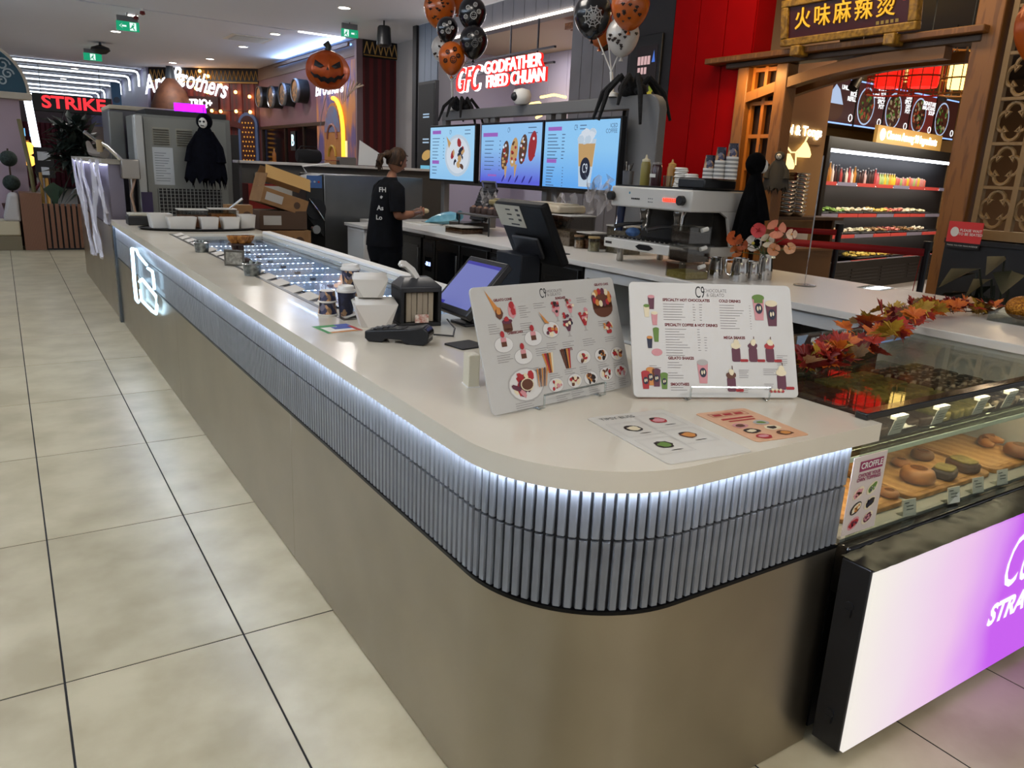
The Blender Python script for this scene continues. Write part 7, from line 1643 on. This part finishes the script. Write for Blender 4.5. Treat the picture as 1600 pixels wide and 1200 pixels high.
# ================================================================== FRIED CHICKEN SHOP SIGN, ARCADE, MALL BACKGROUND
def onx7(px, py, x=6.9): return PX(px, py, x)
SG = thing('chicken_sign', 'red and white GFC Godfather Fried Chuan letters hung in the shop opening', 'sign', (6.9, 11.5, 3.0), D(-90))
def sl(px, py):
    q = onx7(px, py) - Vector(SG.location); return Vector((-q.y, q.x, q.z))
M_rl = glow('red letters', '#d81f1a', 1.6); M_wl = glow('white letters', '#ffffff', 3.2)
for (s_, px, py, sz, m_r, sx_, sh) in (('GFC', 729, 126, .56, 0, .78, .28), ('GODFATHER', 799, 101, .265, 1, 1.07, 0), ('FRIED CHUAN', 803, 123, .265, 1, 1.0, 0)):
    q = sl(px, py)
    text(s_, sz, M_wl if m_r == 0 else M_rl, SG, (q.x, .03, q.z), name='letter_halo', bold=.011, sx=sx_, shear=sh, ext=.02); text(s_, sz, M_rl if m_r == 0 else M_wl, SG, (q.x, .0, q.z), name='lettering', bold=.001, sx=sx_, shear=sh, ext=.012)
q0, q1_ = sl(700, 118), sl(858, 118)
for (a, z_) in ((q0.z - .05, 0), (q0.z + .16, 0)): MB().box(q0.x, q1_.x, .06, .10, a, a + .03).build('rail', mt('sign rail', '#4a4a52', .4, .8), SG)
for px in (732, 790, 832): q = sl(px, 100); MB().box(q.x - .012, q.x + .012, .07, .09, q.z, 1.03).build('hanger_rod', mt('sign rail'), SG)
# glass pane line and neon
t = thing('neon_figure', 'yellow neon figure glowing inside the fried chicken shop', 'neon sign', (8.9, 11.0, 2.6)); g0 = Vector(t.location)
for pts in ([(820, 172), (830, 162), (842, 160), (850, 168), (846, 180), (838, 184)], [(856, 172), (864, 164), (876, 166), (882, 176), (874, 186)], [(845, 152), (866, 148), (884, 152)]): MB().tube([tuple(PX(a, b, 8.9) - g0) for (a, b) in pts], .025, 6).build('neon_tube', glow('yellow neon', '#ffcf70', 4), t)
t = thing('light_box', 'bright white counter lightbox of the fried chicken shop', 'light box', (8.6, 11.4, 2.0)); MB().box(0, .1, -1.6, 1.6, 0, .5).build('panel', glow('lightbox', '#f4f6ff', 1.3), t); MB().box(.1, .5, -1.7, 1.7, -1.9, .5).build('case', M_lilac, t)
# vertical black digital menu
t = thing('digital_menu', 'tall black digital menu at the left of the fried chicken shop', 'digital menu', (6.9, 13.85, .9), D(-90)); MB().box(-.36, .36, 0, .08, 0, 2.45).build('housing', M_black, t, bev=.01); d = MB().box(-.32, .32, -.004, 0, .04, 2.4).build('display', glow('menu black', '#0a0c10', .8), t)
mb = MB(); mb.rect(-.32, .32, .04, .75, -.006, 0)
for (z_, m_) in ((1.85, 1), (1.8, 1), (1.4, 1), (1.34, 1), (.72, 1)): mb.rect(-.12, .14, z_, z_ + .025, -.008, m_)
mb.ell(.05, 1.12, .2, .09, -.008, 2, 14, .2); mb.rect(-.2, .3, .82, .93, -.008, 3); mb.ell(.05, .4, .16, .2, -.008, 4, 14); o = mb.build('screen_picture', [glow('vm green', '#1f6a34', .7), glow('vm white', '#9fb8d0', 1), glow('vm tan', '#c9a05a', .8), glow('vm cyan', '#6ab8d8', .9), glow('vm dark', '#0c2a14', .5)], d)
# poster screen on black wall
t = thing('food_poster', 'backlit poster of yellow fried pieces on the black wall', 'poster', (6.96, 7.87, 2.25), D(-90)); MB().box(-.30, .28, 0, .04, -.35, 1.25).build('housing', M_black, t, bev=.01); d = MB().box(-.16, .22, -.004, 0, .0, 1.12).build('display', glow('poster dark', '#1a1214', .8), t)
mb = MB()
for k in range(4): mb.rect(-.13 + k * .06, -.08 + k * .06, .90, 1.0, -.006, 0)
for k in range(3): mb.rect(-.12 + k * .06, -.075 + k * .06, .79, .87, -.006, 0)
mb.poly([(.13, .92), (.19, .92), (.16, 1.06)], -.006, 1)
for k in range(22): mb.ell(.03 + rnd.uniform(-.14, .16), .42 + rnd.uniform(-.16, .22), .045, .05, -.006 - .0002 * k, rnd.choice((2, 3, 2, 4)), 8)
mb.poly([(-.15, .05), (.21, .16), (.21, .26), (-.15, .14)], -.012, 1); o = mb.build('poster_print', [glow('pp pink', '#d8b0b0', .9), glow('pp blue', '#4a78d8', .9), glow('pp yellow', '#a8982a', .8), glow('pp green', '#7a8a2a', .8), glow('pp brown', '#8a4a1a', .8)], d)
# ---- arcade long wall: ovals, window, painted panel
XO = 6.70
for k, (px, py) in enumerate(((410, 152), (429, 152), (447, 148), (467, 142))):
    c_ = PX(px, py, XO - .15); t = thing('oval_sign', ('first', 'second', 'third', 'fourth')[k] + ' oval patterned sign from the corner on the arcade wall', 'sign', (c_.x, c_.y, c_.z)); 
    MB().lathe([(.001, -.10), (.27, -.10), (.285, -.05), (.285, .19)], 26, axis='x').build('drum', M_black, t); MB().lathe([(.255, -.12), (.275, -.135), (.295, -.10), (.29, -.06)], 26, axis='x', cap=False).build('silver_rim', mt('silver rim', '#8d8f98', .3, .8), t)
    MB().lathe([(.001, -.105), (.255, -.104)], 22, axis='x').build('patterned_face', mt('amber pattern', '#2a1a10', .5, col2='#8a5a22', scale=11, tex='voronoi'), t)
WN = struct(MB().box(6.76, 6.8, 18.95, 24.6, .65, 2.7).build('window_1', mt('night glass', '#07080d', .12)))
for y in (18.95, 20.6, 22.2, 24.4): MB().box(-.04, 0, -.03, .03, 0, 2.05).build('mullion', mt('bronze frame', '#3a2c22', .4, .6), WN, loc=(6.76, y, .65))
MB().box(6.70, 6.76, 18.9, 24.6, 2.68, 2.76).build('window_head', mt('bronze frame'), WN)
p = PX(456, 220, 6.7); t = thing('neon_b', 'small pale blue neon letter B in the dark window', 'neon sign', (6.72, p.y, p.z), D(-90)); text('B', .42, glow('pale blue neon', '#b8e4ff', 4), t, (0, 0, 0)); MB().box(-.2, .2, .01, .02, -.25, .25).build('backing', M_dark, t)
# ornate painted portal panel
OP = thing('painted_portal', 'tall arched orange and blue painted panel on the arcade wall', 'painted panel', (6.66, 18.15, 0), D(-90))
y0, y1 = -.85, .85
archp = [(-.62, .6), (.50, .6), (.50, 2.4)] + [(-.06 + .56 * math.cos(D(a)), 2.4 + .75 * math.sin(D(a))) for a in range(15, 180, 15)] + [(-.62, 2.4)]
MB().prism(archp, -.02, .03, axis='y').build('panel', mt('ornate painted orange', '#8a4a22', .55, col2='#b07a3a', scale=2.2, stretch=(1.5, 1, .7), tex='wave'), OP)
MB().prism([(-.06 + .5 * math.cos(D(a)), 2.5 + .58 * math.sin(D(a))) for a in range(0, 181, 15)], -.03, -.02, axis='y').build('blue_crown', mt('dusty blue paint', '#55688c', .6, col2='#6f5a6a', scale=5), OP)
for (x, z, r, c) in ((-.06, 2.35, .32, '#8a5a50'), (-.06, 1.95, .24, '#a8862e'), (-.06, 1.45, .30, '#9a7a2a')):
    MB().tube([(x + r * math.cos(D(a)), -.035, z + r * math.sin(D(a))) for a in range(0, 181, 20)], .03, 6).build('scroll', mt('scroll ' + c, c, .6), OP)
for s_ in (-1, 1): MB().ell(-.06 + s_ * .22, 1.6, .05, .12, -.036, None, 14).build('blue_drop', mt('blue drop', '#2a3f7a', .5), OP)
edge = [(.58, .6)] + [(.58, 2.3)] + [(-.06 + .64 * math.cos(D(a)), 2.4 + .85 * math.sin(D(a))) for a in range(10, 91, 10)]
MB().tube([(x, .0, z) for (x, z) in edge], .05, 8).build('glowing_edge', glow('amber edge', '#ffae30', 2.2), OP)
MB().box(.5, .72, .03, .05, .6, 2.3).build('pale_reveal', mt('pale reveal', '#d8cba0', .5, emit=.6, ecol='#ffe0a0'), OP)
for k in range(9):
    x = .2 + k * .14; MB().tube([(x * .9, .06, 3.0 + .05 * k), (x * 1.25, .06, 3.75 - .04 * k)], .018, 5).build('ray', mt('ray cream', '#a8917a', .6), OP)
text('Archie\nBrothers', .40, glow('white sign glow', '#f2f6ff', 2.4), OP, (-.1, -.08, 3.62), name='glowing_letters', shear=.2, bold=.012, line=.8, sx=1.3)
MB().box(-1.35, 1.2, .056, .07, .6, 4.0).build('mural_board', mt('painted mural', '#54487c', .55, col2='#b8743f', scale=1.5, stretch=(1.6, 1, .6), contrast=(.42, .6)), OP)
# ---- oblique wall: script sign, festoon bulbs, arches
def onW(px, py, off=.08):
    n_ = Vector((math.sin(-ang), 0, 0)); d_ = Vector((math.cos(ang), math.sin(ang), 0)); nn = Vector((-d_.y, d_.x, 0))
    if nn.y > 0: nn = -nn
    r_ = ray(px, py); a_ = Vector((AX, AY, 0)) + nn * off; t_ = (a_ - CAM).dot(nn) / r_.dot(nn); return CAM + r_ * t_
rzW = math.atan2(AY - BY, AX - BX)
c_ = onW(283, 130); SGN = thing('arcade_sign', 'white glowing Archie Brothers script sign on the red striped wall', 'sign', tuple(c_), rzW)
text('Archie', .75, glow('white sign glow'), SGN, (-.62, 0, .02), rot=(D(90), D(-10), 0), name='glowing_letters', shear=.25, bold=.014, sx=.72); text('Brothers', .75, glow('white sign glow'), SGN, (.62, 0, .02), rot=(D(90), D(12), 0), name='glowing_letters', shear=.25, bold=.014, sx=.72)
c_ = onW(300, 161); t = thing('electriq_sign', 'small CIRQUE ELECTRIQ letters under the script sign', 'sign', tuple(c_), rzW); text('ELECTRIQ+', .28, glow('white sign glow 2', '#ffffff', 3), t, (0, 0, 0), bold=.012); MB().box(-.9, .9, .02, .05, -.2, .2).build('dark_band', mt('maroon band', '#2a0e10', .5), t)
FB_ = thing('festoon_lights', 'string of warm festoon bulbs across the red arcade wall', 'string lights', tuple(onW(310, 170)), 0.); f0 = Vector(FB_.location); M_bulb = glow('festoon bulb', '#ffb050', 12)
pp = [(262, 173), (284, 172), (295, 172), (312, 170), (331, 172), (345, 173), (369, 173), (391, 174)]
MB().tube([tuple(onW(a, b, .1) - f0) for (a, b) in pp], .012, 5).build('cord', M_black, FB_)
for (a, b) in pp + [(312, 110), (325, 118), (345, 132), (368, 143), (390, 150), (306, 137), (324, 143)]: MB().ball(tuple(onW(a, b + 1, .1) - f0), .05, n=8, k=6).build('bulb', M_bulb, FB_)
p = onW(268, 150, .3); t = thing('cone_figure', 'brown cone shaped tent figure beside the arcade sign', 'tent figure', (p.x, p.y, p.z - .65), 0); MB().lathe([(.62, 0), (.60, .35), (.42, .8), (.14, 1.15), (.001, 1.2)], 20).build('tent', mt('brown canvas', '#4a2a1c', .7, col2='#5d3824', scale=6), t); MB().lathe([(.15, 1.12), (.1, 1.5), (.001, 1.75)], 12).build('spire', mt('slate spire', '#3a4652', .5), t); MB().cyl((0, 0, -2.6), .3, 2.6, 14).build('pillar', mt('brown canvas'), t)
c_ = onW(388, 222); t = thing('bulb_arch', 'arched panel full of small amber bulbs at the end of the red wall', 'light panel', (c_.x, c_.y, c_.z - 1.0), rzW)
MB().prism([(-.33, 0), (.33, 0), (.33, 1.5)] + [(.33 * math.cos(D(a)), 1.5 + .35 * math.sin(D(a))) for a in range(15, 180, 15)] + [(-.33, 1.5)], 0, .08, axis='y').build('blue_frame', mt('blue frame', '#4a5a80', .5), t); MB().prism([(-.24, .1), (.24, .1), (.24, 1.5)] + [(.24 * math.cos(D(a)), 1.5 + .26 * math.sin(D(a))) for a in range(15, 180, 15)] + [(-.24, 1.5)], -.02, 0, axis='y').build('dark_panel', mt('maroon panel', '#3a1510', .5), t)
for i in range(4):
    for j in range(11): MB().ball((-.16 + i * .105 + (.05 if j % 2 else 0) * 1., -.03, .2 + j * .135), .026, n=6, k=4).build('bulb', glow('small amber bulb', '#c98830', 1), t)
c_ = onW(365, 235); t = thing('ticket_arch', 'orange arched doorway of the arcade booth', 'doorway', (c_.x, c_.y, .0), rzW); MB().box(-.5, -.38, 0, .1, 0, 2.5).box(.38, .5, 0, .1, 0, 2.5).build('jamb', mt('orange paint', '#a8401c', .5), t); MB().box(-.38, .38, .02, .06, 0, 2.5).build('dark_opening', M_dark, t)
MB().prism([(.6 * math.cos(D(a)), 2.45 + .45 * math.sin(D(a))) for a in range(0, 181, 15)] + [(.5 * math.cos(D(a)), 2.45 + .28 * math.sin(D(a))) for a in range(180, -1, -15)], -.03, .05, axis='y').build('arch_board', mt('maroon board', '#4a1a14', .5), t)
# ---- tunnel ribs
M_rib = glow('neon rib', '#e6f2ff', 4)
ribs = [(216, 109), (200, 117), (186, 125), (174, 132), (163, 139), (153, 144), (145, 149), (137, 153)]
for k, (px, py) in enumerate(ribs):
    yy = min(44.5, PZ(px, py, 4.38).y)
    t = thing('neon_rib', ('nearest', 'second', 'third', 'fourth', 'fifth', 'sixth', 'seventh', 'farthest')[k] + ' white light bar bent across the tunnel ceiling', 'light bar', (4.0, yy, 4.33))
    MB().tube([(-6.5, 0, 0), (-.12, 0, 0), (-.03, 0, -.03), (0, 0, -.12), (0, 0, -.45)], .03, 6).build('tube', M_rib, t); MB().box(-6.5, 0, -.02, .02, .03, .065).build('channel', M_grey, t)
for k in range(2):
    t = thing('neon_post', ('left', 'right')[k] + ' vertical white light bar below the teal arch', 'light bar', (PY(46 + k * 6, 150, 24 + k).x, 24 + k, 1.6)); MB().tube([(0, 0, 0), (-.12, 0, 1.6)], .035 + .03 * k, 8).build('tube', M_rib, t); MB().box(-.05, .05, .05, .1, -1.6, 0).build('stand', M_grey, t)
# STRIKE sign
p = PY(116, 162, 30); t = thing('strike_sign', 'hanging black sign with red glowing STRIKE letters', 'sign', (p.x, 30, p.z)); MB().box(-1.15, 1.15, 0, .2, -.30, .24).build('cabinet', M_black, t, bev=.02); text('STRIKE', .52, glow('strike red', '#ff3038', 1.5), t, (0, -.012, -.02), bold=.014, sx=1.15)
for dx in (-.9, .8): MB().tube([(dx, .1, .24), (dx, .1, 4.4 - p.z)], .01, 5).build('wire', M_black, t)
# ---- teal arch kiosk on the far left
K = thing('arch_kiosk', 'pinkish shop front with a teal arched pediment and cream scrolls at left', 'shop front', (-.30, 18.0, 0)); RA = .93
def arcx(r, a): return (r * math.cos(D(a)), 2.80 + r * math.sin(D(a)))
MB().prism([arcx(RA - .03, a) for a in range(0, 181, 6)], .0, .3, axis='y').build('pediment', mt('teal panel', '#1c4a5c', .5), K); MB().prism([arcx(RA, a) for a in range(0, 181, 6)] + [arcx(RA - .05, a) for a in range(180, -1, -6)], -.06, .3, axis='y').build('arch_moulding', mt('cream moulding', '#b8ac98', .5), K)
MB().box(-.95, .95, -.08, .32, 2.68, 2.80).build('lintel', mt('cream moulding'), K, bev=.01); MB().box(-.9, .74, 0.05, .3, 0, 2.68).build('pillar', mt('mauve pink wall', '#a58f96', .6), K)
for (px, py, r, s_) in ((12, 115, .10, 1), (3, 126, .09, -1), (4, 100, .12, 1)):
    q_ = PY(px, py, 17.98) - Vector(K.location); MB().tube([(q_.x + s_ * r * (1 - k / 20) * math.cos(k * .55), -.01, q_.z + r * (1 - k / 20) * math.sin(k * .55)) for k in range(16)], .016, 6).build('scroll', mt('pale scroll', '#a9b4b8', .5), K)
# topiary
p = PY(24, 335, 17.68); t = thing('topiary', 'two ball topiary in a terracotta pot before the pink shop front', 'topiary', (p.x, 17.68, .5))
MB().box(-.2, .2, -.18, .18, -.5, 0).build('stand', mt('terracotta', '#4a2a22', .7), t); MB().lathe([(.14, 0), (.2, .28), (.17, .28)], 16).build('pot', mt('terracotta', '#4a2a22', .7), t); MB().cyl((0, 0, .28), .015, 1.0, 8).build('stem', mt('brown vine'), t)
M_top = mt('topiary leaf', '#101a14', .8, col2='#26332a', scale=30, bump=1.)
for z in (.66, 1.10): MB().ball((0, 0, z), .145, n=16, k=10).build('leaf_ball', M_top, t)
# bench, planter, big plants
t = thing('bench', 'white upholstered bench end beside the slatted planter', 'bench', (-.95, 16.72, 0)); MB().box(-1.0, 1.15, 0, .7, 0, .26).build('plinth', mt('olive base', '#6e6248', .6), t); MB().box(-1.0, 1.15, -.02, .7, .26, .52).build('seat', mt('cream seat', '#b5a98c', .6), t, bev=.03); MB().prism([(.9, .52), (1.18, .50), (1.18, 1.0), (1.02, 1.0)], .0, .7, axis='y').build('back_pad', mt('white pad', '#a8a29c', .6), t, bev=.05)
PL = thing('slatted_planter', 'timber slatted planter box at the end of the walkway', 'planter', (.24, 16.75, 0)); M_sl = mt('planter timber', '#7a5238', .55, col2='#68442e', scale=3, stretch=(8, 8, 1), tex='wave')
MB().box(0, .34, -.04, .7, 0, 1.02).build('end_post', M_sl, PL, bev=.005); MB().box(.34, 1.25, .0, .7, 0, .80).build('core', M_dark, PL)
for k in range(10): MB().box(.36 + k * .09, .42 + k * .09, -.03, .0, .03, .84).build('slat', M_sl, PL, bev=.004)
MB().box(0, 1.25, -.03, .0, 0, .03).build('kick', M_dark, PL)
def frond(par, base_, tip, w, m):
    b_, t_ = Vector(base_), Vector(tip); md = b_.lerp(t_, .55) + Vector((0, 0, .06)); d_ = (t_ - b_); sd = d_.cross(Vector((0, 0, 1))); sd = sd.normalized() * w if sd.length > 1e-4 else Vector((w, 0, 0))
    return MB().add([tuple(b_), tuple(md + sd), tuple(t_), tuple(md - sd), tuple(md + Vector((0, 0, -.03)))], [(0, 4, 1), (1, 4, 2), (2, 4, 3), (3, 4, 0)]).build('leaf', m, par)
BP = thing('banana_plant', 'broad leaved green plant growing in the slatted planter', 'plant', (.8, 17.1, .80)); M_gl = mt('broad leaf', '#16301a', .4, col2='#244628', scale=5)
for (a, b, c, d, e) in ((-.30, -.1, .68, -.30, .20), (.3, .0, .55, .35, .20), (.0, -.15, .42, .2, .17), (.5, .1, .40, .5, .18), (-.05, .1, .6, -.1, .16), (.25, -.2, .33, .4, .17), (.5, -.15, .25, .1, .16), (.1, -.25, .3, .1, .15)): frond(BP, (a * .3, b, 0), (a, b, c), e, M_gl)
MB().cyl((0, .0, 0), .05, .2, 8).build('stem', M_gl, BP)
MB().tube([(-.30, 0, 0), (-.33, 0, .6), (-.42, .05, 1.5)], .035, 8).build('bamboo_cane', mt('cane', '#6a6038', .6), BP)
PM = thing('palm_plant', 'dark bushy palm tree standing behind the tall far counter', 'palm tree', (1.28, 17.9, 0)); M_pl = mt('palm leaf', '#131c18', .5, col2='#22302a', scale=5)
MB().cyl((0, 0, 0), .25, .5, 14, r2=.3).build('pot', M_black, PM); MB().tube([(0, 0, .5), (.02, 0, 1.6)], .05, 8).build('trunk', mt('brown vine'), PM)
for k in range(280):
    a = rnd.uniform(0, 6.28); el = rnd.uniform(-.8, 1.2); r = rnd.uniform(.3, .52); c0_ = Vector((rnd.uniform(-.22, .22), rnd.uniform(-.15, .15), rnd.uniform(1.35, 2.25)))
    frond(PM, tuple(c0_), tuple(c0_ + Vector((r * math.cos(a) * math.cos(el), r * math.sin(a) * math.cos(el), r * math.sin(el)))), .06, M_pl)
# rope post, info post, warm lamp
t = thing('rope_post', 'brass rope post with red rope beside the topiary', 'rope post', (.64, 17.72, 0)); MB().cyl((0, 0, 0), .12, .02, 16).build('foot', M_gold, t); MB().cyl((0, 0, .02), .03, 1.35, 10).build('pole', M_gold, t); MB().tube([(0, 0, 1.2), (-.2, 0, .9), (-.4, 0, .75)], .025, 8).build('rope', mt('red rope', '#5a1418', .7), t)
t = thing('info_post', 'black information post far down the walkway', 'info post', (PY(69, 250, 22).x, 22, 0)); MB().cyl((0, 0, 0), .04, 1.2, 10).build('pole', M_gold, t); MB().box(-.2, .2, -.04, .04, 1.15, 1.85).build('board', M_black, t); MB().rect(-.13, .13, 1.55, 1.75, -.045).rect(-.08, .08, 1.22, 1.4, -.045).build('notice', mt('pale notice', '#a8aeb4', .6), t)['kind'] = 'stuff'
p = PY(44, 232, 24); t = thing('globe_lamp', 'warm glowing lamp down the far walkway', 'lamp', (p.x, 24, p.z)); MB().ball((0, 0, 0), .16, n=12).ball((0, 0, -.3), .14, n=12).build('globe', glow('amber globe', '#ffb040', 3), t); MB().box(-.03, .03, 0, .06, -1.5, .2).build('bracket', M_gold, t)
p = PY(47, 207, 45.5); tag(MB().box(-.35, .35, 0, .1, -.18, .18).build('blue_screen', glow('far blue', '#7ac8ff', 1.2), loc=(p.x, 45.5, p.z)), 'small pale blue screen glowing far down the walkway', 'screen')
t = thing('blue_column', 'blue patterned banner column at the tunnel entrance', 'column', (PY(182, 150, 28.0).x, 28.0, 0)); MB().box(-.13, .13, 0, .2, 0, 3.9).build('shaft', mt('blue banner', '#12507c', .5), t); 
for z in (2.6, 3.0, 3.4): MB().cyl((0, -.02, z), .09, .02, 14, axis='y').build('dark_disc', mt('navy disc', '#0c2a48', .5), t)
struct(MB().box(2.6, 4.1, 29.0, 29.3, 0, 2.6).build('wall_booth', mt('beige booth', '#7c6f6a', .6)))
# ---- ceiling fittings
M_lens = glow('downlight lens', '#fff6e6', 14)
dls = [(207, 24), (181, 49), (380, 73), (328, 92), (270, 98), (538, 12), (430, 53), (117, 107), (99, 123)]
names = ['beside the left exit sign', 'below the left exit sign', 'left of the air vent, nearest the oval wall', 'in the row beside the arcade wall, middle one', 'in the row nearest the arcade script sign', 'nearest the camera at the top of the view', 'right of the air vent', 'in front of the first tunnel bar', 'among the tunnel bars']
proto_dl = None
for k, (px, py) in enumerate(dls):
    p = PZ(px, py, 4.395)
    lab = 'round recessed downlight ' + names[k]
    if proto_dl is None:
        proto_dl = thing('downlight', lab, 'downlight', tuple(p), 0, 'recessed ceiling downlights'); MB().lathe([(.10, -.008), (.13, -.004), (.13, .004), (.10, .004)], 20, cap=False).build('trim_ring', M_white, proto_dl); MB().cyl((0, 0, -.006), .10, .004, 18).build('lens', M_lens, proto_dl)
    else: dup(proto_dl, tuple(p), None, lab)
    if k < 7: area('downlight_lamp', (p.x, p.y, 4.37), 34, .2, .2, (1, .95, .9))
p = PZ(388, 60, 4.395); t = thing('air_vent', 'square ceiling air vent among the downlights', 'air vent', tuple(p)); MB().box(-.45, .45, -.45, .45, -.012, .0).build('frame', M_white, t)
for k in range(6): MB(Matrix.Translation((0, -.3 + k * .12, -.018)) @ Matrix.Rotation(D(30), 4, 'X')).box(-.36, .36, -.04, .04, 0, .006).build('slat', M_white, t)
for (px, py, w_, lab, fl) in ((200, 41, .40, 'green left-arrow running man exit sign hanging near the camera', -1), (145, 89, .42, 'small green exit sign farther down the hall', 0), (547, 52, .33, 'green right-arrow exit sign by the curtain column', 1)):
    yy = {200: 17.6, 145: 24.0, 547: 15.2}[px]; p = PY(px, py, yy); t = thing('exit_sign', lab, 'exit sign', (p.x, yy, p.z)); h_ = w_ * .42
    MB().box(-w_ / 2, w_ / 2, 0, .04, -h_ / 2, h_ / 2).build('panel', glow('exit green', '#18a878', .85), t); MB().box(-w_ * .46, w_ * .46, .0, .05, h_ / 2, h_ / 2 + .10).build('mount', M_grey, t); MB().tube([(0, .02, h_ / 2 + .1), (0, .02, 4.4 - p.z)], .012, 6).build('rod', M_grey, t)
    mb = MB(); mx = 0. if fl == 0 else -fl * -.0
    ox = (w_ * .22 if fl < 0 else (-w_ * .22 if fl > 0 else 0))
    mb.rect(ox - h_ * .34, ox + h_ * .34, -h_ * .42, h_ * .42, -.002, 0)
    mb.ell(ox + .012, h_ * .27, h_ * .08, h_ * .08, -.004, 1, 10); mb.poly([(ox + a_ * h_ / .26, b_ * h_) for (a_, b_) in ((-.03, .15), (.04, .15), (.01, -.1), (.06, -.38), (.02, -.38), (-.02, -.12), (-.07, -.3), (-.09, -.24), (-.04, -.02))], -.004, 1)
    if fl:
        ax = -w_ * .22 * fl * -1; ax = w_ * .22 if fl > 0 else -w_ * .22
        mb.poly([(ax - fl * h_ * .36, -.015), (ax + fl * h_ * .1, -.015), (ax + fl * h_ * .1, .015), (ax - fl * h_ * .36, .015)], -.004, 0); mb.poly([(ax + fl * h_ * .38, 0), (ax, h_ * .3), (ax + fl * .05, 0)], -.004, 0); mb.poly([(ax + fl * h_ * .38, 0), (ax, -h_ * .3), (ax + fl * .05, 0)], -.004, 0)
    o = mb.build('pictogram', [glow('exit white', '#e6fff6', 1.1), glow('exit green')], t)
p = PZ(156, 66, 4.4); t = thing('ceiling_camera', 'black dome camera hanging from the ceiling', 'camera', (p.x, p.y, 4.4)); MB().cyl((0, 0, -.1), .03, .1, 8).build('stem', M_black, t); MB().lathe([(.03, 0), (.2, -.06), (.22, -.12), (.12, -.2), (.001, -.22)][::-1], 16, (0, 0, -.06)).build('dome', M_black, t)
p = PY(600, 57, 14.5); t = thing('loudspeaker', 'black loudspeaker hanging above the curtain column', 'speaker', (p.x, 14.5, p.z)); MB().lathe([(.1, -.18), (.14, -.15), (.12, .15), (.1, .18)], 14).build('cabinet', M_black, t); MB().tube([(0, 0, .18), (0, 0, 4.4 - p.z)], .015, 6).build('bracket', M_black, t)
for k, (px, py) in enumerate(((222, 13), (212, 21))):
    p = PZ(px, py, 4.4); t = thing('sprinkler', ('right', 'left')[k] + ' small red sprinkler head under the ceiling', 'sprinkler', (p.x, p.y, 4.4)); MB().cyl((0, 0, -.05), .02, .05, 8).build('pipe', M_white, t); MB().lathe([(.001, -.12), (.05, -.1), (.04, -.05)], 10).build('cap', mt('red cap', '#6a1410', .5), t)
# blue cove light along the top of the arcade wall and slot lamps
t = thing('ceiling_uplight', 'blue white strip light along the top of the arcade wall', 'strip light', (6.66, 17.1, 4.28)); MB().box(0, .04, 0, 5.5, 0, .03).build('strip', glow('blue cove', '#7fb0ff', 3), t); MB().box(-.06, 0, 0, 5.5, -.02, .05).build('lip', mt('faded frieze'), t)
area('cove_lamp', (6.55, 19.5, 4.24), 42, .06, 4.5, (.45, .65, 1), (0, D(125), 0))
p = PZ(505, 53, 4.40); t = thing('slot_lamp', 'short linear lamp set in the ceiling slot', 'lamp', (p.x, 16.98, 4.38)); MB().box(-.5, .5, 0, .06, 0, .02).build('lens', glow('slot lens', '#f4f6ff', 8), t); MB().box(-.52, .52, -.01, .07, .02, .03).build('housing', M_grey, t)
# ================================================================== turn lettering into meshes, mark tiny print as stuff
dg = bpy.context.evaluated_depsgraph_get()
for o in [x for x in COL.objects if x.type == 'FONT']:
    me = bpy.data.meshes.new_from_object(o.evaluated_get(dg))
    n_ = bpy.data.objects.new('lettering' if 'lettering' in o.name else o.name.split('.')[0], me); COL.objects.link(n_)
    n_.parent = o.parent; n_.location = o.location; n_.rotation_euler = o.rotation_euler; n_.scale = o.scale
    bpy.data.objects.remove(o)
for o in COL.objects:
    b = o.name.split('.')[0]
    if b in ('food_print', 'print_line', 'drink_print', 'screen_picture', 'poster_print', 'dish_picture', 'led_glint_row', 'coloured_border', 'pictogram', 'gold_zigzag', 'corner_fold', 'side_flap', 'key', 'drip_grille'):
        o['kind'] = 'stuff'
